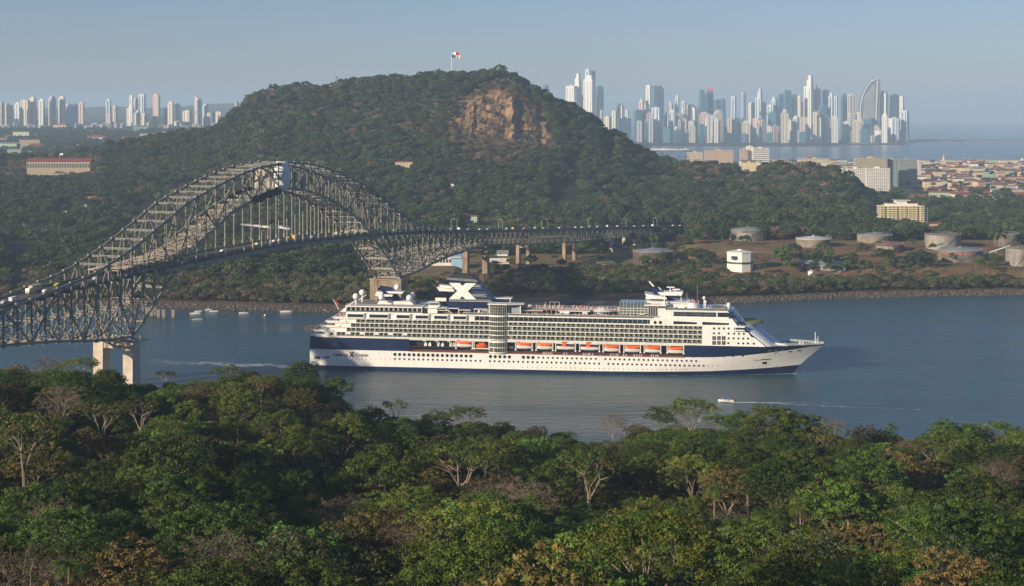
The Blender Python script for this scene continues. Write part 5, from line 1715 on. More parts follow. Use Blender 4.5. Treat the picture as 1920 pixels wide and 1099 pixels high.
# vertical structure: partitions, every fourth a thick white pier
bay = 2.76
pa = MB(); pt2 = MB(); ra = MB(); doors = []; walls = MB()
LIFT0, LIFT1 = SX(915.5), SX(951.5)
for k in range(4):
    z0, z1 = Z[k] + .12, Z[k+1] - .30
    x = starts[k]; j = 0
    while x < xf - .5:
        x2 = min(x + bay, xf)
        if not (LIFT0 - 1.5 < x < LIFT1):
            pa.box((x - .06, -15.85, z0), (x + .06, IN, z1)); pa.box((x - .06, -IN, z0), (x + .06, 15.85, z1))
            if j % 2 == 0 and k > 0 or (k == 0 and j % 2 == 0): pt2.box((x - .14, -15.97, z0), (x + .14, -15.55, z1))
            if k == 0 and x < SX(760) and (j % 3 == 2): pt2.box((x, -15.9, z0), (x2, -15.3, z1))
            ra.box((x + .1, -15.93, z0 + .06), (x2 - .1, -15.88, z0 + 1.05))
            doors.append((k, x + .30, z0))
        x = x2; j += 1
pa.m = [0] * len(pa.m)
sb(pa, 'balcony_partition', SCR)['kind'] = 'stuff'; sb(pt2, 'balcony_post', SW)['kind'] = 'stuff'; sb(ra, 'balcony_railing', SRG)['kind'] = 'stuff'
d = MB(); d.box((0, IN - .05, .05), (1.3, IN, 1.95)); d.box((.72, IN - .09, .05), (.80, IN - .05, 1.95))
g = random.Random(4); g.shuffle(doors)
many('balcony_door', d, SGL, ship, [(x + g.choice((0, 0, 0, .5)), 0, z) for k, x, z in doors])
cw = MB()
for k in range(4): cw.box((starts[k], IN - .02, Z[k] + .12), (xf, IN, Z[k+1] - .30))
sb(cw, 'cabin_wall', SCR)
# doors and windows on the stern terraces
m = MB()
for (p0, q0, p1, q1) in ((606.5, 624.5, 609.5, 627.5), (619, 624.5, 623.5, 628.5), (612, 616.5, 615, 619.5), (623, 607.5, 626, 610.5), (632, 599, 635, 602)):
    (a, zb1), (b, za1) = S(p0, q0), S(p1, q1)
    m.box((a, -15.27, za1), (b, -15.2, zb1))
sb(m, 'terrace_window', SGL)
# lounge windows, dark, slightly bayed
bays = []
for (a, b) in ((649.5, 682.5), (690.5, 728.5), (741.5, 769), (777, 804), (812, 840), (848, 875)):
    xa, xb = SX(a), SX(b); bays.append((xa, xb))
m = MB()
for i, (xa, xb) in enumerate(bays):
    m.prism([(xa - .5, -15.3), (xb + .5, -15.3), (xb - .3, -16.6), (xa + .3, -16.6)], 30.25, 33.2, axis='z')
sb(m, 'bay_window_frame', SW, fixn=True)
for i, (xa, xb) in enumerate(bays):
    m = MB(); m.prism([(xa - .1, -15.7), (xb + .1, -15.7), (xb - .6, -16.68), (xa + .6, -16.68)], 30.85, 32.55, axis='z')
    k = int((xb - xa) / 1.5)
    sb(m, 'bay_window', SGL, fixn=True)
# gallery of windows around the pool, px 889..1217
m = MB(); xa, xb = SX(889), SX(1217)
m.box((xa, -15.55, Z[4] + .45), (xb, -15.3, ZP - .75), 0)
x = xa
while x < xb:
    m.box((x, -15.75, Z[4] + .12), (x + .10, -15.55, ZP - .5), 1); x += 2.76 * 1.02
sb(m, 'gallery_window', [SGL, SCR])
m = MB(); m.box((SX(878), -16.0, ZP - .75), (SX(1225), 16.0, ZP)); m.box((SX(884), -15.98, Z[4] + .12), (SX(1225), -15.7, Z[4] + .30)); m.box((SX(649), -15.9, 33.1), (SX(889), 15.9, ZP))
sb(m, 'pool_deck_edge', SW)
m = MB(); m.box((SX(645), -15.6, ZP), (SX(1235), 15.6, ZP + .06)); sb(m, 'pool_deck', SDK)
# pool deck railing
m = MB(); m.box((SX(868), -15.92, ZP + .1), (SX(1235), -15.87, ZP + 1.05)); m.box((SX(868), 15.87, ZP + .1), (SX(1235), 15.92, ZP + 1.05)); sb(m, 'deck_railing', SRG)
m = MB()
for a in np.arange(SX(868), SX(1235), 2.0): m.bar((a, -15.9, ZP), (a, -15.9, ZP + 1.15), .08)
m.bar((SX(868), -15.9, ZP + 1.15), (SX(1235), -15.9, ZP + 1.15), .12); sb(m, 'rail_post', SW)
# aft upper cabins px 648..790
xa, xb = SX(648), SX(789)
m = MB(); m.box((xa, -13.9, ZP), (xb, 13.9, 37.0)); m.box((xa - .6, -15.6, 36.6), (xb + .6, 15.6, 37.25)); m.box((xa - .6, -15.7, ZP - .05), (xb + .4, 15.7, ZP + .3))
sb(m, 'aft_deckhouse', SW)
m = MB(); m.box((xa + .4, -14.6, 37.25), (SX(785), 14.6, 37.3)); sb(m, 'sun_deck', SGD)
dd = MB(); dd.box((0, -13.98, ZP + .35), (1.5, -13.9, 36.2)); dd.box((.7, -14.02, ZP + .35), (.78, -13.98, 36.2))
many('cabin_door', dd, SGL, ship, [(xa + .7 + 2.76 * i, 0, 0) for i in range(16)])
m = MB(); m.box((xa, -15.6, ZP + .35), (xb, -15.55, ZP + 1.25)); sb(m, 'balcony_railing', SRG)
m = MB()
for i in range(17): m.box((xa + 2.76 * i, -15.5, ZP + .3), (xa + 2.76 * i + .12, -13.9, 36.6))
sb(m, 'balcony_partition', SW)
m = MB()
for i in range(60):
    a = xa + i * .74; m.bar((a, -15.3, 37.25), (a, -15.3, 38.3), .05)
m.bar((xa, -15.3, 38.3), (xb, -15.3, 38.3), .09); m.bar((xa, -15.3, 37.8), (xb, -15.3, 37.8), .05)
sb(m, 'rail_post', SW)
# raked stern fin either side of the terrace and the ensign staff
m = MB()
for y_ in (-15.2, 15.0):
    m.prism([(SX(636), 33.6), (SX(649), 36.9), (SX(665), 40.2), (SX(666.5), 40.2), (SX(651), 36.6), (SX(646), 33.6)], y_, y_ + .2)
sb(m, 'stern_fin', SW)
m = MB(); m.bar((SX(634.5, 16), 0, Z[4] + 3), (SX(624.5, 16), 0, 38.8), .3); sb(m, 'flagstaff', SW)
m = MB(); m.prism([(SX(629, 16), 38.2), (SX(634, 16), 36.6), (SX(634.5, 16), 35.2), (SX(630, 16), 36.8)], -.4, -.3); sb(m, 'ensign', mat('ensign_red', (.55, .03, .03), .8))
# aft radar house, fin and domes (centre line, off = 16)
x0, z0 = S(705, 577, 11); x1, z1 = S(775, 564.5, 11)
m = MB(); m.prism([(S(706, 577, 11)[0], 37.25), (S(775, 577, 11)[0], 37.25), (S(769, 565, 11)[0], S(769, 565.5, 11)[1]), (S(710, 565, 11)[0], S(769, 565.5, 11)[1])], -5, 5)
zt1 = S(769, 565.5, 11)[1]
sb(m, 'radar_deckhouse', SW)
m = disc(.75); o = m.build('porthole', SGL, ship, (S(735, 571, 11)[0], -5.03, S(735, 571, 11)[1]))
m = MB()
q = [S(710.5, 535.5, 16), S(733, 539, 16), S(753.5, 563.5, 16), S(722, 563.5, 16)]
m.prism([(a, b) for a, b in q], -1.3, 1.3); sb(m, 'aft_fin', SNV)
m = MB()
for (pts_, ya, yb) in (([(701.5, 551), (736, 553), (734, 556.5), (704, 555)], -4.5, 4.5), ([(723, 546.5), (756, 547.5), (753, 551), (728, 550)], -4, 4), ([(704, 547), (716, 548), (716, 552), (705, 552)], -3.5, 3.5)):
    m.prism([S(a, b, 12) for a, b in pts_], ya, yb)
sb(m, 'fin_platform', SW)
DOME = mat('radome_white', (.78, .76, .74), .35)
def dome(px, py, r, off, zped):
    x, z = S(px, py, off); m = MB()
    m.sphere((x, off - 16, z), r, 20); m.lathe((x, off - 16, zped), [(r * .55, 0), (.55, .25), (.5, max(.3, z - r - zped + .5))], 12)
    sb(m, 'radar_dome', DOME, smooth=True)
dome(666.8, 556, 1.95, 4, 37.3); dome(678.5, 548.5, 1.9, 22, 37.3); dome(714.5, 557.5, 1.9, 7, 40.5); dome(744, 538.3, 1.85, 14, 46.4); dome(767, 559, 2.0, 6, 40.8); dome(772, 553.5, 1.9, 20, 40.8)
# funnel: navy, with the white X on each side and louvres
FO = 9.5                                          # near face of the funnel, metres in
fy = FO - 16
def Fp(px, py): return S(px, py, FO)
q = [Fp(836.5, 520.5), Fp(894, 528.5), Fp(925, 562), Fp(925, 577), Fp(832, 577), Fp(843, 561.5), Fp(851, 545), Fp(838, 527)]
zf = 37.0
m = MB()
m.prism([Fp(837, 521), Fp(893, 528), Fp(924.5, 562.5), Fp(842, 562.5), Fp(851, 545)], fy, -fy)
m.prism([Fp(842, 562.5), Fp(924.5, 562.5), Fp(922, 578), Fp(830, 577), Fp(836, 567)], fy - .0, -fy + .0)
m.box((SX(830, FO), fy, ZP), (SX(922, FO), -fy, Fp(830, 577)[1]))
sb(m, 'funnel', SNV, fixn=True)
m = MB()
cx, cz = Fp(866.3, 545.8)
w = Fp(891.5, 545)[0] - Fp(841, 545)[0]; h = Fp(866, 530.8)[1] - Fp(866, 560.8)[1]
xshape(m, cx, cz, w, h, 6.1, fy - .02, .25)
o = sb(m, 'funnel_emblem', mat('emblem_white', (.85, .82, .76), .4))
m = MB(); xshape(m, cx, cz, w, h, 6.1, -fy + .30, .25); sb(m, 'funnel_emblem', M['white'])
m = MB()
for j, py in enumerate([534, 537.5, 541, 548, 551.5, 557]):
    xl = 880 - abs(j - 3) * 2 + (4 if j in (2, 3) else 0); xr = 893 + (py - 528) * .88
    (a, z_), (b, _) = Fp(xl + 2, py), Fp(xr, py); m.box((a, fy - .12, z_ - .10), (b, fy - .01, z_ + .10))
sb(m, 'funnel_louvre', mat('louvre_grey', (.16, .20, .26), .5))
m = MB()
for (a, b, py) in ((842, 921, 564), (886, 912, 554.5), (888, 901, 537.5)):
    (xa_, z_), (xb_, _) = Fp(a, py), Fp(b, py)
    m.box((xa_, fy - .9, z_ - .12), (xb_, fy, z_)); n_ = int((xb_ - xa_) / .9)
    for i in range(n_): m.bar((xa_ + i * .9, fy - .85, z_), (xa_ + i * .9, fy - .85, z_ + .95), .12)
    m.bar((xa_, fy - .85, z_ + .95), (xb_, fy - .85, z_ + .95), .12)
(xa_, z_), (xb_, z2_) = Fp(838, 525), Fp(893, 529.5)
for i in range(20):
    f_ = i / 19; p_ = (xa_ + (xb_ - xa_) * f_, fy - .3, z_ + (z2_ - z_) * f_); m.bar(p_, (p_[0], p_[1], p_[2] + 1.3), .1)
for dz in (.6, 1.3): m.bar((xa_, fy - .3, z_ + dz), (xb_, fy - .3, z2_ + dz), .1)
sb(m, 'funnel_gallery', M['white'])
m = MB(); m.prism([Fp(845, 516.5), Fp(870, 516), Fp(884, 519), Fp(890, 526.5), Fp(850, 522)], -4.5, 4.5)
for i in range(4):
    xx = Fp(866 + i * 3.2, 518)[0]
    m.lathe((xx, (-2 if i % 2 else 2), Fp(866, 520)[1]), [(.7, 0), (.7, 1.6)], 10)
sb(m, 'funnel_top', mat('exhaust_black', (.02, .022, .025), .6), fixn=True)
m = MB()
m.prism([S(817, 538.5, 12), S(866, 545, 12), S(868, 548, 12), S(822, 546, 12)], -3.5, 3.5)
m.prism([S(821.5, 534.5, 12), S(846, 537, 12), S(852, 542, 12), S(825, 539.5, 12)], -3.0, 3.0)
sb(m, 'funnel_wing', SW)
# aft pool area fittings: white frames, stairs
m = MB()
m.box((SX(801), -12, 37.2), (SX(821), -4, 38.0)); m.box((SX(801, 4), -11.8, 39.4), (SX(821, 4), -4.2, 39.7))
for a in (801.3, 820.4):
    for y_ in (-11.7, -4.4): m.bar((SX(a), y_, 38), (SX(a), y_, 39.5), .3)
m.box((SX(807), 0, 39.0), (SX(828), .3, 41.0)); m.box((SX(800), -13.5, ZP), (SX(818), -5, 37.2)); m.box((SX(786), -14.5, 36.6), (SX(836), -3, 36.85))
m.bar((SX(834), -14.3, 36.6), (SX(847), -14.3, ZP + .2), .5, .3)
sb(m, 'aft_pool_house', SW)
m = MB(); m.box((SX(802.5), -12.05, 38.05), (SX(819.5), -12.0, 39.35)); m.box((SX(789), -12.5, ZP + .1), (SX(799.5), -5, 36.5)); m.box((SX(819), -10, ZP + .1), (SX(836), -4, 36)); sb(m, 'aft_pool_glazing', SRG)
# clutter on the deck edge under the funnel: pergola beams
m = MB()
for (a, b, z_) in ((838, 858, 36.4), (857, 880, 35.6), (886, 912, 36.3), (896, 917, 35.4), (820, 836, 35.2)):
    m.box((SX(a), -13.5, z_), (SX(b), -10.5, z_ + .28))
    for q_ in (a + 1, b - 1): m.bar((SX(q_), -12, ZP), (SX(q_), -12, z_), .2)
m.bar((SX(896.5), -14.5, ZP), (SX(896.5), -14.5, ZP + 2.6), .9, .9)
sb(m, 'pergola', SW)
# glazed lift tower, semicircular
def arcpts(cx, cy, r, ry, n=14, z=0): return [(cx + r * math.cos(PI + PI * k / n), cy - ry * math.sin(PI * k / n)) for k in range(n + 1)]
lx = (LIFT0 + LIFT1) / 2; lr = (LIFT1 - LIFT0) / 2
def arc_ring(m, z0, z1, r, ry, mi=0, cy=-14.6, n=16):
    pts_ = [(lx + r * math.cos(PI + PI * k / n), cy - ry * math.sin(PI * k / n)) for k in range(n + 1)]
    m.prism(pts_ , z0, z1, mi, axis='z')
m = MB(); arc_ring(m, 12.2, ZP + 6.3, lr - .35, 3.2); sb(m, 'lift_tower_glass', mat('lift_glass', (.09, .10, .08), .1, spec=.8, c2=(.03, .04, .04), scale=.35), fixn=True)
m = MB()
for z_ in list(Z) + [15.2]: arc_ring(m, z_ - .22, z_ + .16, lr, 3.5)
arc_ring(m, 12.0, 12.6, lr, 3.55); arc_ring(m, 18.0, 19.0, lr, 3.5); arc_ring(m, ZP - .75, ZP + .15, lr + .3, 3.8)
sb(m, 'lift_tower_band', SW, fixn=True)
m = MB()
for k in range(13):
    a = PI * (k + .0) / 12; x = lx - (lr - .1) * math.cos(a); y_ = -14.6 - 3.3 * math.sin(a)
    m.bar((x, y_, 12.2), (x, y_, ZP + 6.2), .12 if k % 2 else .2)
for z_ in (35, 36.5, 38): arc_ring(m, z_, z_ + .12, lr - .2, 3.35)
sb(m, 'lift_tower_mullion', mat('mullion_grey', (.45, .43, .36), .5), fixn=True)
m = MB(); m.prism([(SX(914), -18.4), (SX(950), -18.6), (SX(981), -15), (SX(981), -9), (SX(914), -9)], ZP + 6.2, ZP + 6.7, axis='z')
m.box((SX(921, 14), -4, ZP + 8.0), (SX(959, 14), 4, ZP + 8.4))
m.bar((SX(974.5), -14.5, ZP), (SX(974.5), -14.5, ZP + 6.2), .5); m.bar((SX(953), -14.6, ZP), (SX(953), -14.6, ZP + 6.2), .6); m.bar((SX(916), -14.6, ZP), (SX(916), -14.6, ZP + 6.2), .5)
m.bar((SX(956, 14), -3, ZP), (SX(956, 14), -3, ZP + 8.1), .4)
sb(m, 'sun_canopy', SW)
m = MB(); m.box((SX(953), -13.8, ZP), (SX(974), -10, ZP + 6.1)); sb(m, 'lobby_wall', mat('blue_grey_panel', (.30, .34, .38), .4))  # plain blue-grey wall colour
# pool deck: upper running deck, kiosks, tent
m = MB(); m.box((SX(982), -9.5, ZP + 2.7), (SX(1165), 12, ZP + 3.0), 0)
m.box((SX(1048), -12.5, ZP + .1), (SX(1066), -9.5, ZP + 2.6), 1); m.box((SX(1044), -12.8, ZP + 2.6), (SX(1105), -9.0, ZP + 2.95), 1)
m.box((SX(1090), -12, ZP + .1), (SX(1100), -9.5, ZP + 2.6), 1)
m.box((SX(982), -12.5, ZP + 2.4), (SX(1016), -9.5, ZP + 2.6), 1)
for p_ in range(986, 1165, 9): m.bar((SX(p_), -9.6, ZP), (SX(p_), -9.6, ZP + 2.7), .18, .18, 1)
sb(m, 'upper_running_deck', [SDK, SW])
m = MB()
for a in np.arange(SX(982), SX(1165), 1.6): m.bar((a, -9.4, ZP + 3), (a, -9.4, ZP + 4.0), .07)
for z_ in (3.5, 4.0): m.bar((SX(982), -9.4, ZP + z_), (SX(1165), -9.4, ZP + z_), .08)
for p_ in (1020, 1028.5, 1037, 1046.5): m.bar((SX(p_, 8), -2, ZP + 3), (SX(p_, 8), -2, ZP + 6.6), .14)
m.bar((SX(1028.5, 8), -2, ZP + 6.6), (SX(1046.5, 8), -2, ZP + 6.6), .12)
sb(m, 'running_deck_rail', SW)
tx, tz = SX(1129, 6), ZP
m = MB()
m.lathe((tx, -8.5, ZP + 2.7), [(6.0, 0), (4.4, .55), (2.6, 1.15), (1.0, 1.75), (.15, 2.1)], 10)
for k in range(8):
    a = 2 * PI * k / 8; m.bar((tx + 5.5 * math.cos(a), -8.5 + 4.9 * math.sin(a), ZP), (tx + 5.5 * math.cos(a), -8.5 + 4.9 * math.sin(a), ZP + 2.8), .18)
m.lathe((tx - 1.5, -9, ZP), [(1.7, 0), (1.7, 2.5)], 12)
sb(m, 'pool_bar_tent', M['white'])
# glass conservatory px 1155..1217 with slanted roof
CGL = mat('conservatory_glass', (.08, .12, .12), .08, c2=(.15, .20, .19), scale=.25, spec=.8)
(xa_, _), (xb_, _) = S(1161, 580, 3), S(1214, 580, 3)
m = MB(); m.prism([(-13, ZP + 2.2), (-13, 38.6), (-8, 41.6), (4, 41.6), (4, ZP + 2.2)], xa_, xb_, axis='x'); sb(m, 'conservatory', CGL, fixn=True)
m = MB()
for k in range(9):
    x = xa_ + (xb_ - xa_) * k / 8; m.bar((x, -13.06, ZP), (x, -13.06, 38.7), .2); m.bar((x, -13.06, 38.7), (x, -8, 41.7), .16)
for z_ in (ZP + 2.2, ZP + 3.8, 38.65): m.bar((xa_, -13.06, z_), (xb_, -13.06, z_), .22)
m.prism([S(1161, 590, 2), S(1190, 591.5, 2), S(1213, 586.5, 2), S(1213, 587.8, 2), S(1192, 593, 2), S(1161, 591.3, 2)], -14.2, -13.6)
sb(m, 'conservatory_frame', SCR)
# forward tall windows by the glazed corner, px 1215..1233
(xa_, z_), (xb_, _) = S(1215.5, 580, 2), S(1232, 580, 2)
m = MB(); m.box((xa_, -14, ZP), (xb_, 6, 40.4)); sb(m, 'atrium_glass', SGL)
m = MB()
for k in range(6): m.bar((xa_ + (xb_ - xa_) * k / 5, -14.06, ZP), (xa_ + (xb_ - xa_) * k / 5, -14.06, 40.4), .16)
m.prism([(SX(1207), -15.5), (SX(1248), -15.5), (SX(1250), -8), (SX(1207), -8)], 40.4, 40.9, axis='z')
sb(m, 'atrium_frame', SW)
# forward block: px 1233..1366, y 584..600 with two rows of dark windows
m = MB()
m.box((SX(1233), -15.4, ZP), (SX(1247), 15.4, 39.2))
m.prism([(SX(1247), ZP + .3), (SX(1366), ZP + .3), (SX(1366), 37.9), (SX(1247), 38.2)], -15.6, 15.6)
m.box((SX(1246), -15.9, 37.9), (SX(1364), 15.9, 38.45))
m.prism([S(1213.5, 565, 6), S(1292, 569, 6), S(1292, 583, 6), S(1236, 583, 6)], -9.5, 9.5)
m.prism([S(1209, 565, 6), S(1300, 568, 6), S(1300, 570, 6), S(1214, 567.5, 6)], -10.5, 10.5)
m.lathe((SX(1298, 7), -7.5, 38.4), [(3.6, 0), (3.6, 3.4)], 16)
sb(m, 'forward_house', SW, fixn=True)
m = MB(); m.box((SX(1262), -15.68, 35.0), (SX(1342), -15.6, 37.5), 0); m.box((SX(1344.5), -15.68, 35.0), (SX(1367), -15.6, 37.5), 0)
for k in range(16): m.box((SX(1262) + k * 1.5 + .7, -15.71, 35.0), (SX(1262) + k * 1.5 + .76, -15.68, 37.5), 1)
m.box((SX(1262), -15.71, 36.25), (SX(1342), -15.68, 36.32), 1)
sb(m, 'lounge_window', [SGL, M['metal']])
m = MB(); m.prism([S(1262, 602.2), S(1306, 604.5), S(1306, 608), S(1262, 608)], -16.02, -15.95); m.prism([S(1316, 603.5), S(1364, 606), S(1364, 609.5), S(1316, 609.2)], -16.02, -15.95)
m.prism([S(1361, 605.8), S(1366, 605.8), S(1366, 609.5), S(1361, 609.5)], -16.03, -15.96)
sb(m, 'lounge_window', SGL)
m = disc(.95)
for p_ in (1227.5, 1237.5): x, z_ = S(p_, 604.8); m.build('porthole', SGL, ship, (x, -15.98, z_))
m = disc(.85)
for p_ in (1267.5, 1285): x, z_ = S(p_, 578.3, 6.4); m.build('porthole', SGL, ship, (x, -9.55, z_))
# long white band bounding the pool gallery drop
# portholes and windows of the bow house
hp = []
for (p_, q_) in ((1338, 616), (1347.5, 616), (1356.5, 616), (1365.5, 616), (1338, 625), (1347.5, 625), (1365.5, 625.5), (1376, 625.8), (1385, 626), (1394, 626), (1365.5, 634.3), (1375, 634.5), (1384, 634.8), (1393, 635), (1402, 635), (1365, 643.5), (1384, 643.8), (1393, 644), (1402, 644), (1413, 644.5)):
    x, z_ = S(p_, q_); hp.append((x, -15.93, z_))
many('bow_window', disc(.62), SGL, ship, hp)
m = MB()
for p_ in (1338.5, 1347.5, 1356.5):
    for q_ in (634, 643):
        x, z_ = S(p_, q_); m.box((x - 1.0, -15.96, z_ - 1.1), (x + 1.0, -15.9, z_ + 1.1), 0); m.box((x - .05, -15.98, z_ - 1.1), (x + .05, -15.96, z_ + 1.1), 1)
sb(m, 'bow_balcony_window', [SGL, SCR])
# bridge wing with windows, px 1374..1395 y 612..620
m = MB(); (xa_, _), (xb_, _) = S(1373, 616), S(1396, 616); m.box((xa_, -17.6, 25.6 + 2.0), (xb_, 17.6, 30.3)); sb(m, 'bridge_wing', SW)
m = MB()
for k in range(6): m.box((xa_ + .7 + k * 1.0, -17.66, 28.3), (xa_ + 1.35 + k * 1.0, -17.6, 29.5))
m.box((xb_ - .6, -17.68, 28.1), (xb_ + .03, 17.0, 29.6)); m.box((xb_ - 5, -17.64, 28.4), (xb_ - .6, -17.6, 29.5))
sb(m, 'bridge_window', SGL)
# sloping front: glass lounges rounded over the bow and helipad-like dome cap
def front_ring(m, zlo, zhi, xlo, xhi, r, mi=0, n=16, yw=15.6):
    """half-elliptic front wall sloping aft, from (xlo,zlo) to (xhi,zhi)"""
    a_ = [(xlo + r * math.sin(PI * k / n), -yw * math.cos(PI * k / n), zlo) for k in range(n + 1)]
    b_ = [(xhi + r * math.sin(PI * k / n), -yw * math.cos(PI * k / n), zhi) for k in range(n + 1)]
    o = len(m.v); m.v += a_ + b_
    for k in range(n): m.f.append((o+k, o+k+1, o+n+1+k+1, o+n+1+k)); m.m.append(mi)
    m.f.append(tuple(range(o+n+1, o+2*n+2))); m.m.append(mi); m.f.append(tuple(range(o+n, o-1, -1))); m.m.append(mi)
xw = SX(1366)
FRB = mat('front_lounge_shade', (.30, .36, .45), .35, c2=(.20, .27, .36), scale=.25)  # blue shade of the bow-facing lounge front, put into the colour
m = MB(); front_ring(m, 33.9, 38.2, xw + 1.0, xw - 1.8, 5.5, 0, yw=15.3); front_ring(m, 30.2, 33.9, xw + 6.0, xw + 2.2, 4.5, 0, yw=15.3)
sb(m, 'front_lounge', FRB, fixn=True)
m = MB(); front_ring(m, 34.6, 36.0, xw + .7, xw - .2, 5.75, 0, yw=15.5); front_ring(m, 36.8, 37.5, xw - .9, xw - 1.4, 5.6, 0, yw=15.5); front_ring(m, 31.2, 32.6, xw + 5.2, xw + 3.8, 4.75, 0, yw=15.5)
sb(m, 'front_window_band', SGL, fixn=True)
m = MB(); front_ring(m, DECK, 30.2, SX(1436, 8), SX(1388, 8), 8.5, 0, yw=14.8)
sb(m, 'front_slope', mat('front_slope_shade', (.55, .60, .66), .4, var=.06, scale=.4), fixn=True)  # bluish shade on the forward slope is part of this colour
# green domed cap ahead of the wheelhouse
hx, hz_ = S(1395, 604, 16)
m = MB(); m.lathe((hx, 0, 30.35), [(10.2, 0), (11.0, .5), (10.0, 1.4), (9.4, 1.5)], 28, mis=[0, 1, 1]); sb(m, 'wheelhouse_roof', [SW, mat('mossy_green_roof', (.13, .15, .03), .7, c2=(.22, .2, .05), scale=.5)], fixn=True)
# mast on the forward house
m = MB()
m.prism([S(1208, 549, 14), S(1248, 555.5, 14), S(1250, 559.5, 14), S(1209.5, 558.5, 14), S(1212.5, 555, 14)], -7, 7)
m.prism([S(1232, 548, 12), S(1280, 547, 12), S(1277, 554, 12), S(1238, 553.5, 12)], -5.5, 5.5)
m.prism([S(1215, 528, 16), S(1217.5, 527.5, 16), S(1226, 536.3, 16), S(1223, 537.3, 16)], -.7, .7)
m.prism([S(1233, 538.5, 16), S(1235, 538.5, 16), S(1240, 544, 16), S(1238, 544, 16)], -.6, .6)
for (p_, a, b, w_) in ((1255.5, 550, 539, 6.5), (1266, 550, 543, 6)):
    x, z1_ = S(p_, a, 14); _, z2_ = S(p_, b, 14)
    m.bar((x, -2, z1_), (x, -2, z2_), .5); m.box((x - w_ / 2 * .6, -3, z2_ - .1), (x + w_ / 2 * .6 + .6, -1.2, z2_ + .45))
x, z1_ = S(1276, 568, 14); m.bar((x, -3, z1_), (x, -3, S(1276, 554, 14)[1]), .35)
x, z1_ = S(1245, 572, 3); m.lathe((x, -13, 40.4), [(1.3, 0), (.9, 2.2), (.35, 2.8), (.25, 8.5)], 10)
sb(m, 'mast_platform', SW, fixn=True)
m = MB(); m.prism([S(1218, 541.5, 15), S(1241, 544.5, 15), S(1256, 557, 15), S(1270, 568, 15), S(1226, 567, 15), S(1244, 563, 15), S(1228, 554, 15)], -2.2, 2.2)
m.prism([S(1225, 567, 13), S(1232, 561.5, 13), S(1256, 561.5, 13), S(1259, 567.5, 13)], -4, 4)
sb(m, 'mast_fin', SNV, fixn=True)
m = MB()
for (p_, q_, top_, r_, off) in ((1319.5, 583, 558.5, .95, 8), (1322, 583, 566, .85, 5)):
    x, z2_ = S(p_, top_, off); m.bar((x, off - 16, 38.4), (x, off - 16, z2_), .55); m.sphere((x, off - 16, z2_), r_, 12)
x, z2_ = S(1365.5, 571.5, 6); m.lathe((x, -10, 38.3), [(.5, 0), (.5, 1.3), (1.1, 1.9), (1.3, 2.8), (1.0, 3.8), (.3, 4.3)], 12)
sb(m, 'satellite_dome', DOME, smooth=True)
m = MB()
for (p_, top_, off) in ((1306.5, 533, 10), (1287, 548, 10), (1360, 560, 8), (1340, 568, 8), (1289, 551, 14)):
    x, z2_ = S(p_, top_, off); m.bar((x, off - 16, 38.4), (x, off - 16, z2_), .14)
sb(m, 'whip_aerial', M['metal'])
m = MB(); m.box((SX(1250), -15.7, 38.5), (SX(1362), -15.65, 39.6)); m.box((SX(1335, 3), -12, 38.5), (SX(1356, 3), -11.95, 41.2)); sb(m, 'deck_railing', SRG)
m = MB()
for a in np.arange(SX(1250), SX(1362), 1.8): m.bar((a, -15.7, 38.4), (a, -15.7, 39.7), .07)
m.bar((SX(1250), -15.7, 39.7), (SX(1362), -15.7, 39.7), .1)
for a in np.arange(SX(1215), SX(1292), 1.6): m.bar((a, -10.2, 41.2), (a, -10.2, 42.4), .06)
m.bar((SX(1215), -10.2, 42.4), (SX(1292), -10.2, 42.4), .08)
sb(m, 'rail_post', SW)
# forecastle gear: rails, mast, breakwater
m = MB()
nb = 46
for sg in (-1, 1):
    prev = None
    for k in range(nb + 1):
        x = 247 + (294.0 - 247) * k / nb; y_ = sg * max(.15, halfb(x, DECK) - .15)
        m.bar((x, y_, DECK), (x, y_, DECK + 1.25), .14)
        if prev:
            for z_ in (.45, .85, 1.25): m.bar((prev[0], prev[1], DECK + z_), (x, y_, DECK + z_), .09)
        prev = (x, y_)
sb(m, 'forecastle_rail', SW)
m = MB(); x, _ = S(1528, 640, 16); m.bar((x, 0, DECK), (x, 0, S(1527, 623, 16)[1]), .32)
m.bar((x + 1.5, 0, DECK), (x + 1.5, 0, DECK + 4.4), .25); m.bar((x - .2, 0, DECK + 2.4), (x + 1.7, 0, DECK + 2.4), .2)
for (p_, w_) in ((1459, 1.6), (1449, 1.0), (1500, .7), (1505, .7)):
    x, _ = S(p_, 645, 12); m.box((x - w_ / 2, -3, DECK), (x + w_ / 2, 3, DECK + 1.3))
m.prism([(SX(1436, 4), DECK), (SX(1478, 6), DECK), (SX(1470, 6), DECK + 1.0), (SX(1436, 4), DECK + 2.2)], -9, -8.7)
m.prism([(SX(1436, 4), DECK), (SX(1478, 6), DECK), (SX(1470, 6), DECK + 1.0), (SX(1436, 4), DECK + 2.2)], 8.7, 9)
sb(m, 'forecastle_gear', SW)
m = MB()
m.box((SX(1434, 8), -11, DECK), (SX(1476, 8), 11, DECK + .25)); sb(m, 'forecastle_platform', mat('deck_light_blue', (.42, .50, .58), .6))

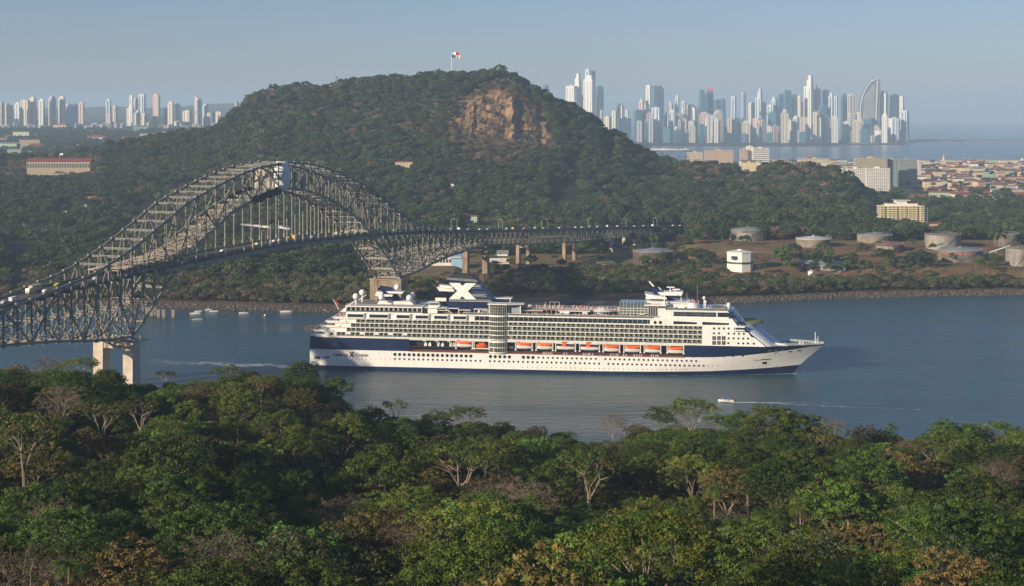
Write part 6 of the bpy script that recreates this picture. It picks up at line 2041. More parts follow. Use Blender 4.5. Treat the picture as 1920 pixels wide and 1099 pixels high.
# davits and lifeboats -----------------------------------------------------
BOATS = [(870, 644, 'L'), (902.5, 645, 'R'), (982, 647, 'L'), (1020.5, 648, 'L'), (1060, 648.5, 'T'), (1105, 649.5, 'T'), (1146, 652, 'L'), (1185, 653, 'L'), (1223, 654, 'L'), (1266, 655.5, 'L')]
m = MB()
for px, py, ty in BOATS:
    hw = {'L': 15.5, 'T': 18.5, 'R': 14}[ty]
    for e in (-hw, hw):
        x = SX(px + e)
        m.bar((x, -13, RF + 3.2), (x, -13, DECK - .5), .6, .6); m.bar((x, -13, DECK - 1.2), (x, -16.4, DECK - 1.0), .5, .5); m.bar((x, -16.2, DECK - 1.0), (x, -15.8, RF + 2.2), .42, .42)
        m.box((x - .5, -16.3, RF + 1.9), (x + .5, -12.5, RF + 2.4))
sb(m, 'davit', SW)
def boat_mesh(L_, kind):
    """hull (white) and cover (orange) as lofts"""
    def loft(prof, n=14):
        mb = MB(); rows_ = []
        for k in range(n + 1):
            u = -1 + 2 * k / n; t_ = max(0.0, 1 - abs(u) ** 2.6)
            rows_.append([(u * L_ / 2 * 1.0, w_ * t_ ** .5, z0_ + (0 if j else .7 * (1 - t_))) for j, (w_, z0_) in enumerate(prof)])
        for k in range(n):
            for j in range(len(prof) - 1):
                for sg in (1, -1):
                    q = [(a, sg * b, c) for a, b, c in (rows_[k][j], rows_[k+1][j], rows_[k+1][j+1], rows_[k][j+1])]
                    mb.add(q, [(0, 1, 2, 3) if sg > 0 else (3, 2, 1, 0)])
        return mb
    lo = loft([(.05, -1.7), (1.1, -1.2), (1.65, -.35), (1.75, 0.05)])
    hi = loft([(1.75, 0.05), (1.85, .25), (1.7, .9), (1.2, 1.45), (.05, 1.65)] if kind != 'T' else [(1.9, .05), (1.95, .3), (1.9, .5), (.05, .55)])
    return lo, hi
_bd = {}
names = ['aftmost enclosed lifeboat with orange cover, hanging next to the open rescue boat', 'small open orange rescue boat just aft of the glass lift tower', 'orange topped lifeboat just forward of the glass lift tower', 'orange topped lifeboat between the lift tower boat and the white-roofed tenders',
         'white-roofed tender with an orange wheelhouse, the aft one of the pair', 'white-roofed tender with an orange wheelhouse, the forward one of the pair', 'orange topped lifeboat next forward of the white-roofed tenders', 'second orange topped lifeboat forward of the tenders', 'third orange topped lifeboat forward of the tenders', 'foremost orange topped lifeboat on the ship']
for (px, py, ty), lab in zip(BOATS, names):
    x, z_ = S(px, py + 1, 1)
    r = empty('tender_boat' if ty == 'T' else ('rescue_boat' if ty == 'R' else 'lifeboat'), lab, 'lifeboat', group='boats hanging along the ship side')
    loc = ship_m @ Vector((x, -14.9, z_))
    r.location = loc; r.rotation_euler = ship.rotation_euler; r.scale = (1.03, 1.0, 1.22)
    if ty not in _bd:
        L_ = {'L': 9.4, 'T': 11.2, 'R': 6.2}[ty]
        lo, hi = boat_mesh(L_, ty); P_ = [('hull', lo, SW, True)]
        if ty == 'L':
            P_.append(('cover', hi, SORG, True))
            w_ = MB(); w_.box((-3.9, -1.3, .5), (-2.5, 1.3, 2.0)); P_.append(('wheelhouse', w_, mat('lifeboat_hatch', (.70, .22, .12), .4), False))
            w_ = MB()
            for q_ in (-1.2, 1.2, 3.0): w_.box((q_, -1.82, .45), (q_ + .5, -1.6, .75))
            P_.append(('window', w_, SGL, False))
        elif ty == 'T':
            P_.append(('cover', hi, SRED, True))
            w_ = MB(); w_.box((-4.8, -1.6, .5), (4.8, 1.6, 1.35)); P_.append(('window', w_, SGL, False))
            w_ = MB(); w_.prism([(-5.1, 1.35), (5.1, 1.35), (4.6, 1.8), (-4.6, 1.8)], -1.75, 1.75); P_.append(('roof', w_, SW, False))
            w_ = MB(); w_.box((-1.9, -1.95, .1), (.3, 1.95, 2.3)); P_.append(('wheelhouse', w_, SORG, False))
        else:
            P_[0] = ('hull', lo, SORG, True)
            w_ = MB(); w_.box((-1.6, -.9, 0), (1.8, .9, .7)); w_.bar((-.2, -.9, .6), (.5, -.9, 1.7), .12); w_.bar((.5, -.9, 1.7), (1.2, -.9, .6), .12); P_.append(('console', w_, SORG, False))
            w_ = MB(); w_.box((-4.4, -1.4, -2.0), (4.4, 1.4, -1.65)); P_.append(('cradle', w_, SW, False))
        _bd[ty] = []
        for nm, mb, mt_, sm in P_:
            o = mb.build(nm, mt_, r, smooth=sm); _bd[ty].append((nm, o.data))
    else:
        for nm, me in _bd[ty]:
            o = bpy.data.objects.new(nm, me); col.objects.link(o); o.parent = r
# promenade details: white lockers/chairs
m = MB(); g = random.Random(2)
for (a, b) in ((1017, 1037), (1056, 1062), (1093, 1110), (1144, 1160), (1168, 1175), (1188, 1204), (1220, 1235)):
    p_ = a
    while p_ < b:
        x = SX(p_); m.box((x, -15.3, RF + .02), (x + .55, -14.6, RF + 1.15)); p_ += g.choice((3.2, 3.6, 5))
m.box((SX(953), -12.6, 14.0), (SX(961), -12.45, 15.5))
sb(m, 'promenade_locker', SW)
# water-line red boot line under the navy at the recess
m = MB(); m.box((SX(767), -16.03, RF - .32), (SX(1284), -15.95, RF - .05)); sb(m, 'rubbing_strake', SRED)

# passengers on the open decks (far too small to count)
pm = bpy.data.meshes.new('passenger')
mb = MB(); mb.prism([(-.22, 0), (.22, 0), (.26, .9), (.24, 1.42), (-.24, 1.42), (-.26, .9)], -.14, .14, 0); mb.sphere((0, 0, 1.6), .14, 8, 1)
def pmesh(c):
    me = bpy.data.meshes.new('passenger'); me.from_pydata(mb.v, [], mb.f)
    me.materials.append(mat('clothing', c, .8)); me.materials.append(mat('skin_tone', (.35, .2, .14), .7)); me.polygons.foreach_set('material_index', mb.m); return me
g = random.Random(8); pts = []
def crowd(px0, px1, z_, y0, y1, n):
    for _ in range(n):
        v_ = ship_m @ Vector((SX(g.uniform(px0, px1)), g.uniform(y0, y1), z_)); pts.append((v_.x, v_.y, v_.z, g.uniform(.95, 1.1), g.uniform(0, 6)))
crowd(985, 1165, ZP + .08, -15.5, -13, 90); crowd(985, 1165, ZP + 3.0, -9, 2, 90); crowd(1165, 1215, ZP + .08, -15.5, -14, 30); crowd(868, 955, ZP + .08, -15.5, -13.5, 26)
crowd(1288, 1310, 41.6, -9, -2, 22); crowd(1326, 1340, 38.4, -12, -4, 26); crowd(1345, 1362, 38.4, -14, -6, 18); crowd(628, 648, 29.95, -14, 2, 26); crowd(652, 700, 37.3, -12, 8, 8)
scatter('passengers', pts, [pmesh((.6, .58, .55)), pmesh((.5, .08, .06)), pmesh((.08, .12, .3)), pmesh((.6, .6, .6)), pmesh((.45, .25, .2))], 'passengers crowding the rails of the open decks', 'crowd')
# white sun loungers on the pool decks
dm = MB(); dm.prism([(-.9, .25), (.35, .25), (.9, .8), (.85, .85), (.3, .33), (-.9, .33)], -.3, .3)
dme = bpy.data.meshes.new('lounger'); dme.from_pydata(dm.v, [], dm.f); dme.materials.append(SW)
pts = []
crowd(985, 1165, ZP + .08, -14.5, -12.5, 60); crowd(985, 1165, ZP + 3.0, -8, 8, 60); crowd(1345, 1362, 38.45, -14, -8, 10)
scatter('deck_chairs', pts, [dme], 'white loungers laid out on the open decks', 'deck chairs')
# ------------------------------------------------------------------ the city skylines
def facade(name, wall, glass, fl=3.5, bay=4.0, frac=.5, vfrac=.6, rough=.5):
    """storey bands and window bays in object space"""
    m = bpy.data.materials.new(name); m.use_nodes = True
    t = m.node_tree; b = t.nodes['Principled BSDF']
    tc = t.nodes.new('ShaderNodeTexCoord'); sx = t.nodes.new('ShaderNodeSeparateXYZ'); t.links.new(tc.outputs['Object'], sx.inputs[0])
    def math_(op, a, v=None):
        n = t.nodes.new('ShaderNodeMath'); n.operation = op
        if hasattr(a, 'links'): t.links.new(a, n.inputs[0])
        else: n.inputs[0].default_value = a
        if v is not None:
            if hasattr(v, 'links'): t.links.new(v, n.inputs[1])
            else: n.inputs[1].default_value = v
        return n.outputs[0]
    zf_ = math_('LESS_THAN', math_('FRACT', math_('DIVIDE', sx.outputs['Z'], fl)), frac)
    hf = math_('LESS_THAN', math_('FRACT', math_('DIVIDE', math_('ADD', sx.outputs['X'], sx.outputs['Y']), bay)), vfrac)
    k = math_('MULTIPLY', zf_, hf)
    mx = t.nodes.new('ShaderNodeMix'); mx.data_type = 'RGBA'
    mx.inputs[6].default_value = (*wall, 1); mx.inputs[7].default_value = (*glass, 1)
    t.links.new(k, mx.inputs[0]); t.links.new(mx.outputs[2], b.inputs['Base Color'])
    b.inputs['Roughness'].default_value = rough
    return m
FW = facade('white_facade', (.84, .80, .72), (.34, .37, .40), frac=.42)
FC = facade('cream_facade', (.76, .66, .50), (.34, .32, .28), frac=.42)
FB = facade('blue_glass_facade', (.10, .20, .30), (.04, .10, .17), rough=.2)
FG2 = facade('grey_blue_facade', (.60, .64, .66), (.30, .36, .41), frac=.45)
FP_ = facade('pink_facade', (.68, .50, .42), (.32, .25, .22))
FT = facade('teal_glass_facade', (.10, .26, .28), (.05, .15, .18), rough=.2)
GLB = mat('tower_glass_blue', (.06, .14, .22), .15, spec=.8)
GLD = mat('tower_glass_dark', (.08, .10, .13), .2, spec=.8)
ST = {'w': (FW, 'white', GLD), 'c': (FC, 'cream', GLD), 'b': (FB, 'blue glass', GLB), 'g': (FG2, 'grey-blue', GLB), 'p': (FP_, 'pinkish', GLD), 't': (FT, 'teal glass', GLB)}
def tower(px0, px1, yt, yb, D, st, crown='flat', label='', group=None, rot=None, podium=False, name='tower_block'):
    w = (px1 - px0) / 3000.0 * D
    xc = ((px0 + px1) / 2 - 960) / 3000.0 * D
    h = (yb - yt) / 3000.0 * D
    zb0 = HC - (yb - 216) / 3000.0 * D
    th = (R(28) if (st in 'bt' or int(px0) % 5 == 0) else R(-26)) if rot is None else rot
    th += math.atan2(xc, D) * -1.0
    # a: broad side, b: side lit by the low sun
    bb = w * .62
    a = (w - bb * abs(math.sin(th))) / max(.5, math.cos(th))
    a = max(a, w * .4)
    r = empty(name, label, 'tower' if h > 60 else 'building', (xc, D + bb / 2, zb0), th, group)
    mt, _n, gl = ST[st]
    m = MB(); g = random.Random(int(px0 * 13 + yt))
    ch = {'flat': 0, 'step': .06, 'twin': .04, 'spire': .10, 'slant': .12, 'dome': .03, 'steps': .17}[crown] * h
    top = h - ch
    m.box((-a/2, -bb/2, 0), (a/2, bb/2, top))
    if crown == 'step': m.box((-a*.28, -bb*.32, top), (a*.34, bb*.32, h))
    elif crown == 'steps': m.box((-a*.15, -bb*.4, top), (a*.45, bb*.4, top + ch*.6)); m.box((a*.02, -bb*.3, top + ch*.6), (a*.4, bb*.3, h))
    elif crown == 'twin': m.box((-a*.42, -bb*.3, top), (-a*.1, bb*.3, h)); m.box((a*.1, -bb*.3, top), (a*.42, bb*.3, h))
    elif crown == 'slant': m.prism([(-a/2, top), (a/2, top), (-a/2 * .2, h), (-a/2, h)], -bb/2, bb/2)
    elif crown == 'spire': m.lathe((0, 0, top), [(a*.36, 0), (a*.30, ch*.35), (a*.12, ch*.6), (.5, ch)], 8)
    elif crown == 'dome': m.lathe((0, 0, top), [(a*.34, 0), (a*.30, ch*.5), (a*.12, ch)], 10)
    m.build('wall', mt, r)
    # recessed glass strips and projecting balcony stacks
    n = 1 + int(a > 26) + int(a > 48)
    for k in range(n):
        c = -a/2 + a * (k + .5) / n
        s_ = MB(); s_.box((c - a/n*(.15 if st in 'bgt' else .07), -bb/2 - .35, 2), (c + a/n*(.15 if st in 'bgt' else .07), -bb/2 + .1, top * .97)); s_.build('glass_strip', gl, r)
    s_ = MB(); s_.box((-a/2 - .35, -bb*.16, 2), (-a/2 + .1, bb*.16, top * .97)); s_.build('glass_strip', gl, r)
    if st in 'wcgp':
        for c in (-a*.5, a*.5 - a*.12):
            s_ = MB()
            z_ = 6.0
            while z_ < top - 3: s_.box((c, -bb/2 - 1.3, z_), (c + a*.12, -bb/2, z_ + 1.5)); z_ += 6.9
            s_.build('balcony_stack', ST[st][0], r)['kind'] = 'stuff'
    p_ = MB(); p_.box((-a*.2, -bb*.2, top), (a*.12, bb*.15, top + min(7, h*.05 + 2))); p_.bar((a*.2, 0, top), (a*.2, 0, top + 5), .6)
    p_.build('roof_plant', M['concrete'], r)
    if podium:
        p_ = MB(); p_.box((-a*.7, -bb*.8, -1), (a*.7, bb*.8, h * .07)); p_.build('podium', FW, r)
    return r
BAY = [ # x0, x1, ytop, style, crown, extra look words
 (1019,1032,159,'b','slant','wedge-topped, behind the hill slope'),(1061,1083,161,'w','flat','broad, leftmost by the hill'),(1073,1090.5,138,'w','steps','stepped tall'),(1097,1108,130,'g','flat','thin, behind the tall white cluster'),
 (1109,1117,132,'g','flat','dark-topped thin'),(1094,1117,141,'w','step','tallest by the hill,'),(1090,1119,178,'w','flat','lower front wing by the hill,'),(1117,1132,161,'b','twin','dark'),(1125,1133,207,'w','flat','stubby'),
 (1133,1146,219,'c','flat','low'),(1146,1160,217,'b','flat','low broad'),(1157,1170,194,'w','step','slim'),(1147,1157,208,'c','flat','small'),(1172.5,1179,207,'c','flat','small narrow'),(1159,1184,222,'b','flat','long low'),
 (1198,1208,185,'p','step','pale'),(1208,1217,196,'p','flat','short'),(1211,1222,160,'w','flat','bright-flanked'),(1220,1245.5,161,'b','twin','wide dark'),(1188,1204,206,'b','flat','gridded, left of a front pair,'),(1204,1222,205,'b','flat','gridded, right of a front pair,'),(1222,1242,202,'g','flat','pale gridded'),
 (1253,1262,191,'p','step','small'),(1246,1256,213,'g','flat','plain'),(1256,1268,206,'g','twin','plain twin-topped'),(1266,1274,178,'g','step','thin pale'),(1278,1287,190,'g','flat','plain slim'),(1289,1309,196,'w','slant','wide with a sloping roof,'),(1272,1292,214,'c','flat','tan blocky'),(1280,1290,204,'w','flat','small'),
 (1310,1325,168,'t','slant','left half of the red-topped pair,'),(1324,1338,171,'t','flat','right half of the red-topped pair,'),(1339,1353,187,'t','flat','plain'),(1352,1361,185,'b','twin','narrow'),(1323,1344,220,'c','dome','rounded tan front'),(1335,1357,206,'c','steps','stepped front'),
 (1371,1381,181,'g','flat','very slim pale'),(1390.5,1401,173,'g','flat','tall slim pale'),(1368,1390.5,221,'w','steps','stepped pyramid-like'),(1354,1368,239,'c','steps','small stepped'),(1404,1416,193,'w','flat','slim'),(1416.5,1431,166,'g','steps','tall notched'),(1412,1428,222,'p','flat','squat'),(1428,1438,193,'w','flat','slim bright'),
 (1446,1458,182,'g','step','pale'),(1438,1455,195,'g','dome','banded oval'),(1259,1280,228,'b','flat','low front'),(1240,1261,244,'t','flat','very low wide'),(1261,1279,244,'b','flat','very low'),(1280,1300,245,'w','flat','very low wide'),(1300,1309,231,'p','flat','small front'),(1309,1321,233,'t','flat','small front'),
 (1458,1471,176,'b','step','pale-topped'),(1470,1485,169,'b','twin','twin-crowned'),(1468,1477,206,'g','flat','slim front'),(1476,1487,225,'c','flat','squat front'),(1487,1499,217,'g','step','squat front'),(1485,1496,177,'c','step','slim'),(1496,1503,180,'c','flat','very slim'),(1500,1509,193,'p','flat','pinkish slim'),
 (1508,1527.5,141,'w','steps','tallest of the whole skyline,'),(1526,1534,160,'c','step','slim'),(1532,1540,167,'b','flat','slim'),(1536,1549,196,'t','dome','rounded'),(1526,1545,211,'b','flat','dark front'),(1543,1555,169,'b','flat','flat-roofed'),(1554,1564,174,'g','step','gridded'),(1564,1572,180,'g','flat','gridded narrow'),
 (1545,1556,219,'g','flat','short front'),(1556,1567,225,'b','flat','short front'),(1578,1590,175,'b','dome','left twin with a round cap,'),(1590,1605,175,'c','dome','right twin with a round cap,'),
 (1622,1641,177,'t','flat','glass-gridded, in front of the sail,'),(1649,1667,170,'w','step','notched'),(1644,1660,184,'w','flat','banded'),(1670,1687,176,'w','dome','peaked'),(1687,1696,181,'w','flat','slim'),(1666,1690,222,'w','flat','lower front shoulder'),(1691,1706,207,'g','twin','last, by the open sea,'),
 (1619,1641,249,'b','flat','dark podium-like'),(1641,1657,245,'w','flat','podium-like'),(1449,1476,259,'w','flat','long low waterfront'),(1476,1499,259.5,'w','flat','long low waterfront'),(1507,1526,260,'w','flat','low podium'),(1526,1552,264,'c','flat','low waterfront')]
BAY.sort(key=lambda a: a[0] + a[1])
def ordn(n):
    return '%d%s' % (n, 'th' if 10 <= n % 100 <= 20 else {1: 'st', 2: 'nd', 3: 'rd'}.get(n % 10, 'th'))
for i, (a, b, yt, st, cr, words) in enumerate(BAY):
    D = 8480 + (yt < 200) * 240 + (i * 37 % 5) * 30 - (yt > 240) * 120
    low = yt > 235
    lab = '%s %s tower, %s from left in the bay skyline' % (words.rstrip(','), ST[st][1], ordn(i + 1))
    tower(a, b, yt, 267 if not low else 268.5, D, st, cr, lab, 'towers across the bay', podium=(yt < 190 and i % 3 == 0))
# fillers between them, low and hazy
g = random.Random(31)
for k in range(88):
    px = g.uniform(1188, 1695); w = g.uniform(8, 17); yt = g.uniform(208, 256); st = g.choice('wwccgbptw')
    lab = 'low %s block among bay towers, %s' % (ST[st][1], 'below the sail tower' if px > 1600 else ('near the tallest tower' if px > 1480 else ('in the middle of the skyline' if px > 1350 else ('below the red-topped pair' if px > 1290 else 'beside the hill slope'))))
    tower(px, px + w, yt, 268.5, 8300 + g.uniform(0, 350), st, g.choice(['flat', 'step', 'flat']), lab, 'low blocks across the bay', rot=R(g.uniform(-10, 35)))
# the red roof sign block of the teal pair
rr = MB(); c = P(1331, 168, 8480); rr.box((c.x - 18, 8478, c.z - 8), (c.x + 18, 8496, c.z + 6))
tag(rr.build('rooftop_sign', mat('red_sign', (.65, .10, .10), .5)), 'red rooftop sign block on the teal glass tower', 'sign')
# the sail shaped tower
pl = [(1646.5,147),(1633.5,152.5),(1624,165),(1617.5,180),(1613.8,195),(1612.6,210),(1614.3,222.5),(1619,236.5),(1620,267),(1649,267),(1650.5,182),(1651,155)]
D = 8700
pts_ = [((a - 960) / 3000.0 * D, HC - (b - 216) / 3000.0 * D) for a, b in pl]
sail = empty('sail_tower', 'curved sail-shaped glass skyscraper near the right end of the bay skyline', 'tower', (pts_[9][0] - 40, D, 3))
m = MB(); m.prism([(a - sail.location.x, b - 3) for a, b in pts_], 0, 46); m.build('wall', mat('sail_wall', (.13, .14, .17), .5, c2=(.20, .20, .22), scale=.02), sail, fixn=True)
m = MB()
ra_ = [(a - sail.location.x, b - 3) for a, b in pts_[:9]]
for (a, b), (c_, d_) in zip(ra_, ra_[1:]): m.bar((a, -2, b), (c_, -2, d_), 4.5, 4.5)
a_ = ra_[0]; m.bar((a_[0] - 4, -2, a_[1] - 12), (a_[0] - 16, -2, 40), 5, 5)
m.build('rim', M['white'], sail)
m = MB(); m.prism([(ra_[2][0] + 8, ra_[2][1] - 20), (ra_[1][0] + 8, ra_[1][1] - 20), (a_[0] - 18, a_[1] - 30), (a_[0] - 22, 120), (ra_[4][0] + 10, 120), (ra_[3][0] + 9, ra_[3][1])], -1.5, 0); m.build('glazed_front', mat('sail_glazing', (.24, .25, .25), .35, c2=(.34, .35, .34), scale=.03), sail, fixn=True)

# inland city at the left
INL = [(0,7,191,'c','step'),(5,22,197,'c','flat'),(27,37,192,'w','step'),(37,54,188,'c','flat'),(48,66,181,'c','steps'),(72,82,185,'w','step'),(90,104,181,'c','step'),(109,121,180,'c','step'),(120,136,195,'w','dome'),(136,147,197,'g','flat'),(147,157,191,'p','step'),
 (198,207,185,'g','step'),(211,220,199,'c','flat'),(202,207,212,'c','flat'),(242,249,178,'w','step'),(237,250,196,'w','steps'),(250,259,184,'w','dome'),(259,272,176,'g','twin'),(250,263,207,'w','steps'),(262,279,214,'c','flat'),(286,299,172,'p','spire'),(285,292,197,'p','flat'),
 (314,325,190,'c','step'),(324,337,195,'g','flat'),(307,314,204,'b','flat'),(342,359,207,'c','step'),(365,378,184,'w','step'),(364,371,181,'p','flat'),(379,390,195,'g','step'),(365,378,213,'w','step'),(388,395,212,'c','flat'),(395,403,209,'w','flat'),(404,416,210,'c','flat'),(440,448,192,'c','flat'),
 (5,19,219,'w','flat'),(40,72,226,'w','flat'),(92,102,223,'c','flat'),(74,90,217,'g','flat'),(291,305,222,'w','flat'),(318,350,228,'g','flat'),(345,352,232,'w','flat')]
INL.sort(key=lambda a: a[0] + a[1])
for i, (a, b, yt, st, cr) in enumerate(INL):
    sz = 'tall' if yt < 190 else ('mid-height' if yt < 206 else 'low')
    tower(a, b, yt, 236, 6900 + (i * 53 % 7) * 40, st, cr, '%s %s %s tower, %s from left in the inland city' % (sz, {'step': 'stepped', 'steps': 'stepped', 'flat': 'flat-topped', 'dome': 'capped', 'twin': 'twin-crowned', 'spire': 'spired'}[cr], ST[st][1], ordn(i + 1)), 'towers of the inland city')
for k in range(95):
    px = g.uniform(-5, 440); w = g.uniform(5, 14); yt = g.uniform(223, 234); st = g.choice('wwccgp')
    D = g.uniform(6200, 7400)
    xx = (px - 960) / 3000 * D
    zb1 = zfar(px, D); yb = 216 + (HC - zb1) * 3000 / D + 1
    lab = 'low %s building under the inland towers, %s' % (ST[st][1], 'at the far left' if px < 110 else ('left of centre there' if px < 220 else ('below the middle cluster' if px < 330 else 'beside the hill')))
    tower(px, px + w, yb - g.uniform(2.5, 9), yb, D, st, 'flat', lab, 'low buildings of the inland city', rot=R(g.uniform(-5, 30)))

# ---- big buildings on this side of the bay
def slab(name, px0, px1, yt, yb, D, depth, wallm, label, floors, bays, roofm=None, rot=0.0, cat='building', glass=None, side=True, parapet=1.2, wf=.6, hf=.5, group=None, dz=0):
    """building with real window openings set into its front"""
    w = (px1 - px0) / 3000.0 * D; xc = ((px0 + px1) / 2 - 960) / 3000.0 * D
    zt_ = HC - (yt - 216) / 3000.0 * D; zb1 = HC - (yb - 216) / 3000.0 * D
    h = zt_ - zb1
    r = empty(name, label, cat, (xc, D + depth / 2, zb1), rot, group)
    m = MB(); m.box((-w/2, -depth/2, -6), (w/2, depth/2, h)); m.build('wall', wallm, r)
    fw, fh = w / bays, h / floors
    one = MB(); one.box((0, -.12, 0), (fw * wf, .05, fh * hf))
    many('window', one, glass or GLD, r, [(-w/2 + fw * (i + .5 - wf/2), -depth/2, fh * (j + .5 - hf/2)) for j in range(floors) for i in range(bays)], limit=60)
    wn = MB()
    if side:
        nb = max(1, int(depth / fw))
        for j in range(floors):
            for i in range(nb):
                y0 = -depth/2 + depth / nb * (i + .5 - wf/2); z0 = fh * (j + .5 - hf/2)
                for sx_ in (-1, 1):
                    a = sx_ * w/2; wn.box((min(a - .05*sx_, a + .12*sx_), y0, z0), (max(a - .05*sx_, a + .12*sx_), y0 + depth/nb * wf, z0 + fh * hf))
    if side: wn.build('side_windows', glass or GLD, r)['kind'] = 'stuff'
    rf = MB()
    if roofm is None:
        rf.box((-w/2 - .3, -depth/2 - .3, h), (w/2 + .3, depth/2 + .3, h + parapet * .5)); rf.box((-w*.1, -depth*.2, h + parapet * .5), (w*.08, depth*.2, h + parapet * .5 + 2.6))
        rf.build('roof', wallm, r)
    else:
        o_ = 1.2; hr = parapet
        rf.add([(-w/2-o_, -depth/2-o_, h), (w/2+o_, -depth/2-o_, h), (w/2+o_, depth/2+o_, h), (-w/2-o_, depth/2+o_, h), (-w/2+depth*.4, 0, h+hr), (w/2-depth*.4, 0, h+hr)],
               [(0,1,5,4), (1,2,5), (2,3,4,5), (3,0,4), (3,2,1,0)])
        rf.build('roof', roofm, r)
    return r, w, h
RUST = mat('rusty_roof', (.24, .07, .045), .85, c2=(.34, .14, .09), scale=.15)
RED_T = mat('red_roof', (.30, .06, .05), .8, c2=(.22, .05, .05), scale=.1)
GREYR = mat('grey_sheet_roof', (.22, .235, .25), .6, c2=(.31, .32, .325), scale=.2)
WALLW = mat('white_wall', (.74, .70, .62), .8, var=.06, scale=.1); WALLC = mat('cream_wall', (.62, .53, .34), .8, var=.08, scale=.1); WALLP = mat('peach_wall', (.60, .42, .28), .8, var=.08, scale=.1)
WALLY = mat('yellow_wall', (.66, .55, .36), .8, var=.08, scale=.1); WALLG = mat('grey_green_wall', (.26, .30, .27), .8, var=.08, scale=.1); WALLK = mat('khaki_wall', (.46, .40, .24), .8, var=.1, scale=.1); WALLR = mat('dull_red_wall', (.35, .12, .09), .8); WALLGN = mat('mint_wall', (.35, .48, .36), .8)
slab('office_building', 1290, 1318, 286, 308, 4250, 24, WALLC, 'small cream office block just right of the hill foot, by the bay', 6, 7)
slab('hospital_building', 1323, 1375, 282.5, 306, 4200, 26, WALLP, 'wide peach institutional building behind the wooded hill', 7, 14)
slab('office_building', 1389, 1402, 281, 306, 4150, 24, WALLP, 'narrow peach block left of the white banded building', 8, 3)
slab('hospital_building', 1402, 1412, 275, 308, 4160, 34, WALLW, 'blank white end tower of the banded building by the bay', 9, 1, wf=.2)
slab('hospital_building', 1412, 1442, 278, 306, 4150, 30, WALLW, 'white building with dark window bands behind the wooded hill', 8, 1, wf=.96, hf=.45)
slab('long_building', 1498, 1555, 298, 306, 4000, 20, WALLC, 'long low white building with a red cupola on the bay shore', 3, 16)
m = MB(); c = P(1518, 297, 4005); m.lathe((c.x, 4010, c.z - 4), [(9, 0), (8, 4), (4, 8), (.5, 9)], 8)
tag(m.build('cupola', RED_T), 'low red cupola on the long white building', 'dome')
slab('apartment_tower', 1604, 1664, 297, 350, 3050, 18, WALLK, 'long khaki apartment slab with stained walls, behind the cream pair', 17, 20, wf=.6, rot=0.0)
slab('apartment_tower', 1664, 1684, 299, 352, 3060, 18, WALLG, 'shaded grey-green end of the long apartment slab', 17, 4)  # grey-green stands in for shade on the khaki slab's end wall
slab('apartment_tower', 1686, 1720, 299, 350, 3120, 18, WALLG, 'grey-green apartment tower right of the khaki slab', 17, 10)
slab('apartment_tower', 1720, 1727, 303, 330, 3500, 18, WALLW, 'thin pale tower behind the grey-green one', 12, 3)
slab('apartment_tower', 1589, 1622, 317, 360, 2850, 16, WALLW, 'cream apartment tower, left one of the front pair in the town', 15, 9)
slab('apartment_tower', 1625, 1669, 316, 368, 2780, 18, WALLW, 'cream apartment tower, right and nearer one of the front pair', 19, 11)
slab('apartment_building', 1706, 1736, 371, 384, 2480, 16, mat('orange_wall', (.60, .28, .08), .8), 'orange building behind the balconied apartment block', 3, 8, roofm=RUST, parapet=3)
# the balconied block of flats
r, w, h = slab('apartment_building', 1650, 1733, 387, 424, 1890, 17, WALLY, 'cream and yellow balconied block of flats rising out of the forest', 9, 11, wf=.62, hf=.62)
fh = h / 9
for j in range(9):
    for (a, b) in ((-.5, -.40), (-.34, -.12), (-.08, .10), (.16, .34), (.40, .5)):
        bc = MB(); bc.box((w * a, -10.2, fh * j + fh - .35), (w * b, -8.5, fh * j + fh)); bc.box((w * a, -10.2, fh * j), (w * b, -10.0, fh * j + 1.0)); bc.build('balcony', WALLY, r)
rf = MB(); rf.box((-w * .33, -7, h), (w * .36, 7, h + 3.4)); rf.box((-w * .12, -6, h + 3.4), (w * .12, 6, h + 6.6)); rf.box((-w * .4, -8.8, h + .6), (w * .42, 8.8, h + 1.0)); rf.box((-w*.15, -8, h + 6.6), (w*.2, 8, h + 7.1)); rf.build('penthouse', WALLW, r)
rf = MB(); rf.box((-w * .36, -7.8, h + 3.4), (-w * .13, 7.6, h + 3.9)); rf.box((w * .13, -7.8, h + 3.4), (w * .39, 7.6, h + 3.9)); rf.build('penthouse_roof', RUST, r)
m = MB(); m.box((w/2, -6, -4), (w/2 + 5, 8, h - 2)); m.build('side_wing', WALLG, r)
# church tower and radio masts
m = MB(); c = P(1770.5, 300, 4300); m.box((c.x - 5, 4300, 4), (c.x + 5, 4310, c.z)); m.lathe((c.x, 4305, c.z), [(5, 0), (3.2, 5), (.3, 15)], 8)
tag(m.build('church_tower', WALLP), 'pointed church tower in the old town by the bay', 'church tower')
for px, yt, D, cw_, lab in ((1870.5, 290, 3900, 1.1, 'red and white radio mast in the old town'), (1484, 281, 4100, 1.0, 'thin lattice mast on the wooded hill'), (1452, 289, 2480, .7, 'antenna with dishes on the wooded hill top')):
    c = P(px, yt, D); z0_ = zfar(px, D) - 1; m = MB()
    for k in range(3):
        a = 2 * PI * k / 3; m.bar((c.x + 2.2 * cw_ * math.cos(a), D + 2.2 * cw_ * math.sin(a), z0_), (c.x, D, c.z), .5 * cw_)
    k = 0
    z_ = z0_
    while z_ < c.z - 6: m.bar((c.x - 1.5 * cw_, D, z_), (c.x + 1.5 * cw_, D, z_ + 2), .4 * cw_); z_ += 5
    if D < 3000: m.lathe((c.x, D, c.z - 8), [(.3, 0), (2.4, .5), (2.4, 1.2), (.3, 1.6)], 10)
    tag(m.build('radio_mast', mat('mast_red_white', (.5, .2, .18), .6)), lab, 'mast')

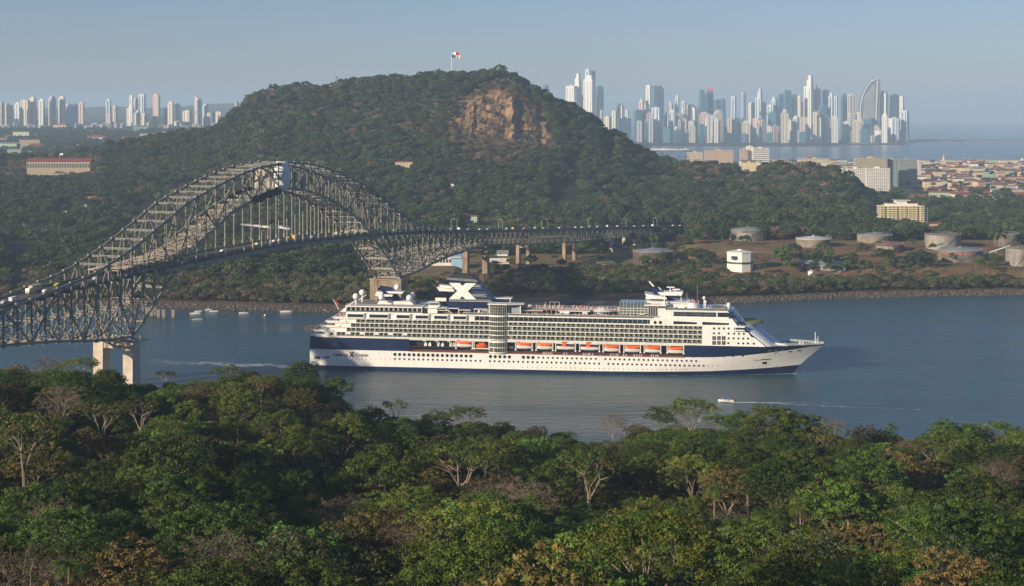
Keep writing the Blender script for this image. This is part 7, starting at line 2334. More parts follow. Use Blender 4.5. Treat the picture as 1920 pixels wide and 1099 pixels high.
# ---- the old town: small houses
def XP_(px, D): return (px - 960) / 3000.0 * D
def house_proto(wl, rm, w, d, h, k):
    a = MB(); a.box((-w/2, -d/2, -4), (w/2, d/2, h))
    wn = MB()
    nf = max(1, int(h / 3.1)); nb = max(2, int(w / 3.4))
    for j in range(nf):
        for i in range(nb):
            x0 = -w/2 + w / nb * (i + .3); z0 = 1.0 + j * 3.0; wn.box((x0, -d/2 - .08, z0), (x0 + w / nb * .38, -d/2 + .02, z0 + 1.4))
    for j in range(nf):
        for y0 in (-d*.3, d*.1): wn.box((-w/2 - .08, y0, 1 + j * 3), (-w/2 + .02, y0 + 1.2, 2.4 + j * 3))
    rf = MB(); o_ = .6
    if k % 3 == 0:
        rf.add([(-w/2-o_, -d/2-o_, h), (w/2+o_, -d/2-o_, h), (w/2+o_, d/2+o_, h), (-w/2-o_, d/2+o_, h), (-w/2+d*.3, 0, h+2.4), (w/2-d*.3, 0, h+2.4)], [(0,1,5,4), (1,2,5), (2,3,4,5), (3,0,4), (3,2,1,0)])
    elif k % 3 == 1:
        rf.prism([(-d/2-o_, h), (d/2+o_, h), (0, h+2.2)], -w/2-o_, w/2+o_, axis='x')
    else:
        rf.prism([(-d/2-o_, h), (d/2+o_, h), (d/2+o_, h+1.6), (-d/2-o_, h+.4)], -w/2-o_, w/2+o_, axis='x')
    return a, wn, rf
HP = []; g = random.Random(77)
wl_ = [(WALLW, 'white'), (WALLC, 'cream'), (WALLP, 'peach'), (WALLY, 'yellow'), (WALLR, 'dull red'), (WALLGN, 'mint green'), (WALLW, 'white'), (WALLC, 'cream')]
rm_ = [(RUST, 'rusty'), (RUST, 'rusty'), (RED_T, 'red'), (GREYR, 'grey'), (RUST, 'rusty')]
for k in range(16):
    wl, wn_ = wl_[k % 8]; rm, rn_ = rm_[k % 5]
    a, b, c_ = house_proto(wl, rm, g.uniform(14, 34), g.uniform(9, 14), g.uniform(5, 12), k)
    HP.append([a, b, c_, wl, rm, wn_, rn_, None])
def house(k, loc, rz, label, group, sc=1.0, name='house'):
    hpk = HP[k]; r = empty(name, label, 'house', loc, rz, group); r.scale = (sc,) * 3
    if hpk[7] is None:
        hpk[7] = [hpk[0].build('wall', hpk[3], r).data, hpk[1].build('window_band', GLD, r).data, hpk[2].build('roof', hpk[4], r).data]
    else:
        for nm, me in zip(('wall', 'window_band', 'roof'), hpk[7]):
            o = bpy.data.objects.new(nm, me); col.objects.link(o); o.parent = r
placed = []; n_ = 0; tries = 0
while n_ < 292 and tries < 12000:
    tries += 1
    D = math.sqrt(g.uniform(2520.0 ** 2, 4850.0 ** 2)); px = g.uniform(1560 if D > 3400 else (1670 if D > 2800 else 1745), 1960)
    if D > 4200 and g.random() < .35: px = g.uniform(1450, 1960)
    x = (px - 960) / 3000.0 * D
    if any(abs(x - a) < 23 and abs(D - b) < 30 for a, b in placed): continue
    if 1585 < px < 1730 and D < 3130: continue
    placed.append((x, D)); n_ += 1
    k = g.randrange(16); z_ = zfar(px, D)
    hor = 'left' if px < 1700 else ('middle' if px < 1820 else 'right'); ver = 'nearest rows' if D < 3200 else ('middle rows' if D < 4000 else 'rows by the bay')
    house(k, (x, D, z_), g.choice((0, 0, .2, -.15, .35)), '%s house with %s roof, %s of the old town, %s' % (HP[k][5], HP[k][6], hor, ver), 'houses of the old town', g.uniform(.85, 1.35))
for k, (px, D) in enumerate(VILL):
    hk = g.randrange(16)
    house(hk, (XP_(px, D), D, zfar(px, D)), g.uniform(-.4, .4), '%s house with %s roof in the trees %s' % (HP[hk][5], HP[hk][6], 'left of the arch' if px < 200 else ('behind the arch' if px < 500 else 'below the hill, above the viaduct')), 'houses among the trees', g.uniform(.55, .8))
k = 0
while k < 46:
    D = g.uniform(3300, 5900); px = g.choice((g.uniform(-5, 70), g.uniform(150, 400), g.uniform(0, 400)))
    hk = g.randrange(16); k += 1
    house(hk, (XP_(px, D), D, zfar(px, D) + 7), g.uniform(-.4, .4), '%s building with %s roof in the hazy valley, %s' % (HP[hk][5], HP[hk][6], 'far left' if px < 100 else ('centre' if px < 250 else 'beside the hill')), 'buildings of the hazy valley', g.uniform(1.0, 2.0), name='valley_building')
# marina on the spit, causeway
m = MB(); g = random.Random(12)
D = 6700
def flat(name, pts, z, mt):
    mb_ = MB(); n = len(pts); mb_.add([(a, b, -2) for a, b in pts] + [(a, b, z) for a, b in pts], [tuple(range(n, 2*n))] + [(i, (i+1) % n, (i+1) % n + n, i + n) for i in range(n)])
    o = mb_.build(name, mt, fixn=True); tag(o, kind='structure'); return o
SPITM = mat('spit_rock', (.13, .11, .09), .9, c2=(.2, .17, .14), scale=.05)
def XP(px, D): return (px - 960) / 3000.0 * D
flat('spit_shore', [(XP(1200, 6450), 6450), (XP(1280, 6480), 6480), (XP(1299, 6560), 6560), (XP(1290, 6620), 6620), (XP(1200, 6600), 6600)], 2.5, SPITM)
flat('causeway_road', [(XP(1712, 9000), 9000), (XP(1780, 8900), 8900), (XP(1900, 8800), 8800), (XP(2200, 8500), 8500), (XP(2200, 8700), 8700), (XP(1900, 9150), 9150), (XP(1712, 9350), 9350)], 5.0, SPITM)
flat('causeway_shore', [(XP(1640, 8100), 8100), (XP(1700, 8250), 8250), (XP(1730, 8800), 8800), (XP(1700, 9300), 9300), (XP(1600, 9000), 9000), (XP(1590, 8200), 8200)], 3.0, SPITM)
yb1 = MB(); yb1.prism([(-9, .2), (8, .2), (10, 2.2), (-9, 2.2)], -2.4, 2.4); yb2 = MB(); yb2.box((-5, -1.8, 2.2), (3, 1.8, 4.6)); yb3 = MB(); yb3.bar((1, 0, 4), (1, 0, 17), .35)
YD = None
for k in range(42):
    px = 1222 + 66 * g.random(); D = g.uniform(6640, 6860)
    r = empty('yacht', 'white yacht moored in the marina behind the spit', 'yacht', (XP(px, D), D, 0), g.uniform(-.4, .4), 'yachts in the marina')
    if YD is None: YD = [('hull', yb1.build('hull', SW, r).data), ('cabin', yb2.build('cabin', SW, r).data), ('mast', yb3.build('mast', M['metal'], r).data)]
    else:
        for nm, me in YD: o = bpy.data.objects.new(nm, me); col.objects.link(o); o.parent = r
# ------------------------------------------------------------------ tank farm and buildings beyond the channel
TANKC = mat('tank_weathered_steel', (.09, .08, .07), .75, c2=(.19, .16, .125), scale=.12)
TANKD = mat('tank_rusty_dark', (.055, .042, .034), .8, c2=(.11, .08, .06), scale=.12)
TANKP = mat('tank_pale', (.30, .28, .245), .7, c2=(.20, .19, .17), scale=.2)
for m_ in (TANKC, TANKD, TANKP): streaked(m_, .45)
TANKT = mat('tank_tan', (.24, .195, .135), .7, c2=(.15, .12, .085), scale=.12)
def tank(px0, px1, yt, yb, side, roof, label, cone=.10, patch=None, ribs=0, band=None):
    D0 = None
    # ground contact gives the distance
    lo, hi = 1255.0, 1900.0
    pm_ = (px0 + px1) / 2
    for _ in range(40):
        D = (lo + hi) / 2
        if 216 + (HC - zfar(pm_, D)) * 3000 / D > yb: lo = D
        else: hi = D
    rad = (px1 - px0) / 6000.0 * D; D += rad
    x = (pm_ - 960) / 3000.0 * D; zb1 = zfar(pm_, D - rad) - .3; h = (yb - yt) / 3000.0 * (D - rad)
    r = empty('storage_tank', label, 'storage tank', (x, D, zb1))
    m = MB(); m.lathe((0, 0, -2), [(rad, 0), (rad, h + 2 - .3)], 36); m.build('shell', side, r)
    m = MB(); m.lathe((0, 0, h - .3), [(rad + .25, 0), (rad + .25, .35), (rad * .5, .35 + rad * cone * .55), (.2, .35 + rad * cone)], 36); m.lathe((0, 0, h + rad * cone), [(.8, -.2), (.8, .9)], 8); m.build('roof', roof, r)
    m = MB()
    for k in range(36):
        a = 2 * PI * k / 36; m.bar((rad * math.cos(a), rad * math.sin(a), h), (rad * math.cos(a), rad * math.sin(a), h + 1.0), .1)
        b = 2 * PI * (k + 1) / 36; m.bar((rad * math.cos(a), rad * math.sin(a), h + 1), (rad * math.cos(b), rad * math.sin(b), h + 1), .1)
    m.build('rail', M['metal'], r)
    # spiral stair
    m = MB()
    for k in range(24):
        a = PI * 1.35 + k * .045; z_ = h * k / 24; m.bar(((rad) * math.cos(a), rad * math.sin(a), z_), ((rad + 1.0) * math.cos(a), (rad + 1.0) * math.sin(a), z_ + .1), .5, .25)
    m.build('stair', TANKD, r)
    def arcpatch(a0, a1, z0, z1, mt, nm):
        m = MB(); n = 10; R_ = rad + .05
        vs_ = []
        for k in range(n + 1):
            a = a0 + (a1 - a0) * k / n; vs_ += [(R_ * math.cos(a), R_ * math.sin(a), z0), (R_ * math.cos(a), R_ * math.sin(a), z1)]
        m.add(vs_, [(2*k, 2*k+2, 2*k+3, 2*k+1) for k in range(n)]); m.build(nm, mt, r)
    if patch: arcpatch(*patch, TANKP if len(patch) == 4 else None, 'repaint_patch')
    if band: arcpatch(*band[:4], band[4], 'painted_band')
    return r
A_ = lambda f: PI + PI * f     # fraction across the visible side, left to right
tank(1367, 1438, 432, 453, TANKC, GREYR, 'weathered grey tank with cone roof and a white repainted patch', .11, patch=(A_(.28), A_(.52), 1, 8.5))
tank(1440, 1484, 428, 443, TANKD, TANKD, 'dark rusty tank just behind the cone roofed one', .03)
tank(1492, 1558, 449, 465, TANKT, mat('tank_white_roof', (.62, .60, .54), .5), 'tan tank with a whitish cone roof', .14)
tank(1503, 1542, 429, 438, TANKD, TANKD, 'low dark tank at the edge of the woods', .05)
tank(1607, 1673, 442, 457, TANKT, GREYR, 'weathered tan tank with a grey roof partly behind trees', .10, patch=(A_(.0), A_(.14), 2, 7))
tank(1640, 1694, 459, 476, TANKD, mat('tank_red_roof', (.26, .09, .07), .7), 'dark tank with a reddish roof and a white patch', .12, patch=(A_(.08), A_(.52), .5, 7))
tank(1734, 1801, 441, 471, TANKP, TANKT, 'tall pale ribbed tank, the biggest of the tank farm', .03)
tank(1759, 1842, 471, 493, TANKC, GREYR, 'wide grey roofed tank with a faded red stripe', .12, band=(A_(.12), A_(.86), 7.2, 9.2, mat('faded_red_band', (.42, .10, .08), .7)))
tank(1864, 1910, 439, 463, TANKC, GREYR, 'dark tank at the far right behind bare trees', .10)
tank(1886, 1932, 466, 500, TANKP, TANKT, 'pale tank cut by the right edge of the picture', .06)
tank(1186, 1262, 473, 500, TANKD, GREYR, 'large dark tank with a pale domed roof below the viaduct', .13)
tank(1118, 1152, 494, 512, TANKT, TANKD, 'small squat concrete tank on the dry flat below the viaduct', .04)
tank(1515, 1527, 509, 520, M['white'], M['white'], 'small white water tank by the blue-roofed shed', .15)
for a, b in ((1215, 1223), (1224, 1232)): tank(a, b, 487, 500, M['white'], M['white'], 'little white tank in front of the large dark tank, %s of two' % ('left' if a == 1215 else 'right'), .2)
# long red stripe edges (white borders)
# octagonal white control tower
def ground_D(px, py):
    lo, hi = 1200.0, 2800.0
    for _ in range(40):
        D = (lo + hi) / 2
        if 216 + (HC - zfar(px, D)) * 3000 / D > py: lo = D
        else: hi = D
    return D
D = ground_D(1391, 511) ; rad = 49 / 6000.0 * D; x = XP(1391, D); h = 36 / 3000.0 * D
r = empty('octagonal_tower', 'white eight-sided harbour tower with a dark green band', 'tower', (x, D + rad, zfar(1391, D)))
m = MB(); m.lathe((0, 0, -2), [(rad, 0), (rad, 2 + h * .42)], 8); m.lathe((0, 0, h * .52), [(rad, 0), (rad, h * .48)], 8); m.build('wall', M['white'], r)
m = MB(); m.lathe((0, 0, h * .42), [(rad * 1.03, 0), (rad * 1.03, h * .10)], 8); m.build('green_band', mat('dark_green_paint', (.03, .08, .06), .5), r)
m = MB(); m.lathe((0, 0, h), [(rad * 1.05, 0), (rad * 1.05, .5), (rad * .2, 2.0), (rad * .2, 2.6)], 8); m.build('roof', M['white'], r)
m = MB(); m.box((-rad * .8, -rad - .1, h * .68), (-rad * .45, -rad * .8, h * .85)); m.build('window', GLD, r)
# blue-roofed shed
def shed(px0, px1, yt, yb, roofm, wallm, label, depth=16, rz=0.0, cat='building', hr=3.0, name='shed', windows=0):
    D = ground_D((px0 + px1) / 2, yb); w = (px1 - px0) / 3000.0 * D; h = (yb - yt) / 3000.0 * D
    r = empty(name, label, cat, (XP((px0 + px1) / 2, D), D + depth / 2, zfar((px0 + px1) / 2, D)), rz)
    he = max(1.8, h - hr)
    m = MB(); m.box((-w/2, -depth/2, -3), (w/2, depth/2, he)); m.build('wall', wallm, r)
    m = MB(); m.prism([(-depth/2 - 1, he), (depth/2 + 1, he), (0, he + hr)], -w/2 - 1, w/2 + 1, axis='x'); m.build('roof', roofm, r)
    for k in range(windows):
        m = MB(); c_ = -w/2 + w * (k + .5) / windows; m.box((c_ - w/windows*.3, -depth/2 - .1, he*.3), (c_ + w/windows*.3, -depth/2 + .05, he*.8)); m.build('window', GLD, r)
    return r
BLR = mat('blue_grey_roof', (.24, .30, .36), .45, var=.05, scale=.1)
shed(1545, 1590, 491, 508, BLR, WALLG, 'blue-grey roofed open shed among trees below the tanks', 22, rz=-.25, windows=3)
shed(1505, 1545, 489, 500, BLR, WALLG, 'left part of the blue-grey roofed shed, half behind trees', 18, rz=-.25)
shed(1428, 1450, 528, 533, TANKT, TANKT, 'tiny tan hut near the far shore', 8, name='hut')
shed(560, 612, 508, 522, TANKT, WALLC, 'cream bungalow on the bank behind the pilings', 12, name='bungalow', hr=1.8, windows=5)
shed(652, 700, 510, 520, RUST, TANKT, 'rusty roofed hut left of the far main pier', 10, name='hut', hr=2)
r_, w_, h_ = slab('warehouse', 795, 864, 483, 508, 1430, 26, WALLW, 'white warehouse with a row of dark doors beneath the bridge truss', 2, 12, wf=.75, hf=.55)
shed(846, 868, 478, 500, mat('bright_blue_wall', (.25, .42, .55), .5), mat('bright_blue_wall2', (.30, .48, .62), .5), 'light blue end of the warehouse beneath the bridge', 24)
shed(920, 955, 486, 495, WALLW, WALLC, 'low cream shed just right of the tall brown pier', 14)
shed(998, 1030, 455, 466, WALLW, WALLW, 'white roofed shed behind the third pier', 20)
shed(932, 952, 470, 480, GREYR, WALLW, 'grey roofed shed glimpsed under the viaduct', 16)
def farroof(px0, px1, yt, D, h, roofm, wallm, label, windows=0, depth=18, hr=2.5, rz=0, name='building', base=None):
    w = (px1 - px0) / 3000.0 * D; pc = (px0 + px1) / 2
    zt_ = HC - (yt - 216) / 3000.0 * D
    zg = zfar(pc, D)
    r = empty(name, label, 'building', (XP(pc, D), D + depth / 2, zg), rz)
    he = zt_ - hr - zg
    m = MB(); m.box((-w/2, -depth/2, -14), (w/2, depth/2, he)); m.build('wall', wallm, r)
    m = MB(); m.prism([(-depth/2 - 1, he), (depth/2 + 1, he), (0, he + hr)], -w/2 - 1, w/2 + 1, axis='x'); m.build('roof', roofm, r)
    for k in range(windows):
        m = MB(); c_ = -w/2 + w * (k + .5) / windows; m.box((c_ - w/windows*.32, -depth/2 - .12, he - h), (c_ + w/windows*.32, -depth/2 + .05, he - h * .35)); m.build('window', GLD, r)
    return r
farroof(50, 169, 297, 2400, 9, RED_T, mat('tan_wall', (.36, .30, .21), .8), 'long three-storey building with a red roof on the left hillside', 24, 24, hr=5, name='institute_building')
m = MB(); c = P(112, 291, 2412); m.bar((c.x, 2412, c.z - 8), (c.x, 2412, c.z + 3), .4); m.box((c.x, 2411.8, c.z), (c.x + 5, 2412, c.z + 3))
tag(m.build('flag', M['white']), 'small flag on the red-roofed hillside building', 'flag')
farroof(237, 300, 402, 2000, 4, GREYR, WALLW, 'long white building behind the climbing bridge arch', 10, 18, hr=1.5)
farroof(101, 138, 410, 1980, 5, GREYR, WALLW, 'white two-storey building in the trees at left', 6, 14, hr=1.2)
farroof(2, 62, 456, 1640, 3, mat('pale_blue_roof', (.40, .47, .50), .5), WALLG, 'wide flat pale blue roof at the left edge', 5, 20, hr=1.5)
farroof(60, 78, 459, 1650, 3, mat('orange_roof', (.45, .18, .08), .7), WALLY, 'small orange roofed house beside the pale blue roof', 2, 10, hr=2)
farroof(30, 62, 477, 1520, 3, TANKD, WALLW, 'low white house with dark roof near the left bridge end', 3, 10, hr=1.5)
farroof(18, 58, 500, 1420, 3, TANKD, WALLW, 'white walled house above the left deck', 4, 10, hr=1.8)
farroof(1032, 1085, 372, 2050, 4, WALLW, WALLW, 'pale low building in the woods at the foot of the hill', 6, 16, hr=1.2)
farroof(1060, 1083, 341, 2180, 3, TANKT, WALLC, 'small pale roof among trees below the quarry', 3, 12, hr=1.2)
farroof(1010, 1025, 287, 2330, 3, WALLP, WALLC, 'little peach pavilion right under the quarry face', 2, 10, hr=1)
farroof(1132, 1152, 286, 2380, 3, GREYR, WALLG, 'grey hipped roof hut on the right flank of the hill', 2, 12, hr=1.5)
farroof(535, 555, 288, 2350, 3, mat('green_roof', (.12, .26, .22), .6), WALLG, 'green roofed house on the left flank of the hill', 2, 14, hr=4)
farroof(240, 262, 386, 2030, 3, RED_T, WALLW, 'red roofed white house left of the arch', 2, 12, hr=2.2)
farroof(1168, 1216, 418, 1900, 3, WALLW, WALLW, 'long white shed roof above the approach viaduct', 0, 20, hr=1.5)
farroof(862, 912, 427, 1820, 3, GREYR, TANKT, 'grey roof just above the viaduct deck', 0, 20, hr=2)
farroof(1388, 1420, 300, 2420, 3, TANKT, WALLC, 'old tan reservoir building on top of the wooded hill', 2, 14, hr=1)
farroof(1500, 1530, 398, 1960, 3, GREYR, WALLW, 'grey roof in the woods behind the tank farm', 0, 12, hr=1)
farroof(1545, 1585, 438, 1640, 2, WALLW, WALLW, 'low white building behind the tan tank', 0, 10, hr=1)
farroof(1742, 1765, 417, 1800, 2, RED_T, WALLP, 'small red roof in the woods right of the flats', 0, 10, hr=1.5)
# white canopy seen through the arch
D = 1760
r = empty('canopy', 'long white sweeping canopy seen through the bridge hangers', 'canopy', (XP(498, D), D, zfar(498, D)))
hh = HC - (431 - 216) / 3000 * D - zfar(498, D)
m = MB(); w = 48 / 3000 * D
m.prism([(-w, hh + 6.2), (-w * .2, hh + 5.0), (w * .6, hh + 4.6), (w, hh + 1), (w * .9, hh + .6), (w * .5, hh + 2.4), (0, hh + 2.6), (-w * .3, hh + 3.6)], -6, 10); m.build('canopy_roof', M['white'], r, fixn=True)
m = MB()
for k in range(5): m.bar((-w * .5 + k * w * .35, 0, 0), (-w * .5 + k * w * .35, 0, hh + 3.0), .5)
m.build('support', M['white'], r)
# ------------------------------------------------------------------ flag on the summit
D = 2490; c = P(847, 97, D); zg = zfar(847, D)
r = empty('flagpole', 'tall white flagpole with a red, white and blue quartered flag on the hill summit', 'flagpole', (c.x, D, zg))
m = MB(); m.tube([(0, 0, 0), (0, 0, c.z - zg)], [.55, .3], 8); m.build('pole', M['white'], r)
fw, fh2 = 12.6, 8.6
def flagq(u0, u1, v0, v1, mt, nm='flag_quarter'):
    mb_ = MB(); n = 8; vs_ = []
    for k in range(n + 1):
        u = u0 + (u1 - u0) * k / n
        y_ = .7 * math.sin(u * 9); z_ = -.9 * u * u
        vs_ += [(u * fw, y_, c.z - zg - .6 - v0 * fh2 + z_), (u * fw, y_, c.z - zg - .6 - v1 * fh2 + z_)]
    mb_.add(vs_, [(2*k, 2*k+1, 2*k+3, 2*k+2) for k in range(n)]); return mb_
FWm = mat('flag_white', (.8, .8, .78), .8); FR = mat('flag_red', (.65, .04, .05), .8); FBl = mat('flag_blue', (.02, .04, .20), .8)
for a in ((0, .5, 0, .5, FWm), (.5, 1, 0, .5, FR), (0, .5, .5, 1, FBl), (.5, 1, .5, 1, FWm)): flagq(*a).build('flag_quarter', a[4], r)
def star(cx, cz, rr, mt):
    mb_ = MB(); vs_ = []
    for k in range(10):
        a = PI / 2 + k * PI / 5; q = rr if k % 2 == 0 else rr * .4; vs_.append((cx + q * math.cos(a), .7 * math.sin(cx / fw * 9) - .12, cz + q * math.sin(a)))
    mb_.add(vs_, [tuple(range(10))]); mb_.build('star', mt, r)
star(.25 * fw, c.z - zg - .6 - .25 * fh2 - .05, 1.5, FBl); star(.75 * fw, c.z - zg - .6 - .75 * fh2 - .5, 1.5, FR)
# ------------------------------------------------------------------ boats
def boat_hull(L_, W_2, H_, n=12, fl=.25):
    m = MB(); rows_ = []
    for k in range(n + 1):
        u = k / n; x = -L_/2 + L_ * u; b = W_2 * (1 - max(0, (u - .45) / .55) ** 2.0) * (1 if u > 0 else .86)
        sh = H_ * (1 + fl * max(0, u - .4) ** 1.5 * 2)
        rows_.append([(x, b * .12, -.35 + .3 * max(0, u - .7)), (x, b * .8, .0), (x, b, sh), (x, b * .86, sh), (x, b * .7, sh * .45)])
    for k in range(n):
        for j in range(4):
            for sg in (1, -1):
                q = [(a, sg * b, c_) for a, b, c_ in (rows_[k][j], rows_[k+1][j], rows_[k+1][j+1], rows_[k][j+1])]
                m.add(q, [(0, 1, 2, 3) if sg > 0 else (3, 2, 1, 0)])
        a, b = rows_[k][4], rows_[k+1][4]
        m.add([a, b, (b[0], -b[1], b[2]), (a[0], -a[1], a[2])], [(0, 1, 2, 3)])
    a = rows_[0]; m.add([(p_[0], p_[1], p_[2]) for p_ in a[:3]] + [(p_[0], -p_[1], p_[2]) for p_ in a[:3][::-1]], [(0, 1, 2, 3, 4, 5)])
    return m
def small_boat(px, py, L_, colr, label, kind='open', rz=0.0, cab=None):
    D = 441000.0 / (py - 216) + 1.0
    r = empty('small_boat' if kind == 'open' else 'launch', label, 'boat', (XP(px, D), D, .02), rz, 'boats moored below the bridge' if py > 560 and D > 1100 else None)
    boat_hull(L_, L_ * .15, L_ * .11).build('hull', colr, r)
    m = MB()
    for k in range(3): m.box((-L_*.3 + k * L_*.22, -L_*.11, L_*.07), (-L_*.3 + k * L_*.22 + .35, L_*.11, L_*.07 + .08))
    m.build('thwart', SCR, r)
    m = MB(); m.box((-L_/2 - .5, -.2, 0), (-L_/2 + .05, .2, L_*.11 + .5)); m.build('outboard_motor', M['black'], r)
    if cab:
        m = MB(); m.prism([(-L_*.12, L_*.08), (L_*.14, L_*.08), (L_*.08, L_*.27), (-L_*.12, L_*.27)], -L_*.11, L_*.11); m.build('cabin', cab, r)
        m = MB(); m.box((-L_*.1, -L_*.115, L_*.18), (L_*.06, L_*.115, L_*.24)); m.build('window', GLD, r)
    return r
BW = mat('boat_white', (.72, .70, .66), .4); BG = mat('boat_grey_green', (.35, .36, .30), .5); BD = mat('boat_dark', (.05, .06, .07), .5); BR = mat('boat_red', (.55, .05, .04), .4); BT = mat('boat_blue', (.05, .14, .30), .4)
small_boat(366, 589, 7.6, BW, 'white open boat, leftmost of those moored right of the pilings')
small_boat(372, 584.8, 6.2, BW, 'white skiff just behind the leftmost moored boat', rz=.1)
small_boat(391, 582, 5.4, BW, 'small white cabin boat nearest the rocks', cab=BW)
small_boat(401, 585, 7.0, BW, 'white boat with red trim right of the small cabin boat', rz=.08)
small_boat(370, 600.5, 7.6, BG, 'grey-green empty skiff closest to the camera among the moored boats')
small_boat(417, 592, 6.4, BD, 'dark low boat lying almost awash')
small_boat(457, 588, 7.0, BW, 'white boat with a blue cover in the middle of the mooring', cab=BT)
small_boat(502, 581.5, 6.6, BW, 'white launch with a reddish canopy near the rocks', cab=mat('boat_red_canopy', (.35, .15, .13), .6))
small_boat(497, 593.5, 5.0, BW, 'white boat seen end-on in front of the launch', rz=1.2, cab=BW)
small_boat(536, 585.8, 8.6, BW, 'long white open boat, rightmost of the moored group')
small_boat(609, 584.5, 5.6, BR, 'small red boat near the ship stern', cab=mat('boat_pale_blue', (.45, .55, .65), .5), rz=PI)
# speedboat with a blue awning, heading left
D = 441000.0 / (753.5 - 216); L_ = 8.0
sbt = empty('motor_launch', 'white motor launch with a blue awning speeding left, trailing a wake', 'boat', (XP(1361, D), D, .15), PI - .04)
sbt.rotation_euler = (0, R(-3), PI - .04)
boat_hull(L_, 1.2, .8).build('hull', BW, sbt)
m = MB(); m.prism([(-1.8, 2.5), (1.6, 2.5), (1.9, 2.7), (-2.0, 2.75)], -1.1, 1.1); m.build('awning', mat('awning_blue', (.04, .16, .42), .6), sbt)
m = MB()
for a in (-1.6, 1.4):
    for b in (-1, 1): m.bar((a, b, .6), (a, b, 2.5), .07)
m.build('awning_post', M['metal'], sbt)
m = MB(); m.box((-4.4, -.3, .2), (-3.9, .3, 1.5)); m.build('outboard_motor', M['black'], sbt)
m = MB(); m.box((-.9, -.9, .5), (-.4, .9, 1.1)); m.box((.8, -.9, .5), (1.2, .9, 1.1)); m.build('seat', SCR, sbt)
# ------------------------------------------------------------------ pilings
PIL = mat('piling_concrete', (.17, .15, .125), .9, c2=(.27, .24, .20), scale=.6)
for k, (px, py) in enumerate([(276, 594), (284, 596), (290, 594.5), (297, 598), (307, 598.5), (325, 598.5)]):
    D = 441000.0 / (py - 216)
    m = MB(); m.prism([(-1.2, -.9), (1.2, -1.0), (1.25, 1.0), (-1.15, .95)], -3, 6.6, axis='z'); m.prism([(-1.4, -1.1), (1.4, -1.1), (1.4, 1.1), (-1.4, 1.1)], 5.9, 6.9, axis='z')
    m.prism([(-1.3, -1.0), (1.3, -1.05), (1.35, 1.05), (-1.25, 1.0)], -.5, 1.2, 1, axis='z')
    o = m.build('piling', [PIL, mat('wet_piling', (.05, .045, .04), .5)]); o.location = (XP(px, D), D, 0)
    tag(o, 'square concrete piling in the water, %s of six from the left' % ['first', 'second', 'third', 'fourth', 'fifth', 'last'][k], 'piling', 'pilings left of the moored boats')
# ------------------------------------------------------------------ foam
def foam_material():
    m = bpy.data.materials.new('foam'); m.use_nodes = True; t = m.node_tree; b = t.nodes['Principled BSDF']
    b.inputs['Base Color'].default_value = (.72, .76, .76, 1); b.inputs['Roughness'].default_value = .6
    ge = t.nodes.new('ShaderNodeNewGeometry'); mp = t.nodes.new('ShaderNodeMapping'); mp.inputs['Scale'].default_value = (.22, .45, 1)
    n1 = t.nodes.new('ShaderNodeTexNoise'); n1.inputs['Scale'].default_value = 1.0; n1.inputs['Detail'].default_value = 7; n1.inputs['Roughness'].default_value = .7
    at = t.nodes.new('ShaderNodeAttribute'); at.attribute_name = 'dens'
    ad = t.nodes.new('ShaderNodeMath'); ad.operation = 'ADD'; mr = t.nodes.new('ShaderNodeMapRange'); mr.inputs[1].default_value = .98; mr.inputs[2].default_value = 1.25
    t.links.new(ge.outputs['Position'], mp.inputs[0]); t.links.new(mp.outputs[0], n1.inputs['Vector']); t.links.new(n1.outputs['Fac'], ad.inputs[0]); t.links.new(at.outputs['Fac'], ad.inputs[1]); t.links.new(ad.outputs[0], mr.inputs[0])
    t.links.new(mr.outputs[0], b.inputs['Alpha']); return m
FOAM = foam_material()
def foam(name, line, width, dens, label):
    """line: [(x, y)], width and dens per point"""
    n = len(line); nv = 9; vs_ = []; dv = []
    for i, (x, y) in enumerate(line):
        a = Vector(line[max(0, i-1)]); b = Vector(line[min(n-1, i+1)]); d = (b - a).normalized(); q = Vector((-d.y, d.x))
        for j in range(nv):
            u = -1 + 2 * j / (nv - 1); p_ = Vector((x, y)) + q * u * width[i]; vs_.append((p_.x, p_.y, .012)); dv.append(dens[i] * (1 - u * u) ** .7 + (0 if abs(u) < .99 else -.6))
    me = bpy.data.meshes.new(name); me.from_pydata(vs_, [], [(i*nv+j, i*nv+j+1, (i+1)*nv+j+1, (i+1)*nv+j) for i in range(n-1) for j in range(nv-1)])
    at = me.attributes.new('dens', 'FLOAT', 'POINT'); at.data.foreach_set('value', dv); me.materials.append(FOAM)
    o = bpy.data.objects.new(name, me); col.objects.link(o); tag(o, label, 'wake', kind='stuff')
def W2(px, py): D = 441000.0 / (py - 216); return (XP(px, D), D)
foam('ship_wake_foam', [W2(582 - 12 * k, 688.5 - .42 * k + 1.2 * math.sin(k * .7)) for k in range(27)], [7 + .45 * k for k in range(27)], [.68 - .008 * k for k in range(27)], 'churned white wake trailing from the ship stern')
foam('ship_wake_foam', [W2(300 - 14 * k, 680 - .8 * k) for k in range(10)], [9 + .5 * k for k in range(10)], [.42 - .012 * k for k in range(10)], 'fading wake crossing under the bridge')
bw = [ship_m @ Vector((x_, -halfb(x_, .3) - .25 - .012 * (278 - x_), 0)) for x_ in (279, 276, 272, 267, 260, 250, 235, 215, 190, 160, 120, 80, 40, 2)]
foam('bow_wave_foam', [(v_.x, v_.y) for v_ in bw], [.8, 1.5, 1.5, 1.3, 1.1, 1.0, .9, .9, .8, .8, .8, .8, .8, .8], [.9, .9, .8, .75, .7, .62, .58, .55, .52, .5, .5, .5, .5, .52], 'thin foam line along the ship waterline and bow')
foam('launch_wake_foam', [W2(1373 + 8 * k, 754.5 + .25 * k * .2) for k in range(14)], [1.1 + .16 * k for k in range(14)], [.95 - .022 * k for k in range(14)], 'bright wake directly behind the motor launch')
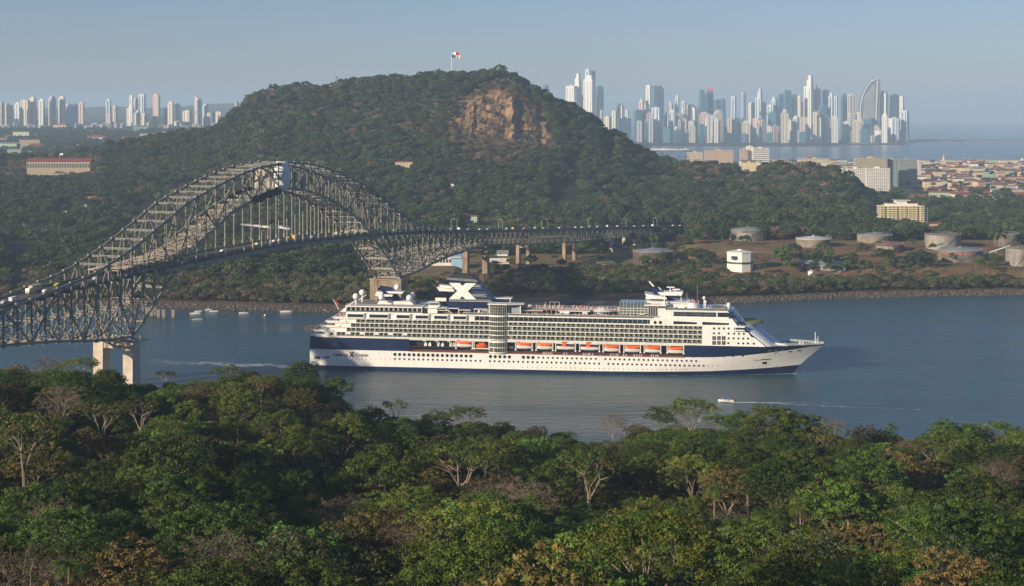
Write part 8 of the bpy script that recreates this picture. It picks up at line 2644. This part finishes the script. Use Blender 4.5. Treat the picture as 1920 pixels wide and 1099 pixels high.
foam('launch_wake_foam', [W2(1420 + 26 * k, 755.5 + 1.1 * k) for k in range(16)], [2.2 + .10 * k for k in range(16)], [.62 - .012 * k for k in range(16)], 'near arm of the wake spreading to the right of the launch')
foam('launch_wake_foam', [W2(1420 + 26 * k, 754.2 + .35 * k) for k in range(14)], [1.8 + .08 * k for k in range(14)], [.60 - .014 * k for k in range(14)], 'far arm of the wake spreading to the right of the launch')

# ------------------------------------------------------------------ tracks, fence, pipe and poles on the far bank
def ribbon_ground(name, line, w, mt, dz=.18):
    """a track draped over the terrain; line: (px, D)"""
    vs_ = []; pts2 = []
    for (a, b), (c, d) in zip(line, line[1:]):
        n = max(2, int(abs(c - a) / 6 + abs(d - b) / 8))
        for k in range(n): pts2.append((XP(a + (c - a) * k / n, b + (d - b) * k / n), b + (d - b) * k / n))
    pts2.append((XP(*line[-1]), line[-1][1]))
    nn = len(pts2)
    for i, (x, y) in enumerate(pts2):
        p_ = Vector(pts2[max(0, i-1)]); q_ = Vector(pts2[min(nn-1, i+1)]); d_ = (q_ - p_).normalized(); nr = Vector((-d_.y, d_.x))
        for u in (-1, -.33, .33, 1):
            xx, yy = x + nr.x * u * w, y + nr.y * u * w; vs_.append((xx, yy, zfar(960 + 3000 * xx / yy, yy) + dz))
    me = bpy.data.meshes.new(name); me.from_pydata(vs_, [], [(i*4+j, i*4+j+1, i*4+j+5, i*4+j+4) for i in range(nn-1) for j in range(3)])
    me.materials.append(mt); o = bpy.data.objects.new(name, me); col.objects.link(o); tag(o, kind='structure')
DIRT = mat('pale_dirt_track', (.30, .235, .16), .95, c2=(.21, .155, .10), scale=.15)
ribbon_ground('dirt_track', [(1300, 1352), (1420, 1356), (1560, 1358), (1700, 1362), (1930, 1368)], 2.6, DIRT)
ribbon_ground('dirt_track', [(1345, 1470), (1440, 1475), (1560, 1440), (1600, 1468), (1720, 1478), (1860, 1470)], 2.2, DIRT)
ribbon_ground('dirt_track', [(1560, 1362), (1585, 1400), (1600, 1450)], 2.0, DIRT)
ribbon_ground('dirt_track', [(760, 1340), (900, 1400), (1050, 1420), (1180, 1410)], 2.4, DIRT)
fm = MB()
a = 1430
while a < 1900:
    D = 1346; x = XP(a, D); z = zfar(a, D); fm.bar((x, D, z - .2), (x, D, z + 2.4), .14); x2 = XP(a + 7, D); z2 = zfar(a + 7, D)
    for h_ in (.8, 1.6, 2.3): fm.bar((x, D, z + h_), (x2, D, z2 + h_), .05)
    a += 7
tag(fm.build('fence', M['metal']), 'thin wire fence running along the far shore below the tank farm', 'fence')
pm_ = MB(); p0 = P(1842, 478, 1450); p1 = P(1893, 461, 1455); pm_.tube([p0, p1], .55, 8)
for u in (.1, .5, .9):
    c = p0.lerp(p1, u); pm_.bar((c.x, c.y, zfar(960 + 3000 * c.x / c.y, c.y)), c, .35)
tag(pm_.build('pipeline', M['white']), 'raised white pipe between the red-striped tank and the right edge tank', 'pipeline')
for k, (px, D, h_) in enumerate([(1310, 1350, 12), (1466, 1500, 13), (1604, 1470, 12), (1722, 1380, 12), (1850, 1470, 13), (1080, 1400, 11), (940, 1395, 11), (1900, 1372, 12)]):
    z = zfar(px, D); x = XP(px, D); r = empty('utility_pole', 'wooden utility pole on the far bank, %s of eight from the left' % ['3rd','4th','5th','6th','7th','2nd','1st','8th'][k], 'utility pole', (x, D, z), group='poles on the far bank')
    m = MB(); m.tube([(0, 0, -1), (0, 0, h_)], [.2, .13], 6); m.build('pole', BARK2, r)
    m = MB(); m.bar((-1.3, 0, h_ - .8), (1.3, 0, h_ - .8), .16); m.build('crossarm', BARK2, r)
# ------------------------------------------------------------------ haze
hz = MB(); hz.box((-27000, -2500, -12), (27000, 28500, 430))
hm = bpy.data.materials.new('haze_air'); hm.use_nodes = True
t = hm.node_tree
t.nodes.remove(t.nodes['Principled BSDF'])
pv = t.nodes.new('ShaderNodeVolumePrincipled')
pv.inputs['Color'].default_value = (0.58, 0.79, 1.0, 1)
pv.inputs['Density'].default_value = 8.6e-5
pv.inputs['Anisotropy'].default_value = 0.0
t.links.new(pv.outputs[0], t.nodes['Material Output'].inputs['Volume'])
tag(hz.build('haze', hm), kind='stuff')
